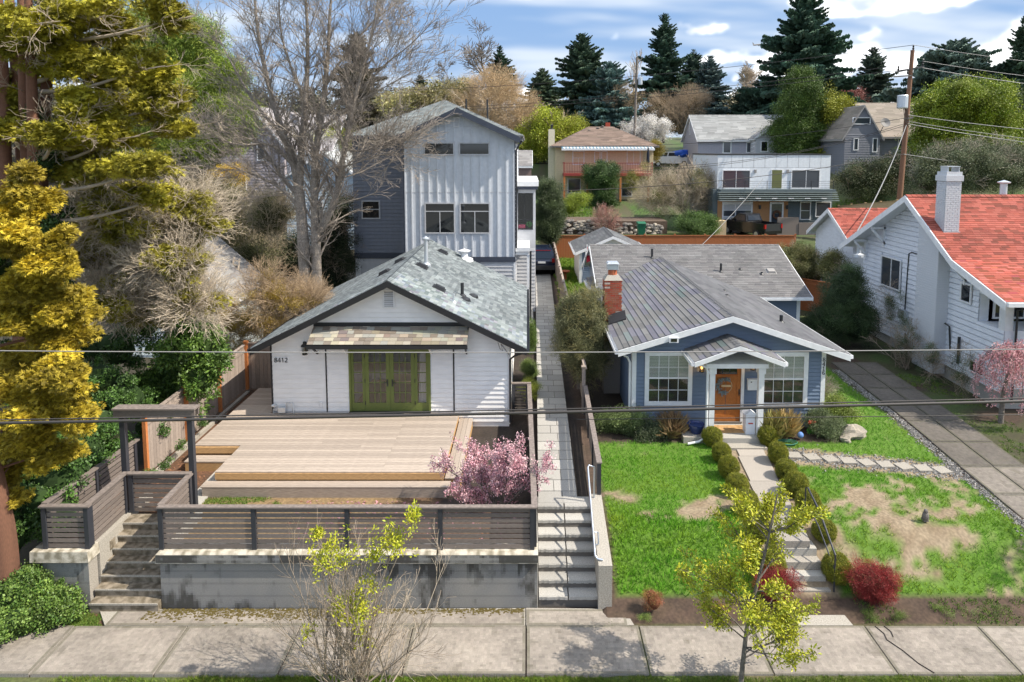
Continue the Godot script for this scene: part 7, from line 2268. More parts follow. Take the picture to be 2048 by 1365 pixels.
# ---------------------------------------------------------------- planting: every place in metres
func make_far_trees() -> void:
	fir("fir", "dark ragged fir, left one of the two tall firs on the crest", 8.21, -104.0, 14.24, 27.72, 4.72, C3(0.035, 0.06, 0.036), 40, "", 0.0, 0.4)
	fir("fir", "tallest slender dark fir standing beside the crest's slim pole", 20.48, -104.0, 13.48, 30.63, 4.42, C3(0.032, 0.06, 0.038), 41, "", 0.0, 0.25)
	fir("fir", "broad tall dark fir rising out of the frame behind the columnar thuja", 37.57, -94.0, 13.19, 31.7, 6.34, C3(0.032, 0.062, 0.04), 42, "", 0.0, 0.35)
	fir("blue_spruce", "bushy blue-green spruce left of the slim utility pole", 11.91, -99.0, 13.19, 22.9, 4.5, C3(0.06, 0.1, 0.09), 43, "", 0.0, 0.3)
	fir("blue_spruce", "slim blue-grey spruce right of the tallest slender fir", 27.22, -103.0, 14.94, 24.35, 3.02, C3(0.065, 0.095, 0.09), 44, "", 0.0, 0.3)
	fir("fir", "small dark fir between the broad fir and the tall utility pole", 50.84, -102.0, 15.26, 25.44, 3.14, C3(0.05, 0.07, 0.05), 45, "", 0.0, 0.35)
	fir("fir", "dark fir filling the edge of the view beyond the laurel hedge", 55.7, -78.0, 7.61, 25.19, 3.77, C3(0.035, 0.06, 0.035), 46, "", 0.0, 0.3)
	fir("fir", "dark fir crown beside a bare oak on the crest", -4.67, -118.0, 19.84, 28.05, 2.25, C3(0.03, 0.055, 0.032), 47, "", 0.0, 0.5)
	fir("cedar", "small flat-topped cedar between the tan willow and the ragged fir", 2.42, -112.0, 17.35, 23.51, 2.46, C3(0.06, 0.085, 0.05), 48, "", 0.0, 0.4)
	fir("fir", "brown-green fir behind the bare maple's crown", -16.74, -68.0, 10.45, 21.82, 3.19, C3(0.055, 0.05, 0.028), 49, "", 0.0, 0.4)
	fir("fir", "small dark fir above the tall house's roof", -16.76, -108.0, 16.33, 21.96, 1.9, C3(0.035, 0.055, 0.035), 50, "", 0.0, 0.3)
	fir("fir", "dark fir close behind the tallest slender fir", 26.83, -112.0, 15.34, 26.52, 3.28, C3(0.04, 0.065, 0.045), 51, "", 0.0, 0.3)
	fir("fir", "low dark fir under the broad fir's left branches", 33.61, -97.0, 12.93, 20.92, 3.55, C3(0.03, 0.055, 0.035), 52, "", 0.0, 0.3)
	fir("fir", "dark fir left of the low dark fir above the violet house's roof", 31.77, -101.0, 13.4, 19.56, 2.59, C3(0.035, 0.06, 0.04), 53, "", 0.0, 0.3)
	fir("deodar", "wide grey-green deodar cedar behind the round lime maple", 51.91, -84.0, 14.1, 23.56, 7.26, C3(0.07, 0.1, 0.08), 54, "", -0.15, 0.35)
	fir("fir", "tiny dark fir on the crest right of the utility pole", 68.66, -118.0, 16.45, 21.52, 1.56, C3(0.03, 0.05, 0.035), 55, "", 0.0, 0.3)
	var far := leaf_clump("far", 46, 0.32, 0.2)
	var mid := leaf_clump("mid", 60, 0.24, 0.13)
	var small := leaf_clump("small", 70, 0.2, 0.1)
	shrub("tan_willow", "large tan leafless willow behind the tall house roof", "tree", [[-4.88, 15.67, -96.0, 5.27, 3.87, 5.27], [-8.02, 14.98, -96.0, 3.52, 3.16, 3.52], [-1.74, 15.32, -96.0, 3.16, 3.16, 3.16], [-4.51, 18.76, -96.0, 3.87, 2.11, 3.87]], far, 0, 1.0, C3(0.4, 0.3, 0.15), C3(0.5, 0.36, 0.18), 301, {"core": false, "stems": 9, "stem_mat": mats.pale_twig, "min": 0.03, "twigs": 900, "twig_size": 2.6, "twig_tint": C3(0.5, 0.37, 0.22)})
	shrub("olive_willow", "olive haze of budding willow twigs left of the tan willow", "tree", [[-12.68, 17.32, -100.0, 4.4, 2.56, 4.4], [-17.4, 16.61, -100.0, 4.4, 2.2, 4.4], [-9.42, 17.68, -100.0, 2.2, 2.34, 2.2]], far, 260, 1.1, C3(0.22, 0.22, 0.06), C3(0.3, 0.27, 0.1), 302, {"core": false, "stems": 8, "min": 0.03, "twigs": 700, "twig_size": 2.4, "twig_tint": C3(0.36, 0.31, 0.16)})
	shrub("lime_willow", "bright lime green willow in new leaf left of the yellow house", "tree", [[3.35, 12.8, -92.0, 4.04, 2.83, 4.04], [1.0, 11.47, -92.0, 2.56, 2.7, 2.56], [5.69, 12.13, -92.0, 2.56, 2.36, 2.56], [0.34, 9.8, -92.0, 1.89, 2.56, 1.89]], mid, 1500, 0.75, C3(0.3, 0.36, 0.02), C3(0.42, 0.46, 0.03), 303, {"core": false, "stems": 7, "min": 0.03, "twigs": 260, "twig_size": 2.0, "twig_tint": C3(0.3, 0.28, 0.06), "low": 0.1})
	shrub("magnolia", "white flowering magnolia right of the yellow house roof", "tree", [[15.04, 13.14, -88.0, 2.45, 1.42, 2.45], [13.64, 12.69, -88.0, 1.29, 1.1, 1.29], [16.84, 12.88, -88.0, 1.29, 1.1, 1.29]], mid, 900, 0.5, C3(0.78, 0.76, 0.74), C3(0.85, 0.82, 0.8), 304, {"core": false, "stems": 6, "min": 0.02, "mat": mats.petal, "low": 0.1})
	shrub("topiary", "tall clipped dome-topped evergreen before the yellow house balcony", "shrub", [[8.12, 7.72, -75.0, 1.81, 1.48, 1.81], [8.14, 5.8, -75.0, 1.59, 2.47, 1.59], [8.28, 3.59, -75.0, 1.48, 1.92, 1.48]], mid, 1700, 0.38, C3(0.035, 0.085, 0.02), C3(0.09, 0.17, 0.03), 305, {"low": 0.6})
	shrub("columnar_thuja", "tall columnar green thuja in front of the broad fir", "tree", [[31.96, 13.93, -80.0, 2.81, 4.1, 2.81], [31.85, 16.8, -80.0, 1.99, 2.93, 1.99], [31.67, 18.51, -80.0, 0.94, 1.76, 0.94], [31.74, 11.91, -80.0, 2.81, 2.34, 2.81]], leaf_shapes.mid, 2600, 0.6, C3(0.07, 0.13, 0.02), C3(0.14, 0.22, 0.035), 306, {"low": 0.55})
	shrub("gold_shrub", "yellow-green bushy trees right of and below the columnar thuja", "tree", [[35.1, 14.4, -78.0, 1.6, 2.57, 1.6], [35.54, 10.74, -78.0, 2.17, 2.4, 2.17], [36.8, 7.9, -78.0, 1.94, 2.06, 1.94], [34.46, 9.32, -78.0, 1.71, 1.43, 1.71]], mid, 1700, 0.65, C3(0.26, 0.28, 0.02), C3(0.36, 0.36, 0.03), 307, {"low": 0.3})
	shrub("round_maple", "large round yellow-green maple right of the utility pole", "tree", [[41.6, 14.97, -66.0, 3.48, 2.66, 3.48], [40.05, 12.83, -66.0, 2.9, 2.42, 2.9], [43.43, 12.6, -66.0, 3.14, 2.42, 3.14], [41.61, 10.93, -66.0, 4.11, 1.69, 4.11]], mid, 3800, 0.6, C3(0.16, 0.24, 0.015), C3(0.32, 0.37, 0.02), 308, {"low": 0.25})
	shrub("dark_maple", "darker green tree behind the round yellow-green maple", "tree", [[51.33, 13.66, -74.0, 2.98, 3.79, 2.98], [50.49, 9.91, -74.0, 3.25, 2.17, 3.25]], mid, 1500, 0.7, C3(0.06, 0.1, 0.02), C3(0.12, 0.16, 0.03), 309, {"low": 0.3})
	shrub("laurel_hedge", "grey-green overgrown laurel hedge behind the red roof", "hedge", [[35.21, 8.99, -57.0, 2.51, 1.88, 2.51], [37.7, 9.2, -57.0, 2.71, 1.88, 2.71], [40.63, 8.99, -57.0, 2.09, 2.09, 2.09], [34.02, 7.95, -57.0, 1.67, 1.25, 1.67]], small, 2400, 0.5, C3(0.09, 0.12, 0.055), C3(0.22, 0.25, 0.13), 310, {"twigs": 260, "twig_size": 1.5, "twig_tint": C3(0.42, 0.36, 0.29), "low": 0.4})
	shrub("dark_thicket", "dark green thicket below the grey gabled house", "shrub", [[30.67, 7.92, -63.0, 1.85, 1.29, 1.85], [32.96, 8.15, -63.0, 2.08, 1.29, 2.08], [34.3, 9.07, -63.0, 1.38, 0.92, 1.38], [31.87, 7.0, -63.0, 2.31, 0.74, 2.31]], small, 1300, 0.5, C3(0.03, 0.05, 0.015), C3(0.08, 0.1, 0.03), 311, {"low": 0.4, "twigs": 60, "twig_size": 1.2})
	shrub("red_cherry", "reddish budding cherry left of the columnar thuja", "tree", [[36.43, 17.68, -100.0, 1.61, 1.61, 1.61]], far, 160, 0.6, C3(0.3, 0.1, 0.09), C3(0.4, 0.16, 0.14), 312, {"core": false, "stems": 5, "min": 0.02, "twigs": 120, "twig_size": 1.6, "twig_tint": C3(0.4, 0.2, 0.17)})
	shrub("red_cherry", "reddish budding cherry between the broad fir and the grey gabled house", "tree", [[45.09, 17.18, -98.0, 2.3, 1.87, 2.3]], far, 260, 0.6, C3(0.36, 0.13, 0.11), C3(0.45, 0.2, 0.17), 313, {"core": false, "stems": 5, "min": 0.02, "twigs": 160, "twig_size": 1.7, "twig_tint": C3(0.42, 0.22, 0.19)})
	shrub("brown_thicket", "brown leafless thicket behind the white magnolia", "shrub", [[21.7, 15.07, -98.0, 3.23, 2.3, 3.23], [19.54, 16.48, -98.0, 2.15, 1.58, 2.15], [13.14, 17.18, -98.0, 2.87, 1.79, 2.87], [23.43, 17.54, -98.0, 2.15, 1.44, 2.15]], far, 60, 0.7, C3(0.2, 0.15, 0.06), C3(0.28, 0.2, 0.08), 314, {"core": false, "stems": 6, "min": 0.02, "twigs": 620, "twig_size": 2.0, "twig_tint": C3(0.36, 0.28, 0.19)})
	shrub("fruit_tree", "tangled pale leafless fruit tree before the modern house", "tree", [[14.33, 6.59, -62.0, 2.82, 2.18, 2.82], [11.6, 6.37, -62.0, 1.82, 1.82, 1.82], [16.59, 6.82, -62.0, 1.82, 2.04, 1.82]], small, 420, 0.4, C3(0.2, 0.2, 0.05), C3(0.3, 0.28, 0.08), 315, {"core": false, "stems": 8, "stem_mat": mats.pale_twig, "min": 0.02, "twigs": 620, "twig_size": 1.5, "twig_tint": C3(0.45, 0.38, 0.28), "low": 0.1})
	shrub("holly_tree", "dense dark evergreen right of the tall house's corner window", "tree", [[1.64, 7.02, -52.0, 0.99, 1.3, 0.99], [1.72, 5.49, -52.0, 1.22, 1.3, 1.22], [1.65, 4.14, -52.0, 0.99, 0.91, 0.99]], small, 1700, 0.3, C3(0.04, 0.07, 0.02), C3(0.1, 0.14, 0.05), 316, {"low": 0.4})
	shrub("weeping_maple", "low weeping reddish maple on the dry stone wall", "shrub", [[6.71, 4.49, -58.0, 1.1, 1.02, 1.1]], small, 60, 0.3, C3(0.3, 0.12, 0.1), C3(0.4, 0.18, 0.14), 317, {"core": false, "stems": 6, "min": 0.015, "twigs": 260, "twig_size": 0.8, "twig_tint": C3(0.42, 0.24, 0.2)})
	shrub("laurel", "green laurel bush left of the tan pier", "shrub", [[14.15, 4.17, -57.0, 1.59, 0.92, 1.59], [15.33, 4.17, -57.0, 0.75, 0.84, 0.75]], small, 700, 0.35, C3(0.06, 0.13, 0.02), C3(0.14, 0.24, 0.04), 318)
	shrub("lime_shrub", "small lime shrub on the slope below the yellow house", "shrub", [[4.25, 4.98, -68.0, 0.8, 0.9, 0.8], [5.24, 5.58, -68.0, 0.7, 0.5, 0.7]], small, 400, 0.35, C3(0.24, 0.32, 0.03), C3(0.34, 0.42, 0.04), 319)
	shrub("gold_conifer", "small golden conifer below the right end of the red balcony", "shrub", [[11.07, 7.3, -72.0, 0.53, 0.95, 0.53]], small, 160, 0.35, C3(0.2, 0.2, 0.03), C3(0.28, 0.26, 0.04), 320)
	shrub("gold_conifer", "golden conifer at the right corner of the yellow house", "shrub", [[15.25, 10.46, -82.0, 0.84, 1.08, 0.84]], small, 220, 0.4, C3(0.26, 0.2, 0.02), C3(0.34, 0.27, 0.03), 321)
	bare_tree("bare_oak", "bare oak beside the dark fir on the crest", V3(-6.52, 19.76, -117.0), 9.5, 0.85, mats.bark, 322, {"kids": [10, 8, 6, 4], "min": 0.035, "thick": 0.03, "ratio": 0.6})
	bare_tree("bare_oak", "small bare tree on the crest left of the bare oak", V3(-13.03, 18.43, -116.0), 6.0, 0.8, mats.bark, 323, {"kids": [9, 7, 5], "levels": 3, "min": 0.03})
	bare_tree("bare_birch", "thin bare tree behind the slim utility pole", V3(16.99, 17.23, -110.0), 7.8, 0.4, mats.pale_twig, 324, {"kids": [14, 6, 4], "levels": 2, "min": 0.03})
	bare_tree("bare_birch", "pale bare trees far off between the spruce and the low fir", V3(48.37, 20.78, -150.0), 7.0, 0.6, mats.pale_twig, 325, {"kids": [14, 8, 5], "min": 0.035, "stems": 3})
	var woods := [[-69.06, 18.03, -124.52, 4.21, 2.56, 4.21], [-103.11, 16.15, -112.3, 2.8, 1.79, 2.8], [127.69, 16.69, -122.82, 3.75, 2.54, 3.75], [-93.57, 16.8, -126.6, 4.02, 2.77, 4.02], [40.52, 16.4, -113.47, 3.8, 1.9, 3.8], [-130.59, 18.19, -131.91, 4.85, 3.1, 4.85], [59.49, 18.49, -133.19, 5.17, 2.45, 5.17], [120.56, 19.28, -132.21, 2.88, 2.08, 2.88], [119.07, 17.2, -122.03, 3.18, 2.33, 3.18], [-29.27, 17.2, -120.07, 4.0, 2.86, 4.0], [50.6, 17.17, -133.37, 5.83, 2.81, 5.83], [-93.96, 16.79, -131.79, 5.47, 2.62, 5.47], [52.17, 16.4, -116.86, 3.86, 1.93, 3.86], [-121.47, 16.71, -131.64, 2.71, 2.97, 2.71], [-22.16, 17.66, -115.47, 4.39, 2.7, 4.39], [-121.28, 19.01, -126.13, 4.63, 2.15, 4.63], [107.32, 18.25, -134.56, 5.91, 2.26, 5.91], [-112.28, 19.02, -125.8, 2.94, 2.26, 2.94], [26.41, 18.3, -115.59, 4.69, 1.95, 4.69], [127.44, 18.5, -132.62, 3.99, 2.56, 3.99], [37.59, 17.59, -125.7, 4.3, 3.04, 4.3], [1.36, 16.95, -121.92, 2.98, 2.04, 2.98], [124.17, 17.52, -123.99, 2.31, 2.24, 2.31], [18.51, 16.7, -112.46, 3.88, 1.56, 3.88], [32.44, 17.1, -122.72, 3.36, 2.64, 3.36], [55.87, 18.04, -112.51, 4.01, 2.75, 4.01], [-64.58, 17.32, -122.5, 3.25, 2.14, 3.25], [-47.92, 17.2, -120.49, 3.13, 2.12, 3.13], [64.1, 16.82, -112.62, 4.19, 1.89, 4.19], [-76.59, 18.76, -130.49, 3.02, 2.39, 3.02], [47.2, 17.52, -114.34, 3.07, 2.62, 3.07], [-17.52, 19.04, -131.68, 3.55, 2.74, 3.55], [98.58, 18.28, -122.38, 2.62, 2.37, 2.62], [-85.44, 17.08, -130.56, 3.01, 2.15, 3.01], [81.51, 16.98, -126.77, 3.44, 1.86, 3.44], [-57.45, 18.66, -130.26, 3.54, 2.35, 3.54], [-20.95, 16.4, -121.42, 2.71, 1.61, 2.71], [122.94, 16.74, -132.24, 3.89, 3.22, 3.89], [104.9, 16.63, -117.11, 4.66, 2.45, 4.66], [4.31, 17.74, -118.65, 2.87, 1.66, 2.87], [21.71, 16.54, -118.6, 2.31, 2.82, 2.31], [53.85, 17.05, -133.25, 5.51, 2.66, 5.51], [-132.63, 18.86, -129.14, 3.36, 2.71, 3.36], [5.95, 16.35, -121.52, 4.13, 2.09, 4.13], [-69.11, 18.17, -131.82, 5.06, 2.28, 5.06], [-79.63, 16.82, -124.3, 2.82, 2.79, 2.82], [115.41, 17.12, -130.54, 2.42, 2.68, 2.42], [85.84, 17.57, -113.15, 2.85, 2.19, 2.85], [-20.36, 16.85, -122.88, 2.26, 1.7, 2.26], [-90.49, 18.18, -114.87, 4.97, 2.67, 4.97], [-107.96, 18.11, -123.55, 3.26, 2.14, 3.26], [38.31, 18.11, -125.49, 2.91, 2.14, 2.91], [-99.25, 17.11, -124.78, 3.5, 1.76, 3.5], [-81.99, 17.18, -120.58, 4.63, 2.13, 4.63], [79.56, 17.97, -126.33, 3.52, 2.4, 3.52], [51.5, 17.0, -121.67, 3.67, 1.95, 3.67], [9.18, 19.06, -127.99, 3.74, 2.33, 3.74], [106.13, 18.57, -133.54, 5.52, 3.0, 5.52], [-61.76, 18.57, -122.67, 4.8, 2.57, 4.8], [105.67, 17.54, -130.23, 4.84, 2.58, 4.84], [-105.13, 19.08, -125.52, 2.76, 2.79, 2.76], [-109.7, 18.06, -114.11, 4.67, 1.74, 4.67], [-132.03, 19.15, -131.35, 5.25, 2.77, 5.25], [94.22, 18.0, -133.91, 5.19, 1.82, 5.19], [69.2, 17.06, -123.76, 2.61, 2.72, 2.61], [103.21, 17.46, -113.41, 3.72, 2.6, 3.72], [-63.38, 17.82, -116.14, 3.96, 2.56, 3.96], [-27.36, 17.71, -120.45, 3.29, 2.18, 3.29], [-108.82, 16.36, -123.51, 3.57, 2.71, 3.57], [-91.81, 17.17, -127.89, 4.55, 2.46, 4.55]]
	tag(foliage_thing("treeline", woods, far, 2600, 1.3, C3(0.07, 0.08, 0.03), C3(0.2, 0.17, 0.09), 330), "mixed olive and brown woods along the crest of the hill", "woods", "", "stuff")
	var left_woods := [[-59.52, 11.15, -84.65, 2.94, 1.7, 2.94], [-43.21, 14.02, -92.58, 4.22, 2.91, 4.22], [-71.0, 15.14, -73.75, 3.74, 1.78, 3.74], [-79.77, 10.78, -86.04, 3.45, 2.69, 3.45], [-69.34, 13.46, -90.76, 3.55, 2.02, 3.55], [-88.56, 14.38, -79.91, 2.85, 1.99, 2.85], [-74.48, 16.47, -88.45, 5.8, 2.4, 5.8], [-47.77, 11.51, -79.57, 4.73, 2.27, 4.73], [-61.27, 11.46, -86.9, 3.82, 2.76, 3.82], [-22.12, 15.32, -79.55, 3.02, 2.5, 3.02], [-49.96, 11.56, -93.8, 3.58, 2.04, 3.58], [-64.42, 12.13, -71.43, 4.34, 2.49, 4.34], [-82.21, 15.43, -91.09, 4.08, 2.88, 4.08], [-72.55, 11.36, -68.69, 2.75, 1.71, 2.75], [-52.48, 17.2, -85.59, 3.56, 2.25, 3.56], [-50.43, 12.83, -72.09, 4.64, 1.84, 4.64], [-44.88, 14.45, -69.46, 3.73, 1.42, 3.73], [-31.62, 17.08, -92.35, 5.89, 2.32, 5.89], [-39.09, 15.38, -87.96, 4.76, 2.66, 4.76], [-30.67, 11.9, -73.7, 4.76, 2.26, 4.76], [-45.35, 13.24, -69.29, 2.92, 2.18, 2.92], [-43.44, 15.81, -82.42, 4.36, 2.46, 4.36], [-89.25, 12.98, -91.81, 3.1, 3.25, 3.1], [-76.08, 12.14, -75.61, 3.87, 2.15, 3.87], [-44.0, 14.79, -79.27, 2.84, 1.55, 2.84], [-43.54, 13.66, -87.88, 4.96, 2.19, 4.96], [-69.15, 11.24, -77.12, 2.38, 2.13, 2.38], [-80.32, 14.99, -88.3, 3.66, 2.27, 3.66], [-57.37, 15.01, -88.38, 5.33, 1.8, 5.33], [-61.14, 15.3, -68.89, 3.98, 2.18, 3.98], [-69.01, 13.77, -71.49, 4.04, 2.38, 4.04], [-38.66, 16.09, -83.17, 3.65, 1.82, 3.65], [-54.49, 15.68, -82.48, 3.17, 2.69, 3.17], [-98.79, 11.24, -89.29, 5.72, 2.26, 5.72], [-53.11, 12.88, -82.91, 5.4, 2.56, 5.4], [-78.6, 14.2, -90.94, 4.67, 2.88, 4.67], [-99.75, 12.84, -88.34, 4.18, 2.47, 4.18], [-51.68, 13.13, -71.61, 2.2, 1.97, 2.2], [-43.98, 13.18, -78.88, 5.08, 2.73, 5.08], [-89.92, 13.13, -88.98, 2.77, 2.22, 2.77]]
	tag(foliage_thing("left_treeline", left_woods, far, 2200, 1.1, C3(0.05, 0.06, 0.025), C3(0.14, 0.13, 0.06), 331), "dark mixed trees behind the mauve house on the left", "woods", "", "stuff")

func make_left_trees() -> void:
	var needles := leaf_clump("needles", 90, 0.42, 0.05)
	var small := leaf_clump("small", 70, 0.2, 0.1)
	var gold := spray_shape("gold", 50, 0.5, 0.1, 0.5)
	var big := leaf_clump("big", 26, 0.75, 0.3, 1.0, -0.4)
	var ivy := leaf_clump("ivy", 30, 0.42, 0.36)
	var p := thing("white_pine", "big green pine left of the bare maple", "tree", V3(-19, 2, -37))
	var b := MB.new()
	limb(b, [V3(-19.04, 4.43, -37.0), V3(-18.89, 10.43, -37.0), V3(-18.9, 15.73, -37.0), V3(-19.05, 18.06, -37.0)], 0.35, 0.05)
	limb(b, [V3(-18.77, 15.73, -37.0), V3(-19.0, 16.3, -37.0), V3(-19.25, 16.77, -37.0)], 0.1, 0.02, 5)
	limb(b, [V3(-18.8, 14.94, -37.0), V3(-18.24, 15.52, -37.0), V3(-17.69, 15.99, -37.0)], 0.1, 0.02, 5)
	limb(b, [V3(-18.86, 13.89, -37.0), V3(-19.36, 14.47, -37.0), V3(-19.87, 14.94, -37.0)], 0.1, 0.02, 5)
	limb(b, [V3(-18.91, 12.83, -37.0), V3(-18.21, 13.41, -37.0), V3(-17.52, 13.89, -37.0)], 0.1, 0.02, 5)
	limb(b, [V3(-18.96, 11.63, -37.0), V3(-17.73, 12.22, -37.0), V3(-16.5, 12.7, -37.0)], 0.1, 0.02, 5)
	limb(b, [V3(-18.97, 11.5, -37.0), V3(-18.94, 12.08, -37.0), V3(-18.92, 12.56, -37.0)], 0.1, 0.02, 5)
	limb(b, [V3(-19.04, 10.02, -37.0), V3(-18.34, 10.61, -37.0), V3(-17.64, 11.1, -37.0)], 0.1, 0.02, 5)
	limb(b, [V3(-19.08, 9.35, -37.0), V3(-19.32, 9.94, -37.0), V3(-19.56, 10.43, -37.0)], 0.1, 0.02, 5)
	limb(b, [V3(-18.88, 13.36, -37.0), V3(-17.52, 13.94, -37.0), V3(-16.16, 14.41, -37.0)], 0.1, 0.02, 5)
	limb(b, [V3(-18.77, 15.73, -37.0), V3(-19.4, 16.3, -37.0), V3(-20.04, 16.77, -37.0)], 0.1, 0.02, 5)
	limb(b, [V3(-19.01, 10.69, -37.0), V3(-17.5, 11.28, -37.0), V3(-16.0, 11.77, -37.0)], 0.1, 0.02, 5)
	part(p, "trunk", b, mats.bark)
	foliage(p, "crown", needles, mats.needle, [[-19.25, 16.77, -37.0, 1.49, 1.03, 1.49], [-17.69, 15.99, -37.0, 1.36, 0.95, 1.36], [-19.87, 14.94, -37.0, 1.63, 1.08, 1.63], [-17.52, 13.89, -37.0, 1.9, 1.08, 1.9], [-16.5, 12.7, -37.0, 1.49, 0.95, 1.49], [-18.92, 12.56, -37.0, 1.9, 1.14, 1.9], [-17.64, 11.1, -37.0, 2.03, 1.03, 2.03], [-19.56, 10.43, -37.0, 1.63, 0.98, 1.63], [-16.16, 14.41, -37.0, 0.95, 0.81, 0.95], [-20.04, 16.77, -37.0, 0.95, 1.08, 0.95], [-16.0, 11.77, -37.0, 0.95, 0.65, 0.95]], 3600, 0.52, C3(0.13, 0.22, 0.03), C3(0.36, 0.42, 0.06), 401, 0.2, 3.2, 12)
	var mt := thing("bare_maple", "large leafless maple with twin pale trunks behind the white house", "tree", V3(-10.3, 1.6, -31))
	b = MB.new()
	var main := []
	main.append([limb(b, [V3(-10.34, 3.42, -31.5), V3(-10.43, 5.31, -31.5), V3(-10.48, 7.19, -31.5), V3(-10.56, 8.58, -31.5)], 0.3, 0.24), 0.3, 0.24])
	main.append([limb(b, [V3(-10.56, 8.47, -31.5), V3(-10.85, 9.96, -31.62), V3(-11.42, 11.57, -31.74), V3(-11.97, 13.63, -31.86), V3(-12.39, 15.9, -31.98), V3(-12.56, 18.61, -32.1)], 0.2, 0.03), 0.2, 0.03])
	main.append([limb(b, [V3(-10.56, 8.47, -31.5), V3(-10.38, 10.19, -31.4), V3(-10.15, 12.01, -31.3), V3(-9.89, 14.45, -31.2), V3(-9.85, 16.84, -31.1), V3(-9.91, 18.76, -31.0)], 0.19, 0.03), 0.19, 0.03])
	main.append([limb(b, [V3(-9.87, 3.54, -31.5), V3(-9.86, 5.55, -31.5), V3(-9.86, 7.19, -31.5), V3(-9.86, 8.58, -31.5), V3(-9.72, 10.42, -31.5), V3(-9.36, 12.36, -31.5), V3(-9.08, 14.49, -31.5), V3(-8.9, 16.7, -31.5), V3(-8.67, 18.67, -31.5)], 0.26, 0.03), 0.26, 0.03])
	main.append([limb(b, [V3(-9.88, 6.49, -31.5), V3(-9.26, 7.31, -31.44), V3(-8.82, 8.36, -31.39), V3(-8.46, 9.97, -31.33), V3(-8.06, 11.78, -31.27), V3(-7.5, 13.79, -31.21), V3(-6.93, 15.76, -31.16), V3(-6.54, 17.71, -31.1)], 0.18, 0.025), 0.18, 0.025])
	main.append([limb(b, [V3(-10.54, 7.66, -31.5), V3(-11.25, 8.59, -31.3), V3(-12.18, 9.18, -31.1), V3(-13.22, 9.52, -30.9), V3(-14.15, 9.42, -30.7)], 0.1, 0.015), 0.1, 0.015])
	main.append([limb(b, [V3(-10.52, 8.23, -31.5), V3(-11.5, 9.27, -31.75), V3(-12.48, 10.65, -32.0), V3(-13.72, 11.47, -32.25), V3(-14.76, 11.6, -32.5)], 0.1, 0.015), 0.1, 0.015])
	main.append([limb(b, [V3(-10.71, 9.62, -31.5), V3(-11.7, 10.65, -31.17), V3(-12.92, 10.64, -30.83), V3(-14.1, 11.08, -30.5)], 0.09, 0.015), 0.09, 0.015])
	main.append([limb(b, [V3(-9.51, 11.33, -31.5), V3(-8.08, 12.35, -31.4), V3(-6.68, 13.13, -31.3), V3(-5.06, 14.01, -31.2)], 0.07, 0.012), 0.07, 0.012])
	main.append([limb(b, [V3(-8.38, 10.42, -31.5), V3(-7.23, 10.42, -30.97), V3(-6.09, 10.97, -30.43), V3(-5.34, 10.64, -29.9)], 0.05, 0.01), 0.05, 0.01])
	main.append([limb(b, [V3(-9.88, 8.12, -31.5), V3(-8.96, 9.52, -31.0), V3(-7.91, 9.76, -30.5), V3(-6.46, 10.2, -30.0), V3(-5.49, 10.25, -29.5)], 0.06, 0.01), 0.06, 0.01])
	main.append([limb(b, [V3(-11.01, 10.88, -31.5), V3(-12.42, 12.27, -32.0), V3(-13.71, 14.16, -32.5), V3(-14.8, 16.08, -33.0)], 0.09, 0.015), 0.09, 0.015])
	main.append([limb(b, [V3(-9.22, 13.37, -31.5), V3(-8.35, 14.75, -31.77), V3(-7.24, 16.14, -32.03), V3(-5.89, 17.32, -32.3)], 0.08, 0.012), 0.08, 0.012])
	main.append([limb(b, [V3(-10.15, 12.69, -31.5), V3(-10.68, 14.23, -31.2), V3(-10.97, 15.94, -30.9), V3(-10.79, 18.02, -30.6)], 0.08, 0.012), 0.08, 0.012])
	main.append([limb(b, [V3(-7.82, 12.92, -31.5), V3(-6.39, 14.22, -31.1), V3(-5.19, 15.04, -30.7), V3(-4.24, 15.83, -30.3)], 0.06, 0.012), 0.06, 0.012])
	var rng := RandomNumberGenerator.new()
	rng.seed = 402
	var tips := []
	for q in main.slice(1):
		var pts: PackedVector3Array = q[0]
		for i in range(3, pts.size() - 1):
			for k in 2 if i % 2 else 3:
				var d := (pts[i + 1] - pts[i]).normalized()
				var nd := (d * 0.75 + V3(rng.randfn(), rng.randfn() * 0.6 + 0.25, rng.randfn()) * 0.6).normalized()
				var r := lerpf(q[1], q[2], i / float(pts.size()))
				grow(b, pts[i], nd, rng.randf_range(1.1, 2.9), maxf(0.012, r * 0.3), 0, {"levels": 2, "seg": [5, 4, 3], "kids": [6, 5], "ratio": 0.5, "angle": 0.6, "wob": 0.1, "up": 0.05, "min": 0.0065}, rng, tips)
	part(mt, "branches", b, mats.pale_bark)
	var cy := thing("cypress_cluster", "tall olive-gold cypress with several reddish trunks at the left edge", "tree", V3(-14.5, 1, -18.5))
	b = MB.new()
	main = []
	limb(b, [V3(-13.68, 8.78, -18.6), V3(-13.7, 10.41, -18.6), V3(-13.7, 11.75, -18.6), V3(-13.74, 13.08, -18.6), V3(-13.79, 14.9, -18.6)], 0.2, 0.1, 9)
	limb(b, [V3(-13.33, 8.81, -18.25), V3(-13.31, 10.41, -18.25), V3(-13.29, 11.73, -18.25), V3(-13.22, 13.54, -18.25), V3(-13.18, 15.07, -18.25)], 0.2, 0.09, 9)
	limb(b, [V3(-12.95, 9.1, -17.9), V3(-12.87, 11.06, -17.9), V3(-12.83, 12.34, -17.9), V3(-12.8, 13.61, -17.9), V3(-12.74, 14.98, -17.9)], 0.17, 0.08, 9)
	limb(b, [V3(-13.3, 9.33, -18.6), V3(-13.05, 11.35, -18.6), V3(-12.88, 12.55, -18.6), V3(-12.74, 14.12, -18.6), V3(-12.64, 15.16, -18.6)], 0.19, 0.08, 9)
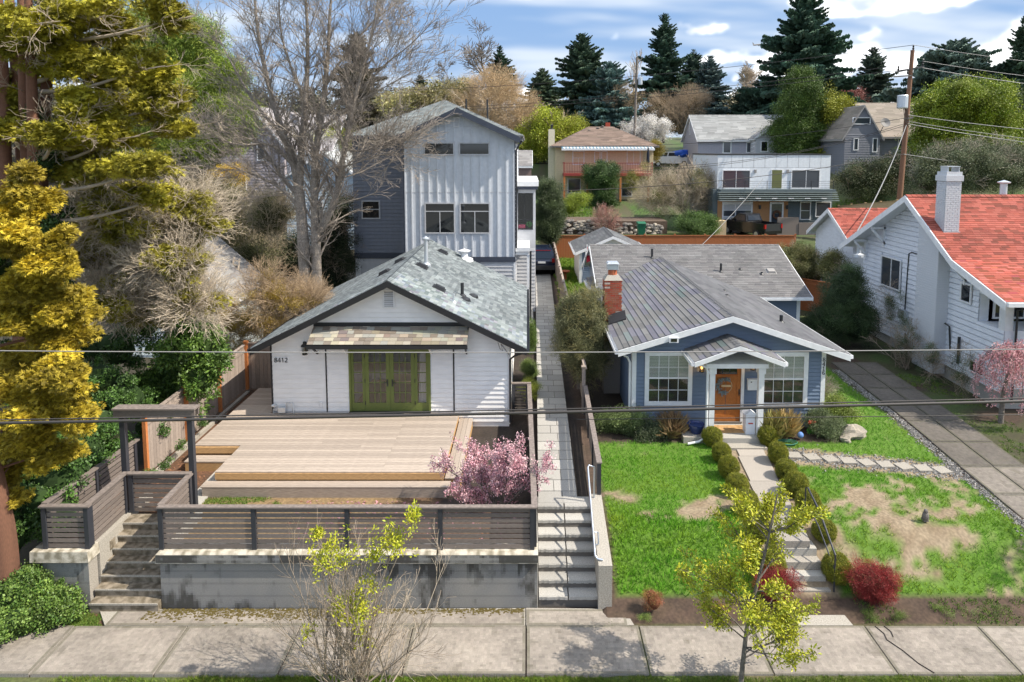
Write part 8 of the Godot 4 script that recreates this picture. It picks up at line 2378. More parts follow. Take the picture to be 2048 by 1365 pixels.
	limb(b, [V3(-13.98, 9.35, -18.25), V3(-13.88, 11.21, -18.25), V3(-13.8, 12.77, -18.25), V3(-13.79, 14.81, -18.25)], 0.17, 0.08, 9)
	limb(b, [V3(-13.71, 4.1, -18.3), V3(-13.62, 6.88, -18.4), V3(-13.44, 9.07, -18.4)], 0.42, 0.36, 10)
	part(cy, "trunk", b, mats.red_bark)
	b = MB.new()
	rng.seed = 403
	main.append(limb(b, [V3(-13.11, 13.13, -18.5), V3(-12.63, 13.14, -17.75), V3(-12.13, 13.4, -17.0), V3(-11.19, 13.48, -16.7)], 0.07, 0.012, 5))
	main.append(limb(b, [V3(-13.1, 13.26, -18.5), V3(-12.35, 13.34, -18.19), V3(-11.6, 13.68, -17.88), V3(-10.64, 13.77, -17.58)], 0.07, 0.012, 5))
	main.append(limb(b, [V3(-13.12, 12.87, -18.5), V3(-12.13, 13.02, -18.63), V3(-11.12, 13.44, -18.76), V3(-10.13, 13.55, -18.46)], 0.07, 0.012, 5))
	main.append(limb(b, [V3(-13.1, 13.26, -18.5), V3(-10.97, 13.29, -17.86), V3(-8.95, 13.56, -17.22), V3(-8.06, 13.64, -16.92)], 0.07, 0.012, 5))
	main.append(limb(b, [V3(-13.17, 12.21, -18.5), V3(-12.69, 12.32, -18.3), V3(-12.2, 12.7, -18.1), V3(-11.21, 12.81, -17.8)], 0.07, 0.012, 5))
	main.append(limb(b, [V3(-13.2, 11.81, -18.5), V3(-12.47, 11.97, -18.74), V3(-11.72, 12.4, -18.98), V3(-10.71, 12.53, -18.68)], 0.07, 0.012, 5))
	main.append(limb(b, [V3(-13.19, 11.95, -18.5), V3(-11.5, 12.03, -17.97), V3(-9.88, 12.37, -17.44), V3(-8.96, 12.48, -17.14)], 0.07, 0.012, 5))
	main.append(limb(b, [V3(-13.25, 11.02, -18.5), V3(-11.5, 11.14, -18.41), V3(-9.76, 11.55, -18.32), V3(-8.81, 11.69, -18.02)], 0.07, 0.012, 5))
	main.append(limb(b, [V3(-13.26, 10.88, -18.5), V3(-12.33, 11.03, -18.85), V3(-11.35, 11.47, -19.2), V3(-10.34, 11.61, -18.9)], 0.07, 0.012, 5))
	main.append(limb(b, [V3(-13.26, 10.88, -18.5), V3(-12.42, 11.0, -18.08), V3(-11.6, 11.38, -17.66), V3(-10.63, 11.52, -17.36)], 0.07, 0.012, 5))
	main.append(limb(b, [V3(-13.23, 11.28, -18.5), V3(-13.57, 11.42, -18.52), V3(-13.89, 11.83, -18.54), V3(-12.87, 11.96, -18.24)], 0.07, 0.012, 5))
	main.append(limb(b, [V3(-13.31, 10.08, -18.5), V3(-12.51, 10.22, -17.75), V3(-11.7, 10.61, -17.0), V3(-10.76, 10.75, -16.7)], 0.07, 0.012, 5))
	main.append(limb(b, [V3(-13.31, 10.08, -18.5), V3(-12.08, 10.21, -18.19), V3(-10.88, 10.62, -17.88), V3(-9.92, 10.77, -17.58)], 0.07, 0.012, 5))
	main.append(limb(b, [V3(-13.37, 9.27, -18.5), V3(-12.7, 9.39, -18.63), V3(-12.01, 9.81, -18.76), V3(-11.0, 9.98, -18.46)], 0.07, 0.012, 5))
	main.append(limb(b, [V3(-13.37, 9.27, -18.5), V3(-11.52, 9.44, -17.86), V3(-9.76, 9.86, -17.22), V3(-8.84, 10.02, -16.92)], 0.07, 0.012, 5))
	main.append(limb(b, [V3(-13.3, 10.21, -18.5), V3(-13.42, 10.35, -18.3), V3(-13.51, 10.75, -18.1), V3(-12.49, 10.9, -17.8)], 0.07, 0.012, 5))
	main.append(limb(b, [V3(-13.29, 10.35, -18.5), V3(-11.54, 10.48, -18.74), V3(-9.73, 10.91, -18.98), V3(-8.76, 11.06, -18.68)], 0.07, 0.012, 5))
	main.append(limb(b, [V3(-13.12, 12.87, -18.5), V3(-13.06, 12.92, -17.97), V3(-12.96, 13.23, -17.44), V3(-11.99, 13.33, -17.14)], 0.07, 0.012, 5))
	main.append(limb(b, [V3(-13.42, 8.45, -18.5), V3(-11.79, 8.59, -18.41), V3(-10.16, 9.02, -18.32), V3(-9.19, 9.2, -18.02)], 0.07, 0.012, 5))
	main.append(limb(b, [V3(-13.45, 8.03, -18.5), V3(-12.58, 8.13, -18.85), V3(-11.66, 8.53, -19.2), V3(-10.63, 8.72, -18.9)], 0.07, 0.012, 5))
	for pts in main:
		for i in range(3, pts.size() - 1, 2):
			var nd = ((pts[i + 1] - pts[i]).normalized() + V3(rng.randfn(), rng.randfn() * 0.5 - 0.1, rng.randfn()) * 0.7).normalized()
			grow(b, pts[i], nd, rng.randf_range(0.5, 1.3), 0.014, 0, {"levels": 2, "seg": [4, 3, 3], "kids": [5, 4], "ratio": 0.55, "angle": 0.7, "wob": 0.16, "up": 0.03, "min": 0.0035}, rng, tips)
	part(cy, "branches", b, mats.pale_twig)
	foliage(cy, "crown", gold, mats.needle, [[-12.12, 13.56, -17.0, 0.75, 0.44, 0.75], [-11.59, 13.85, -17.88, 0.92, 0.46, 0.92], [-11.1, 13.63, -18.76, 0.82, 0.55, 0.82], [-8.94, 13.73, -17.22, 0.57, 0.28, 0.57], [-12.18, 12.88, -18.1, 0.8, 0.5, 0.8], [-11.71, 12.59, -18.98, 0.97, 0.49, 0.97], [-9.87, 12.54, -17.44, 0.7, 0.41, 0.7], [-9.75, 11.73, -18.32, 0.67, 0.35, 0.67], [-11.34, 11.66, -19.2, 0.98, 0.42, 0.98], [-11.58, 11.56, -17.66, 0.71, 0.39, 0.71], [-13.88, 12.02, -18.54, 0.61, 0.54, 0.61], [-11.69, 10.78, -17.0, 0.62, 0.31, 0.62], [-10.87, 10.8, -17.88, 0.92, 0.37, 0.92], [-12.0, 10.0, -18.76, 0.82, 0.41, 0.82], [-9.75, 10.04, -17.22, 0.76, 0.33, 0.76], [-13.49, 10.94, -18.1, 0.6, 0.4, 0.6], [-9.72, 11.1, -18.98, 0.56, 0.25, 0.56], [-12.95, 13.4, -17.44, 0.51, 0.77, 0.51], [-10.15, 9.21, -18.32, 0.6, 0.3, 0.6], [-11.65, 8.73, -19.2, 0.77, 0.31, 0.77]], 3400, 0.2, C3(0.27, 0.25, 0.02), C3(0.52, 0.47, 0.04), 404, 0.0, 0.9, 22)
	var gc := thing("golden_cypress", "golden yellow cypress in the left foreground over the ivy", "tree", V3(-12, 0, -14.4))
	b = MB.new()
	limb(b, [V3(-11.75, -0.2, -14.5), V3(-11.63, 1.68, -14.4), V3(-11.67, 3.0, -14.3), V3(-11.92, 5.51, -14.2), V3(-11.94, 9.37, -14.2), V3(-11.72, 13.44, -14.2)], 0.27, 0.12, 12)
	limb(b, [V3(-11.92, 7.98, -14.3), V3(-11.34, 8.24, -14.4), V3(-10.49, 8.66, -14.0)], 0.05, 0.01, 5)
	limb(b, [V3(-11.97, 7.34, -14.3), V3(-11.39, 7.59, -14.4), V3(-10.07, 8.01, -14.16)], 0.05, 0.01, 5)
	limb(b, [V3(-12.0, 7.01, -14.3), V3(-11.42, 7.26, -14.4), V3(-10.9, 7.66, -14.32)], 0.05, 0.01, 5)
	limb(b, [V3(-12.03, 6.58, -14.3), V3(-11.45, 6.83, -14.4), V3(-10.19, 7.19, -14.48)], 0.05, 0.01, 5)
	limb(b, [V3(-12.06, 6.14, -14.3), V3(-11.48, 6.39, -14.4), V3(-10.99, 6.71, -14.64)], 0.05, 0.01, 5)
	limb(b, [V3(-12.08, 5.92, -14.3), V3(-11.5, 6.17, -14.4), V3(-10.18, 6.44, -14.8)], 0.05, 0.01, 5)
	limb(b, [V3(-12.13, 5.26, -14.3), V3(-11.54, 5.5, -14.4), V3(-11.07, 5.71, -14.96)], 0.05, 0.01, 5)
	limb(b, [V3(-12.15, 4.98, -14.3), V3(-11.57, 5.22, -14.4), V3(-9.74, 5.74, -14.0)], 0.05, 0.01, 5)
	limb(b, [V3(-12.18, 4.59, -14.3), V3(-11.59, 4.83, -14.4), V3(-10.95, 5.31, -14.16)], 0.05, 0.01, 5)
	limb(b, [V3(-12.2, 4.36, -14.3), V3(-11.61, 4.6, -14.4), V3(-10.38, 5.03, -14.32)], 0.05, 0.01, 5)
	limb(b, [V3(-12.23, 4.03, -14.3), V3(-11.64, 4.26, -14.4), V3(-10.03, 4.63, -14.48)], 0.05, 0.01, 5)
	limb(b, [V3(-12.25, 3.69, -14.3), V3(-11.66, 3.92, -14.4), V3(-11.16, 4.22, -14.64)], 0.05, 0.01, 5)
	limb(b, [V3(-12.29, 3.18, -14.3), V3(-11.7, 3.41, -14.4), V3(-10.75, 3.63, -14.8)], 0.05, 0.01, 5)
	limb(b, [V3(-12.32, 2.89, -14.3), V3(-11.72, 3.12, -14.4), V3(-11.8, 3.26, -14.96)], 0.05, 0.01, 5)
	limb(b, [V3(-11.88, 8.52, -14.3), V3(-11.3, 8.77, -14.4), V3(-10.71, 9.18, -14.0)], 0.05, 0.01, 5)
	limb(b, [V3(-11.86, 8.73, -14.3), V3(-11.29, 8.99, -14.4), V3(-10.35, 9.38, -14.16)], 0.05, 0.01, 5)
	limb(b, [V3(-11.82, 9.26, -14.3), V3(-11.25, 9.52, -14.4), V3(-10.74, 9.89, -14.32)], 0.05, 0.01, 5)
	limb(b, [V3(-12.38, 2.09, -14.3), V3(-11.78, 2.32, -14.4), V3(-11.48, 2.68, -14.48)], 0.05, 0.01, 5)
	part(gc, "trunk", b, mats.red_bark)
	foliage(gc, "crown", gold, mats.needle, [[-10.49, 8.66, -14.0, 0.56, 0.41, 0.56], [-10.07, 8.01, -14.16, 0.52, 0.39, 0.52], [-10.9, 7.66, -14.32, 0.52, 0.42, 0.52], [-10.19, 7.19, -14.48, 0.51, 0.38, 0.51], [-10.99, 6.71, -14.64, 0.64, 0.41, 0.64], [-10.18, 6.44, -14.8, 0.46, 0.33, 0.46], [-11.07, 5.71, -14.96, 0.66, 0.39, 0.66], [-9.74, 5.74, -14.0, 0.46, 0.33, 0.46], [-10.95, 5.31, -14.16, 0.47, 0.37, 0.47], [-10.38, 5.03, -14.32, 0.63, 0.34, 0.63], [-10.03, 4.63, -14.48, 0.37, 0.25, 0.37], [-11.16, 4.22, -14.64, 0.59, 0.34, 0.59], [-10.75, 3.63, -14.8, 0.43, 0.26, 0.43], [-11.8, 3.26, -14.96, 0.38, 0.33, 0.38], [-10.71, 9.18, -14.0, 0.41, 0.35, 0.41], [-10.35, 9.38, -14.16, 0.36, 0.26, 0.36], [-10.74, 9.89, -14.32, 0.31, 0.31, 0.31], [-11.48, 2.68, -14.48, 0.23, 0.21, 0.23]], 3600, 0.17, C3(0.38, 0.29, 0.018), C3(0.62, 0.48, 0.04), 405, 0.0, 1.2, 20)
	shrub("vine_tangle", "tangle of pale leafless vines and twigs below the cypress", "vines", [[-11.83, 8.7, -19.5, 0.86, 0.64, 0.86], [-11.2, 7.9, -20.1, 1.03, 0.74, 1.03], [-13.09, 7.37, -20.7, 0.91, 0.83, 0.91], [-12.26, 6.32, -21.3, 1.09, 0.78, 1.09], [-10.18, 7.25, -19.5, 0.86, 0.64, 0.86], [-12.2, 5.94, -20.1, 0.88, 0.59, 0.88], [-11.18, 5.65, -20.7, 0.91, 0.53, 0.91], [-14.04, 8.23, -21.3, 0.62, 0.62, 0.62], [-9.66, 6.08, -19.5, 0.57, 0.43, 0.57], [-9.98, 8.65, -20.1, 0.88, 0.59, 0.88]], gold, 1500, 0.2, C3(0.26, 0.24, 0.03), C3(0.46, 0.42, 0.05), 406, {"core": false, "stems": 10, "stem_mat": mats.pale_twig, "min": 0.006, "twigs": 900, "twig_size": 1.3, "twig_tint": C3(0.54, 0.46, 0.36), "low": 0.1, "mat": mats.needle})
	foliage(get_node("vine_tangle"), "ivy_leaves", ivy, mats.leaf, [[-12.78, 10.81, -18.2, 0.33, 0.6, 0.33], [-12.7, 10.02, -18.2, 0.33, 0.6, 0.33], [-13.05, 6.84, -18.6, 0.34, 0.82, 0.34], [-12.71, 5.76, -18.4, 0.4, 0.54, 0.4], [-12.8, 8.53, -18.4, 0.34, 0.67, 0.34]], 700, 0.14, C3(0.03, 0.07, 0.015), C3(0.08, 0.15, 0.03), 407)
	shrub("olive_thicket", "tall olive thicket with bare twigs left of the maple trunks", "thicket", [[-17.88, 7.44, -34.0, 1.74, 1.25, 1.74], [-16.52, 7.79, -36.0, 1.58, 1.19, 1.58], [-16.1, 6.25, -38.0, 1.67, 1.39, 1.67], [-16.7, 5.92, -34.0, 1.99, 1.25, 1.99], [-14.79, 4.59, -36.0, 1.58, 1.19, 1.58], [-17.33, 3.69, -38.0, 1.67, 1.11, 1.67], [-12.88, 7.19, -34.0, 1.0, 1.0, 1.0], [-19.1, 9.11, -36.0, 1.32, 1.05, 1.32]], small, 2400, 0.34, C3(0.07, 0.09, 0.025), C3(0.2, 0.2, 0.07), 408, {"twigs": 900, "twig_size": 1.5, "twig_tint": C3(0.38, 0.32, 0.22), "low": 0.3})
	shrub("dark_laurel", "dark evergreen thicket between the maple trunks and the tall house", "thicket", [[-10.66, 5.46, -37.5, 1.1, 1.37, 1.1], [-10.85, 3.78, -37.5, 1.24, 1.24, 1.24], [-12.91, 4.34, -37.5, 1.1, 1.37, 1.1], [-10.34, 7.13, -37.5, 0.69, 1.1, 0.69]], small, 1500, 0.36, C3(0.02, 0.035, 0.012), C3(0.06, 0.085, 0.03), 409, {"twigs": 160, "twig_size": 1.3, "low": 0.4})
	shrub("forsythia", "bright yellow flowering forsythia left of the maple", "shrub", [[-19.49, 8.57, -44.0, 0.97, 0.64, 0.97], [-18.83, 8.99, -44.0, 0.52, 0.45, 0.52], [-19.99, 8.12, -44.0, 0.52, 0.39, 0.52]], small, 700, 0.3, C3(0.7, 0.46, 0.01), C3(0.85, 0.6, 0.02), 410, {"mat": mats.petal, "core": false, "stems": 6, "low": 0.2})
	shrub("lime_tree", "lime green treetop behind the light blue garage", "tree", [[-18.17, 11.61, -64.0, 1.5, 0.94, 1.5], [-20.28, 11.14, -64.0, 1.17, 1.03, 1.17]], small, 500, 0.5, C3(0.28, 0.33, 0.02), C3(0.38, 0.42, 0.03), 411, {"core": false, "stems": 4, "min": 0.02})
	shrub("brambles", "orange-brown brambles beside the white house's left roof edge", "brambles", [[-9.4, 4.75, -25.5, 1.12, 0.65, 1.12], [-10.97, 3.92, -26.5, 0.87, 0.78, 0.87], [-9.31, 4.51, -27.5, 0.81, 0.56, 0.81], [-9.95, 5.33, -25.5, 0.84, 0.47, 0.84], [-11.41, 2.91, -26.5, 0.78, 0.68, 0.78], [-10.48, 3.26, -27.5, 0.91, 0.71, 0.91], [-8.26, 4.75, -25.5, 0.37, 0.34, 0.37], [-11.78, 3.52, -26.5, 0.49, 0.58, 0.49]], small, 1300, 0.15, C3(0.4, 0.27, 0.03), C3(0.58, 0.43, 0.06), 412, {"core": false, "stems": 14, "twigs": 480, "twig_size": 1.05, "twig_tint": C3(0.38, 0.28, 0.18), "low": 0.1})
	shrub("rhododendron", "glossy green rhododendron leaning over the left cedar fence", "shrub", [[-10.84, 4.2, -20.8, 0.69, 0.61, 0.69], [-10.29, 4.22, -21.3, 0.55, 0.55, 0.55], [-11.9, 2.9, -21.8, 0.8, 0.64, 0.8], [-10.26, 3.24, -20.8, 0.53, 0.53, 0.53], [-12.14, 2.41, -21.3, 0.7, 0.55, 0.7], [-11.45, 2.05, -21.8, 0.64, 0.48, 0.64], [-9.76, 3.88, -20.8, 0.3, 0.38, 0.3], [-10.59, 4.71, -21.3, 0.47, 0.31, 0.47]], big, 1500, 0.17, C3(0.06, 0.13, 0.02), C3(0.16, 0.27, 0.045), 413, {"low": 0.4})
	shrub("ivy_bank", "bank of green ivy between the golden cypress and the left boundary fence", "ivy", [[-11.67, 2.8, -18.0, 0.79, 0.66, 0.79], [-11.58, 2.31, -16.4, 0.84, 0.72, 0.84], [-11.79, 1.83, -15.6, 0.69, 0.69, 0.69], [-11.55, 3.27, -19.0, 0.7, 0.63, 0.7], [-12.62, 3.65, -19.6, 0.72, 0.57, 0.72], [-11.71, 2.6, -17.2, 0.76, 0.63, 0.76], [-11.84, 1.56, -15.0, 0.33, 0.55, 0.33], [-11.1, 2.36, -19.4, 0.5, 0.43, 0.5], [-13.3, 4.0, -21.5, 0.79, 0.71, 0.79], [-13.96, 3.82, -21.0, 0.69, 0.69, 0.69], [-12.86, 4.56, -22.5, 0.66, 0.49, 0.66], [-12.45, 4.6, -23.0, 0.67, 0.42, 0.67], [-15.12, 7.33, -19.0, 0.7, 0.84, 0.7], [-14.44, 5.74, -18.5, 0.61, 0.68, 0.61], [-14.1, 4.38, -17.5, 0.64, 0.64, 0.64], [-15.18, 9.25, -20.0, 0.59, 0.73, 0.59], [-11.06, 1.69, -15.4, 0.45, 0.68, 0.45], [-12.45, 2.44, -16.4, 0.48, 0.72, 0.48]], ivy, 3000, 0.13, C3(0.04, 0.1, 0.018), C3(0.12, 0.24, 0.04), 414, {"low": 0.5, "twigs": 60, "twig_size": 0.5})
	shrub("ivy_mound", "low ivy mound spilling onto the pavement at the left corner", "ivy", [[-11.12, 0.71, -14.1, 0.46, 0.36, 0.46], [-10.63, 0.38, -14.15, 0.47, 0.31, 0.47], [-11.05, 0.41, -13.7, 0.4, 0.3, 0.4], [-10.32, 0.42, -14.35, 0.23, 0.23, 0.23], [-11.18, 0.79, -14.5, 0.32, 0.23, 0.32], [-10.19, 0.16, -14.3, 0.19, 0.15, 0.19]], ivy, 1500, 0.11, C3(0.06, 0.14, 0.02), C3(0.2, 0.3, 0.06), 415, {"low": 0.5})
	foliage(get_node("ivy_mound"), "creeping_ivy", ivy, mats.leaf, [[-10.82, 0.65, -14.62, 0.03, 0.15, 0.03], [-10.58, 0.59, -14.62, 0.03, 0.19, 0.03], [-10.36, 0.41, -14.62, 0.03, 0.21, 0.03]], 90, 0.05, C3(0.05, 0.12, 0.02), C3(0.12, 0.2, 0.04), 416)
	foliage(get_node("ivy_bank"), "creeping_ivy", ivy, mats.leaf, [[-10.11, 1.74, -18.3, 0.16, 0.11, 0.16], [-10.43, 1.7, -21.0, 0.15, 0.12, 0.15], [-10.3, 1.71, -19.5, 0.14, 0.09, 0.14], [-10.37, 1.59, -18.0, 0.13, 0.08, 0.13]], 120, 0.07, C3(0.05, 0.12, 0.02), C3(0.12, 0.2, 0.04), 417)
	var lad := thing("ladder", "pale wooden ladder leaning among the trees behind the old shed", "ladder", V3(-13.04, 4.43, -30.0))
	var lb := MB.new()
	lb.bar(V3(-13.31, 4.43, -30.0), V3(-13.25, 5.59, -30.5), 0.06, 0.05)
	lb.bar(V3(-12.98, 4.38, -30.0), V3(-13.01, 5.52, -30.5), 0.06, 0.05)
	for i in 6: lb.bar((V3(-13.31, 4.43, -30.0)).lerp(V3(-13.25, 5.59, -30.5), 0.1 + i * 0.16), (V3(-12.98, 4.38, -30.0)).lerp(V3(-13.01, 5.52, -30.5), 0.1 + i * 0.16), 0.04, 0.04, Vector3.FORWARD)
	part(lad, "frame", lb, mats.pale_twig)

func make_near_plants() -> void:
	var small := leaf_clump("small", 70, 0.2, 0.1)
	var box := leaf_clump("box", 60, 0.3, 0.2)
	var fine := leaf_clump("fine", 70, 0.34, 0.08, 1.0, 0.6)
	var big := leaf_clump("big", 26, 0.75, 0.3, 1.0, -0.4)
	var lance := leaf_clump("lance", 10, 0.9, 0.3, 0.8, 0.5)
	# boxwood balls along the front walk: one is built, the others are copies
	var spots := [[5.82, 20.75, 1.0], [5.84, 19.75, 0.92], [5.8, 18.85, 0.95], [5.76, 17.95, 1.0], [5.72, 17.02, 1.0], [5.74, 16.1, 0.92], [5.78, 15.35, 1.1], [7.58, 20.75, 0.98], [7.5, 19.65, 0.95], [7.42, 18.8, 0.95], [7.36, 17.9, 1.05], [7.3, 16.95, 1.0], [7.36, 16.1, 0.92], [7.3, 15.25, 1.05]]
	var names := ["nearest the stoop in the left row", "second from the stoop in the left row", "third from the stoop in the left row", "fourth from the stoop in the left row", "fifth from the stoop in the left row", "sixth from the stoop in the left row, behind the sapling", "at the street end of the left row, behind the sapling", "nearest the stoop in the right row", "second from the stoop in the right row", "third from the stoop in the right row", "fourth from the stoop in the right row", "beside the top of the iron handrail", "behind the iron handrail", "at the street end of the right row below the handrail"]
	var ball := thing("boxwood_ball", "", "shrub", Vector3.ZERO, "clipped boxwood balls along the front walk")
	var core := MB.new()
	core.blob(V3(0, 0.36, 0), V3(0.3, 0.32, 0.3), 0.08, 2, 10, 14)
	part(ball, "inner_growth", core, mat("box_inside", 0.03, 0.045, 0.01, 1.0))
	foliage(ball, "leaves", box, mats.leaf, [[0, 0.37, 0, 0.35, 0.37, 0.35]], 1000, 0.05, C3(0.15, 0.19, 0.012), C3(0.34, 0.32, 0.025), 501, 0.92, 3.2, 1)
	for i in spots.size():
		var o: Node3D = ball if i == 0 else ball.duplicate()
		if i > 0:
			o.name = numbered(self, "boxwood_ball")
			add_child(o, true)
		var q: Array = spots[i]
		var y := height(q[0], q[1]) + 0.03
		o.transform = Transform3D(Basis(Vector3.UP, i * 1.3).scaled(V3(q[2], q[2] * (0.95 + 0.07 * (i % 3)), q[2]) * 0.84), V3(q[0], y - 0.05, -q[1]))
		tag(o, "round clipped boxwood " + names[i], "shrub", "clipped boxwood balls along the front walk")
	# shrubs of the blue house
	shrub("olive_shrub", "tall feathery grey-green shrub by the blue house's chimney", "shrub", [[1.95, 4.0, -24.6, 0.8, 1.1, 0.8], [2.3, 3.2, -24.4, 0.75, 0.8, 0.8], [1.6, 3.4, -24.7, 0.6, 0.8, 0.7], [2.3, 4.4, -24.8, 0.6, 0.8, 0.6], [2.1, 2.5, -24.3, 0.5, 0.6, 0.5], [1.7, 4.5, -24.7, 0.5, 0.6, 0.5]], fine, 2600, 0.17, C3(0.1, 0.115, 0.045), C3(0.25, 0.245, 0.115), 502, {"twigs": 260, "twig_size": 0.8, "twig_tint": C3(0.27, 0.24, 0.1), "low": 0.3})
	var herb := func(nm: String, lb: String, bl: Array, n: int, s: float, a: Color, c: Color, sd: int) -> void: shrub(nm, lb, "shrub", bl, fine, n, s, a, c, sd, {"low": 0.45, "tilt": 0.8})
	herb.call("lavender", "grey-green lavender mound at the left corner of the blue house", [[3.2, 1.45, -21.6, 0.65, 0.4, 0.5], [2.7, 1.4, -21.9, 0.5, 0.35, 0.4]], 520, 0.15, C3(0.11, 0.16, 0.05), C3(0.22, 0.29, 0.1), 503)
	herb.call("lavender", "darker lavender mound below the left window of the blue house", [[4.1, 1.35, -21.4, 0.65, 0.32, 0.45], [3.7, 1.35, -21.3, 0.4, 0.3, 0.4]], 420, 0.14, C3(0.05, 0.075, 0.035), C3(0.12, 0.15, 0.075), 504)
	herb.call("lavender", "grey-green lavender mound right of the blue house's right window", [[9.75, 1.45, -21.5, 0.55, 0.4, 0.5]], 420, 0.14, C3(0.11, 0.15, 0.06), C3(0.21, 0.26, 0.12), 505)
	shrub("laurel_mound", "light green clipped mound at the right corner of the blue house", "shrub", [[10.3, 1.75, -22.3, 0.6, 0.4, 0.5]], small, 420, 0.16, C3(0.14, 0.2, 0.03), C3(0.28, 0.34, 0.06), 506)
	shrub("twiggy_shrub", "grey twiggy shrub behind the light green clipped mound", "shrub", [[10.25, 1.95, -23.4, 0.5, 0.4, 0.4]], small, 60, 0.12, C3(0.2, 0.18, 0.1), C3(0.3, 0.27, 0.16), 507, {"core": false, "stems": 10, "twigs": 120, "twig_size": 0.5, "twig_tint": C3(0.4, 0.35, 0.27)})
	var tuft := blades(60, 0.85, 0.016, 0.14, 8)
	for q in [["feather_grass", "tan tuft of feather grass left of the blue pot", V3(4.85, 1.15, -21.5), C3(0.3, 0.2, 0.11)], ["feather_grass", "large golden tuft of feather grass below the right window", V3(8.5, 1.2, -21.5), C3(0.45, 0.33, 0.14)], ["feather_grass", "green-gold tuft of feather grass right of the porch post", V3(8.0, 1.2, -21.3), C3(0.3, 0.28, 0.09)]]:
		var t := thing(q[0], q[1], "ornamental grass", q[2], "feather grass before the blue house")
		var at := []
		var tint := []
		var rng := RandomNumberGenerator.new()
		rng.seed = 88
		for i in 14:
			var s := rng.randf_range(0.7, 1.1)
			at.append(Transform3D((Basis(Vector3.UP, rng.randf() * TAU) * Basis(Vector3.RIGHT, rng.randf_range(-0.5, 0.5))).scaled(V3(s, s, s)), q[2] + V3(rng.randfn() * 0.15, 0, rng.randfn() * 0.12)))
			tint.append(q[3] * rng.randf_range(0.8, 1.3))
		scatter(t, "blades", tuft, mats.blade, at, tint)
	# small things on the lawn
	var rk := MB.new()
	rk.blob(V3(10.5, 1.3, -21.3), V3(0.42, 0.26, 0.3), 0.6, 4, 8, 12)
	single("boulder", rk, mats.rock, "tan boulder beside the lavender at the lawn's edge", "boulder")
	rk = MB.new()
	rk.blob(V3(10.15, 1.22, -21.0), V3(0.2, 0.13, 0.15), 0.6, 9, 6, 9)
	single("boulder", rk, mats.rock, "smaller stone leaning against the tan boulder", "boulder")
	var tu := thing("tulip", "red tulips in bloom left of the lavender below the right window", "flower", V3(9.25, 1.2, -21.5))
	var st := MB.new()
	var fl := MB.new()
	for i in 3:
		var p := V3(9.2 + i * 0.06, 1.15, -21.5 - 0.04 * (i % 2))
		st.rod(p, p + V3(0.02 * i, 0.36, 0), 0.008, 5)
		st.tri(p, p + V3(0.1, 0.2, 0.05), p + V3(0.03, 0.24, 0.02))
		st.tri(p, p + V3(-0.05, 0.25, 0.02), p + V3(-0.12, 0.18, 0.05))
		fl.lathe(p + V3(0.02 * i, 0.35, 0), [[0.01, 0.0], [0.05, 0.04], [0.055, 0.09], [0.02, 0.13], [0.0, 0.12]], 8)
	part(tu, "stem", st, mat("stem_green", 0.06, 0.2, 0.02))
	part(tu, "petals", fl, mat("tulip_red", 0.62, 0.05, 0.02, 0.5))
	var dg := MB.new()
	dg.hexa([V3(10.1, 0.98, -16.55), V3(10.22, 0.98, -16.55), V3(10.22, 0.98, -16.7), V3(10.1, 0.98, -16.7), V3(10.12, 1.2, -16.58), V3(10.2, 1.2, -16.58), V3(10.2, 1.2, -16.66), V3(10.12, 1.2, -16.66)])
	dg.blob(V3(10.16, 1.24, -16.6), V3(0.055, 0.06, 0.055), 0.1, 3, 7, 9)
	dg.blob(V3(10.16, 1.1, -16.6), V3(0.085, 0.13, 0.08), 0.1, 4, 7, 9)
	single("garden_figurine", dg, mats.stone, "small grey stone figurine standing on the bare patch of lawn", "figurine")
	var gz := MB.new()
	gz.blob(V3(8.75, 1.32, -21.1), V3(0.1, 0.1, 0.1), 0.0, 1, 8, 12)
	single("glass_ball", gz, mat("blue_ball", 0.15, 0.28, 0.6, 0.15), "small blue gazing ball beside the golden feather grass", "garden ball")
	var hose := MB.new()
	for k in 3:
		var pts := PackedVector3Array()
		var rr := PackedFloat32Array()
		for i in 21:
			var a := TAU * i / 20.0
			pts.append(V3(8.15 + cos(a) * (0.3 + 0.03 * k), 1.18 + 0.03 * k, -20.75 + sin(a) * (0.16 + 0.02 * k)))
			rr.append(0.014)
		hose.tube(pts, rr, 6, false)
	single("garden_hose", hose, mat("hose_green", 0.02, 0.16, 0.1, 0.5), "coiled green garden hose beside the front boxwood", "hose")
	var ir := thing("iron_handrail", "dark iron double handrail beside the front walk's steps", "handrail", V3(7.2, 0.2, -15.9))
	var rb := MB.new()
	rb.tube(PackedVector3Array([V3(7.08, 0.98, -16.6), V3(7.08, 1.86, -16.62), V3(7.08, 1.92, -16.5), V3(7.12, 1.65, -15.9), V3(7.14, 1.05, -15.0)]), PackedFloat32Array([0.02, 0.02, 0.024, 0.024, 0.024]), 8)
	rb.tube(PackedVector3Array([V3(7.08, 1.5, -16.6), V3(7.12, 1.25, -15.9), V3(7.14, 0.7, -15.0)]), PackedFloat32Array([0.018, 0.018, 0.018]), 8)
	rb.rod(V3(7.14, 0.1, -15.0), V3(7.14, 1.05, -15.0), 0.02)
	part(ir, "rail", rb, mats.black_post)
	bare_tree("street_tree", "street tree in pink bud beyond the driveway, reaching over the drive", V3(19.2, 0.0, -14.3), 7.5, 0.75, mats.bark, 601, {"kids": [9, 7, 5], "levels": 3, "leaf": leaf_clump("blossom", 9, 0.8, 0.62), "leaf_mat": mats.petal, "leaf_size": 0.12, "leaf_a": C3(0.4, 0.2, 0.2), "leaf_b": C3(0.6, 0.4, 0.4)})
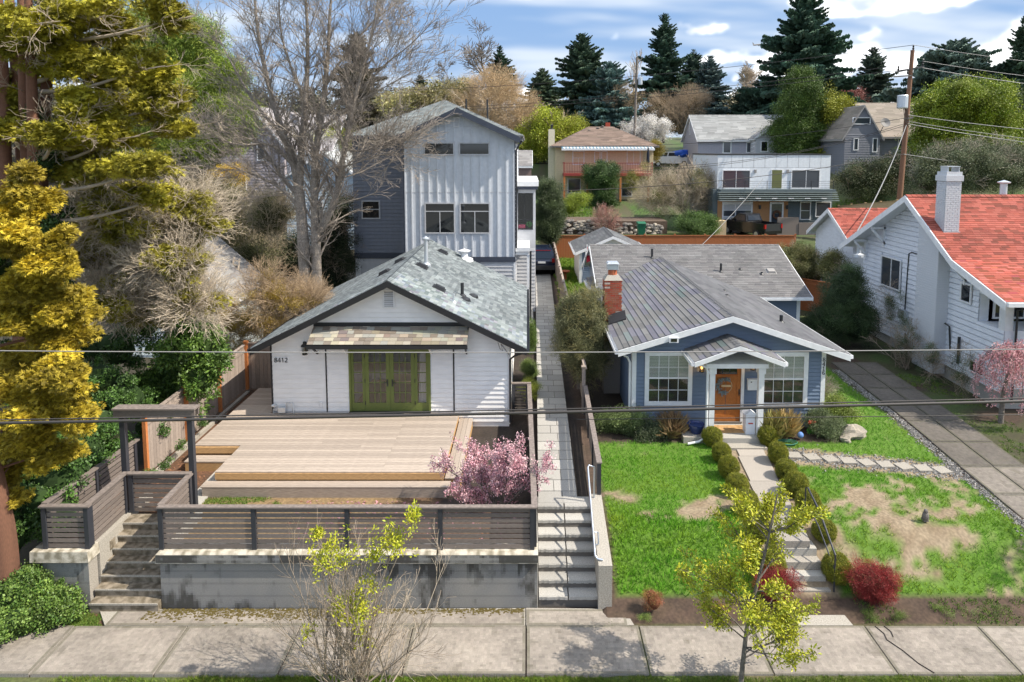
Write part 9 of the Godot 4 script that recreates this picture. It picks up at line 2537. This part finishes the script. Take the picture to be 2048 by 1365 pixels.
	# red barberries
	var bb := func(lb: String, at: Vector3, r: float, n: int, sd: int) -> void: shrub("barberry", lb, "shrub", [[at.x, at.y + r * 1.05, at.z, r, r * 0.42, r * 0.8], [at.x, at.y + r * 0.7, at.z, r * 0.75, r * 0.4, r * 0.6], [at.x, at.y + r * 0.35, at.z, r * 0.4, r * 0.35, r * 0.35]], fine, n, 0.085, C3(0.2, 0.012, 0.012), C3(0.36, 0.03, 0.03), sd, {"stems": 30, "core": false, "min": 0.004, "low": 0.1, "bunch": 5, "stem_mat": mats.red_bark, "group": "red barberry shrubs in the pavement bed", "twigs": int(n * 0.4), "twig_size": 0.4, "twig_tint": C3(0.3, 0.05, 0.045)})
	bb.call("large fan-shaped red barberry right of the front steps", V3(7.95, 0.1, -14.75), 0.55, 700, 520)
	bb.call("red barberry left of the front steps behind the sapling", V3(5.72, 0.12, -14.8), 0.42, 420, 521)
	shrub("nandina", "small red-tipped nandina in the bed beside the paver steps", "shrub", [[2.85, 0.3, -14.45, 0.2, 0.22, 0.18], [2.8, 0.42, -14.5, 0.16, 0.14, 0.14]], small, 130, 0.075, C3(0.4, 0.07, 0.05), C3(0.3, 0.24, 0.06), 522)
	shrub("heather", "low orange and green heather in the bed left of the front steps", "shrub", [[4.3, 0.1, -14.5, 0.25, 0.12, 0.15]], small, 110, 0.06, C3(0.4, 0.2, 0.03), C3(0.28, 0.26, 0.05), 523)
	for q in [[7.6, 14.35, 0.16, "small green plant just left below the large red barberry"], [8.3, 14.3, 0.13, "tiny green plant just right below the large red barberry"], [9.35, 14.45, 0.2, "first green plant right of the barberry in the bare bed"], [9.8, 14.35, 0.22, "largest green plant in the bare bed, nearest the pavement edge"], [10.5, 14.5, 0.2, "rightmost green plant in the bare bed along the pavement"], [2.6, 14.25, 0.12, "small green plant left of the red-tipped nandina"]]:
		shrub("bed_plant", q[3], "plant", [[q[0], 0.06, -q[1], q[2], q[2] * 0.5, q[2]]], small, 50, 0.06, C3(0.12, 0.2, 0.03), C3(0.22, 0.3, 0.06), int(q[0] * 50), {"core": false, "group": "small plants in the bare bed"})
	# flowering plum in the front garden
	var plum := thing("flowering_plum", "pink flowering plum between the deck and the slatted fence", "tree", V3(-0.75, 1.2, -16.7))
	var b := MB.new()
	var rng := RandomNumberGenerator.new()
	rng.seed = 530
	var tips := []
	for i in 13:
		var d := V3(rng.randf_range(-1.5, 1.0), rng.randf_range(0.55, 1.5), rng.randf_range(-0.5, 0.45)).normalized()
		grow(b, V3(-0.75 + rng.randfn() * 0.05, 1.15, -16.7), d, rng.randf_range(1.3, 2.1), 0.028, 0, {"levels": 2, "seg": [6, 4, 3], "kids": [8, 5], "ratio": 0.42, "angle": 0.6, "wob": 0.1, "up": 0.03, "min": 0.005}, rng, tips)
	part(plum, "branches", b, mats.bark)
	var at := []
	var tint := []
	for q in tips:
		for k in 4:
			var s := rng.randf_range(0.035, 0.065)
			var p: Vector3 = q[0] - q[1] * rng.randf_range(0.0, 0.45) + V3(rng.randfn(), rng.randfn(), rng.randfn()) * 0.03
			at.append(Transform3D(turned(rng).scaled(V3(s, s, s)), p))
			tint.append(C3(0.66, 0.3, 0.38).lerp(C3(0.85, 0.62, 0.66), rng.randf()) * (0.75 if rng.randf() < 0.2 else 1.0))
	scatter(plum, "blossoms", leaf_clump("blossom", 9, 0.8, 0.62), mats.petal, at, tint)
	# weeping cherry at the white house
	var wc := thing("weeping_cherry", "pink weeping cherry before the red-roofed house", "tree", V3(16.0, 1.3, -22.3))
	b = MB.new()
	at = []
	tint = []
	limb(b, [V3(16.0, 1.2, -22.3), V3(16.05, 2.4, -22.3), V3(16.2, 3.3, -22.2)], 0.09, 0.05, 8)
	for i in 42:
		var a := rng.randf() * TAU
		var r := rng.randf_range(0.3, 1.0)
		var top := V3(16.2 + cos(a) * r * 0.5, 3.5 + rng.randf() * 0.5, -22.2 + sin(a) * r * 0.5)
		var low := V3(16.2 + cos(a) * r, rng.randf_range(1.7, 3.0), -22.2 + sin(a) * r)
		var pts := limb(b, [V3(16.2, 3.2, -22.2), top, (top + low) * 0.5 + V3(cos(a), 0, sin(a)) * 0.25, low], 0.014, 0.004, 4)
		for k in pts.size():
			for j in 2:
				var s := rng.randf_range(0.045, 0.075)
				at.append(Transform3D(turned(rng).scaled(V3(s, s, s)), pts[k] + V3(rng.randfn(), rng.randfn(), rng.randfn()) * 0.06))
				tint.append(C3(0.6, 0.26, 0.3).lerp(C3(0.76, 0.5, 0.5), rng.randf()))
	part(wc, "branches", b, mats.bark)
	scatter(wc, "blossoms", leaf_clump("blossom", 9, 0.8, 0.62), mats.petal, at, tint)
	# street trees
	var leaf := leaf_clump("young", 12, 0.95, 0.42, 0.9, 0.5)
	var sap := thing("young_street_tree", "young street tree in bright yellow-green leaf before the front steps", "tree", V3(4.07, 0, -12.1))
	b = MB.new()
	tips = []
	limb(b, [V3(4.05, -0.1, -12.1), V3(4.1, 0.8, -12.1), V3(4.2, 1.6, -12.15), V3(4.5, 2.7, -12.3), V3(4.75, 3.9, -12.4)], 0.055, 0.015, 8)
	var cfg := {"levels": 2, "seg": [6, 4, 3], "kids": [6, 4], "ratio": 0.45, "angle": 0.65, "wob": 0.09, "up": 0.06, "min": 0.004}
	for i in 26:
		var t := rng.randf()
		var base := V3(4.05, 0.75, -12.1).lerp(V3(4.7, 3.5, -12.4), t * 0.9)
		var a := i * 2.4
		var d := V3(cos(a), rng.randf_range(0.25, 0.9), sin(a) * 0.8).normalized()
		grow(b, base, d, rng.randf_range(0.9, 1.7) * (1.05 - 0.45 * t), 0.018, 0, cfg, rng, tips)
	part(sap, "branches", b, mats.bark)
	at = []
	tint = []
	for q in tips:
		for k in 3:
			if rng.randf() < 0.25: continue
			var s := rng.randf_range(0.05, 0.09)
			at.append(Transform3D(turned(rng, 1.2).scaled(V3(s, s, s)), (q[0] as Vector3) - q[1] * 0.11 * k))
			tint.append(C3(0.3, 0.36, 0.02).lerp(C3(0.52, 0.5, 0.03), rng.randf()))
	scatter(sap, "leaves", leaf, mats.leaf, at, tint)
	var ms := thing("multi_stem_shrub", "mostly bare many-stemmed street shrub with tufts of lime leaves", "shrub", V3(-3.5, 0, -12.2))
	b = MB.new()
	tips = []
	var paler := MB.new()
	cfg = {"levels": 2, "seg": [7, 5, 3], "kids": [8, 5], "ratio": 0.42, "angle": 0.55, "wob": 0.08, "up": 0.04, "min": 0.0035}
	var tufts := [[-3.75, 2.85, 0.28, 70], [-3.95, 3.25, 0.1, 26], [-3.4, 2.7, 0.18, 26], [-2.5, 3.15, 0.25, 80], [-2.15, 3.6, 0.14, 34], [-2.9, 2.85, 0.14, 26], [-3.2, 1.75, 0.28, 80], [-3.5, 1.85, 0.22, 40], [-2.95, 2.2, 0.2, 18], [-4.2, 1.3, 0.1, 12], [-3.1, 1.2, 0.15, 16]]
	for c in tufts: limb(b, [V3(-3.5 + (c[0] + 3.5) * 0.2, -0.1, -12.2), V3(lerpf(-3.5, c[0], 0.5) + rng.randfn() * 0.1, c[1] * 0.5, -12.15), V3(c[0], c[1] - 0.1, -12.15), V3(c[0] + rng.randfn() * 0.1, c[1] + c[2], -12.1)], 0.022, 0.005, 5)
	for i in 34:
		var d := V3(rng.randfn() * 0.6, 1.0, rng.randfn() * 0.35).normalized()
		grow(b if i % 3 else paler, V3(-3.5 + rng.randfn() * 0.35, -0.1, -12.2 + rng.randfn() * 0.12), d, rng.randf_range(1.3, 3.1), 0.022, 0, cfg, rng, tips)
	part(ms, "stems", b, mats.twig)
	part(ms, "pale_stems", paler, mats.pale_twig)
	at = []
	tint = []
	for c in tufts:
		for i in int(c[3] * 0.8):
			var s := rng.randf_range(0.05, 0.09)
			at.append(Transform3D(turned(rng, 1.2).scaled(V3(s, s, s)), V3(c[0] + rng.randfn() * c[2] * 0.55, c[1] + rng.randfn() * c[2] * 0.55, -12.15 + rng.randfn() * c[2] * 0.6)))
			tint.append(C3(0.32, 0.38, 0.02).lerp(C3(0.56, 0.54, 0.03), rng.randf()))
	scatter(ms, "leaves", leaf, mats.leaf, at, tint)
	# beds beside the paver path and the white house's side
	shrub("lime_euonymus", "lime green euonymus in the bed by the white house's side wall, nearer one", "shrub", [[0.02, 1.75, -24.2, 0.32, 0.35, 0.45]], small, 260, 0.12, C3(0.22, 0.28, 0.02), C3(0.36, 0.4, 0.05), 540)
	shrub("lime_euonymus", "darker green euonymus in the bed by the white house's side wall, farther one", "shrub", [[0.1, 1.75, -26.4, 0.3, 0.35, 0.5]], small, 260, 0.12, C3(0.1, 0.17, 0.03), C3(0.2, 0.28, 0.05), 541)
	shrub("small_thuja", "slim green thuja beside the white house's rear corner", "shrub", [[0.2, 2.2, -29.6, 0.22, 0.75, 0.22]], small, 260, 0.12, C3(0.07, 0.14, 0.02), C3(0.14, 0.22, 0.03), 542)
	# right edge of the blue house's lot
	shrub("camellia", "large dark green camellia between the blue bungalow and the white house", "shrub", [[14.6, 3.4, -31.0, 1.0, 1.5, 1.0], [14.0, 2.6, -30.6, 0.9, 0.9, 0.9], [15.0, 2.6, -30.5, 0.9, 1.0, 0.9], [14.7, 4.4, -31.0, 0.6, 0.7, 0.6], [13.4, 2.2, -31.0, 0.6, 0.5, 0.6]], small, 2600, 0.22, C3(0.03, 0.065, 0.02), C3(0.08, 0.13, 0.04), 543, {"low": 0.5, "twigs": 50, "twig_size": 0.8})
	shrub("olive_hedge", "broad olive green hedge behind the blue bungalow's right end", "hedge", [[14.2, 3.5, -37.5, 1.3, 1.4, 1.0], [15.6, 3.6, -38.0, 1.3, 1.3, 1.0], [16.8, 3.7, -37.0, 0.9, 1.2, 0.9], [15.0, 4.4, -38.2, 1.2, 0.8, 0.8]], small, 2200, 0.24, C3(0.1, 0.11, 0.03), C3(0.2, 0.2, 0.06), 544, {"low": 0.5, "twigs": 80, "twig_size": 0.8})
	var fd := shrub("foundation_shrub", "sparse green shrubs against the white house's foundation", "shrub", [[15.7, 2.4, -27.6, 0.45, 0.9, 0.5], [16.0, 3.6, -29.4, 0.4, 1.0, 0.4], [15.8, 2.2, -26.2, 0.4, 0.7, 0.4], [15.9, 2.4, -24.4, 0.35, 0.8, 0.4]], small, 420, 0.14, C3(0.06, 0.1, 0.035), C3(0.13, 0.17, 0.06), 545, {"core": false, "stems": 8, "twigs": 120, "twig_size": 0.7, "low": 0.1})
	var bi := thing("bicycle", "bicycle leaning by the orange fence beside the camellia", "bicycle", V3(13.0, 1.5, -32.8))
	var bw := MB.new()
	for x in [12.8, 13.35]:
		var pts := PackedVector3Array()
		var rr := PackedFloat32Array()
		for i in 21:
			var a := TAU * i / 20.0
			pts.append(V3(x + cos(a) * 0.2, 1.85 + sin(a) * 0.33, -32.8 + cos(a) * 0.26))
			rr.append(0.02)
		bw.tube(pts, rr, 6, false)
		for i in 6: bw.rod(V3(x, 1.85, -32.8), pts[i * 3], 0.005, 4)
	part(bi, "wheel", bw, mats.rubber)
	bw = MB.new()
	bw.rod(V3(12.8, 1.85, -32.8), V3(13.0, 2.3, -32.8), 0.02)
	bw.rod(V3(13.35, 1.85, -32.8), V3(13.25, 2.45, -32.8), 0.02)
	bw.rod(V3(13.0, 2.3, -32.8), V3(13.25, 2.3, -32.8), 0.02)
	bw.rod(V3(13.0, 1.8, -32.8), V3(13.25, 2.3, -32.8), 0.02)
	bw.rod(V3(13.0, 1.8, -32.8), V3(12.95, 2.4, -32.8), 0.02)
	bw.rod(V3(13.15, 2.47, -32.7), V3(13.35, 2.47, -32.95), 0.015)
	part(bi, "frame", bw, mats.steel)
	var bt := thing("bird_bath", "red bird bath on the grass beyond the cedar fence", "bird bath", V3(2.5, 1.8, -44.5))
	bw = MB.new()
	bw.lathe(V3(2.5, 1.75, -44.5), [[0.22, 0.0], [0.1, 0.1], [0.08, 0.55], [0.3, 0.68], [0.3, 0.74], [0.0, 0.7]], 14)
	part(bt, "bowl", bw, mats.terracotta)
	var fg := thing("red_flag", "small red flag on a pole at the rear left corner of the blue bungalow", "flag", V3(3.1, 4.2, -37.0))
	bw = MB.new()
	bw.rod(V3(2.95, 3.3, -36.8), V3(3.25, 5.3, -36.8), 0.02, 6)
	part(fg, "pole", bw, mats.white_trim)
	bw = MB.new()
	bw.hexa([V3(3.22, 4.3, -36.78), V3(3.42, 4.4, -36.75), V3(3.42, 4.4, -36.77), V3(3.22, 4.3, -36.8), V3(3.25, 5.2, -36.78), V3(3.38, 4.9, -36.75), V3(3.38, 4.9, -36.77), V3(3.25, 5.2, -36.8)])
	part(fg, "cloth", bw, mat("flag_red", 0.6, 0.03, 0.06, 0.8))

func foliage_thing(called: String, balls: Array, shape: Mesh, count: int, size: float, c1: Color, c2: Color, seed_: int) -> Node:
	var t := Node3D.new()
	t.name = called
	add_child(t, true)
	foliage(t, "leaves", shape, mats.leaf, balls, count, size, c1, c2, seed_, 0.2)
	return t


func V3(x: float, y: float, z: float) -> Vector3:
	return Vector3(x, y, z)

func C3(r: float, g: float, b: float) -> Color:
	return Color(r, g, b)
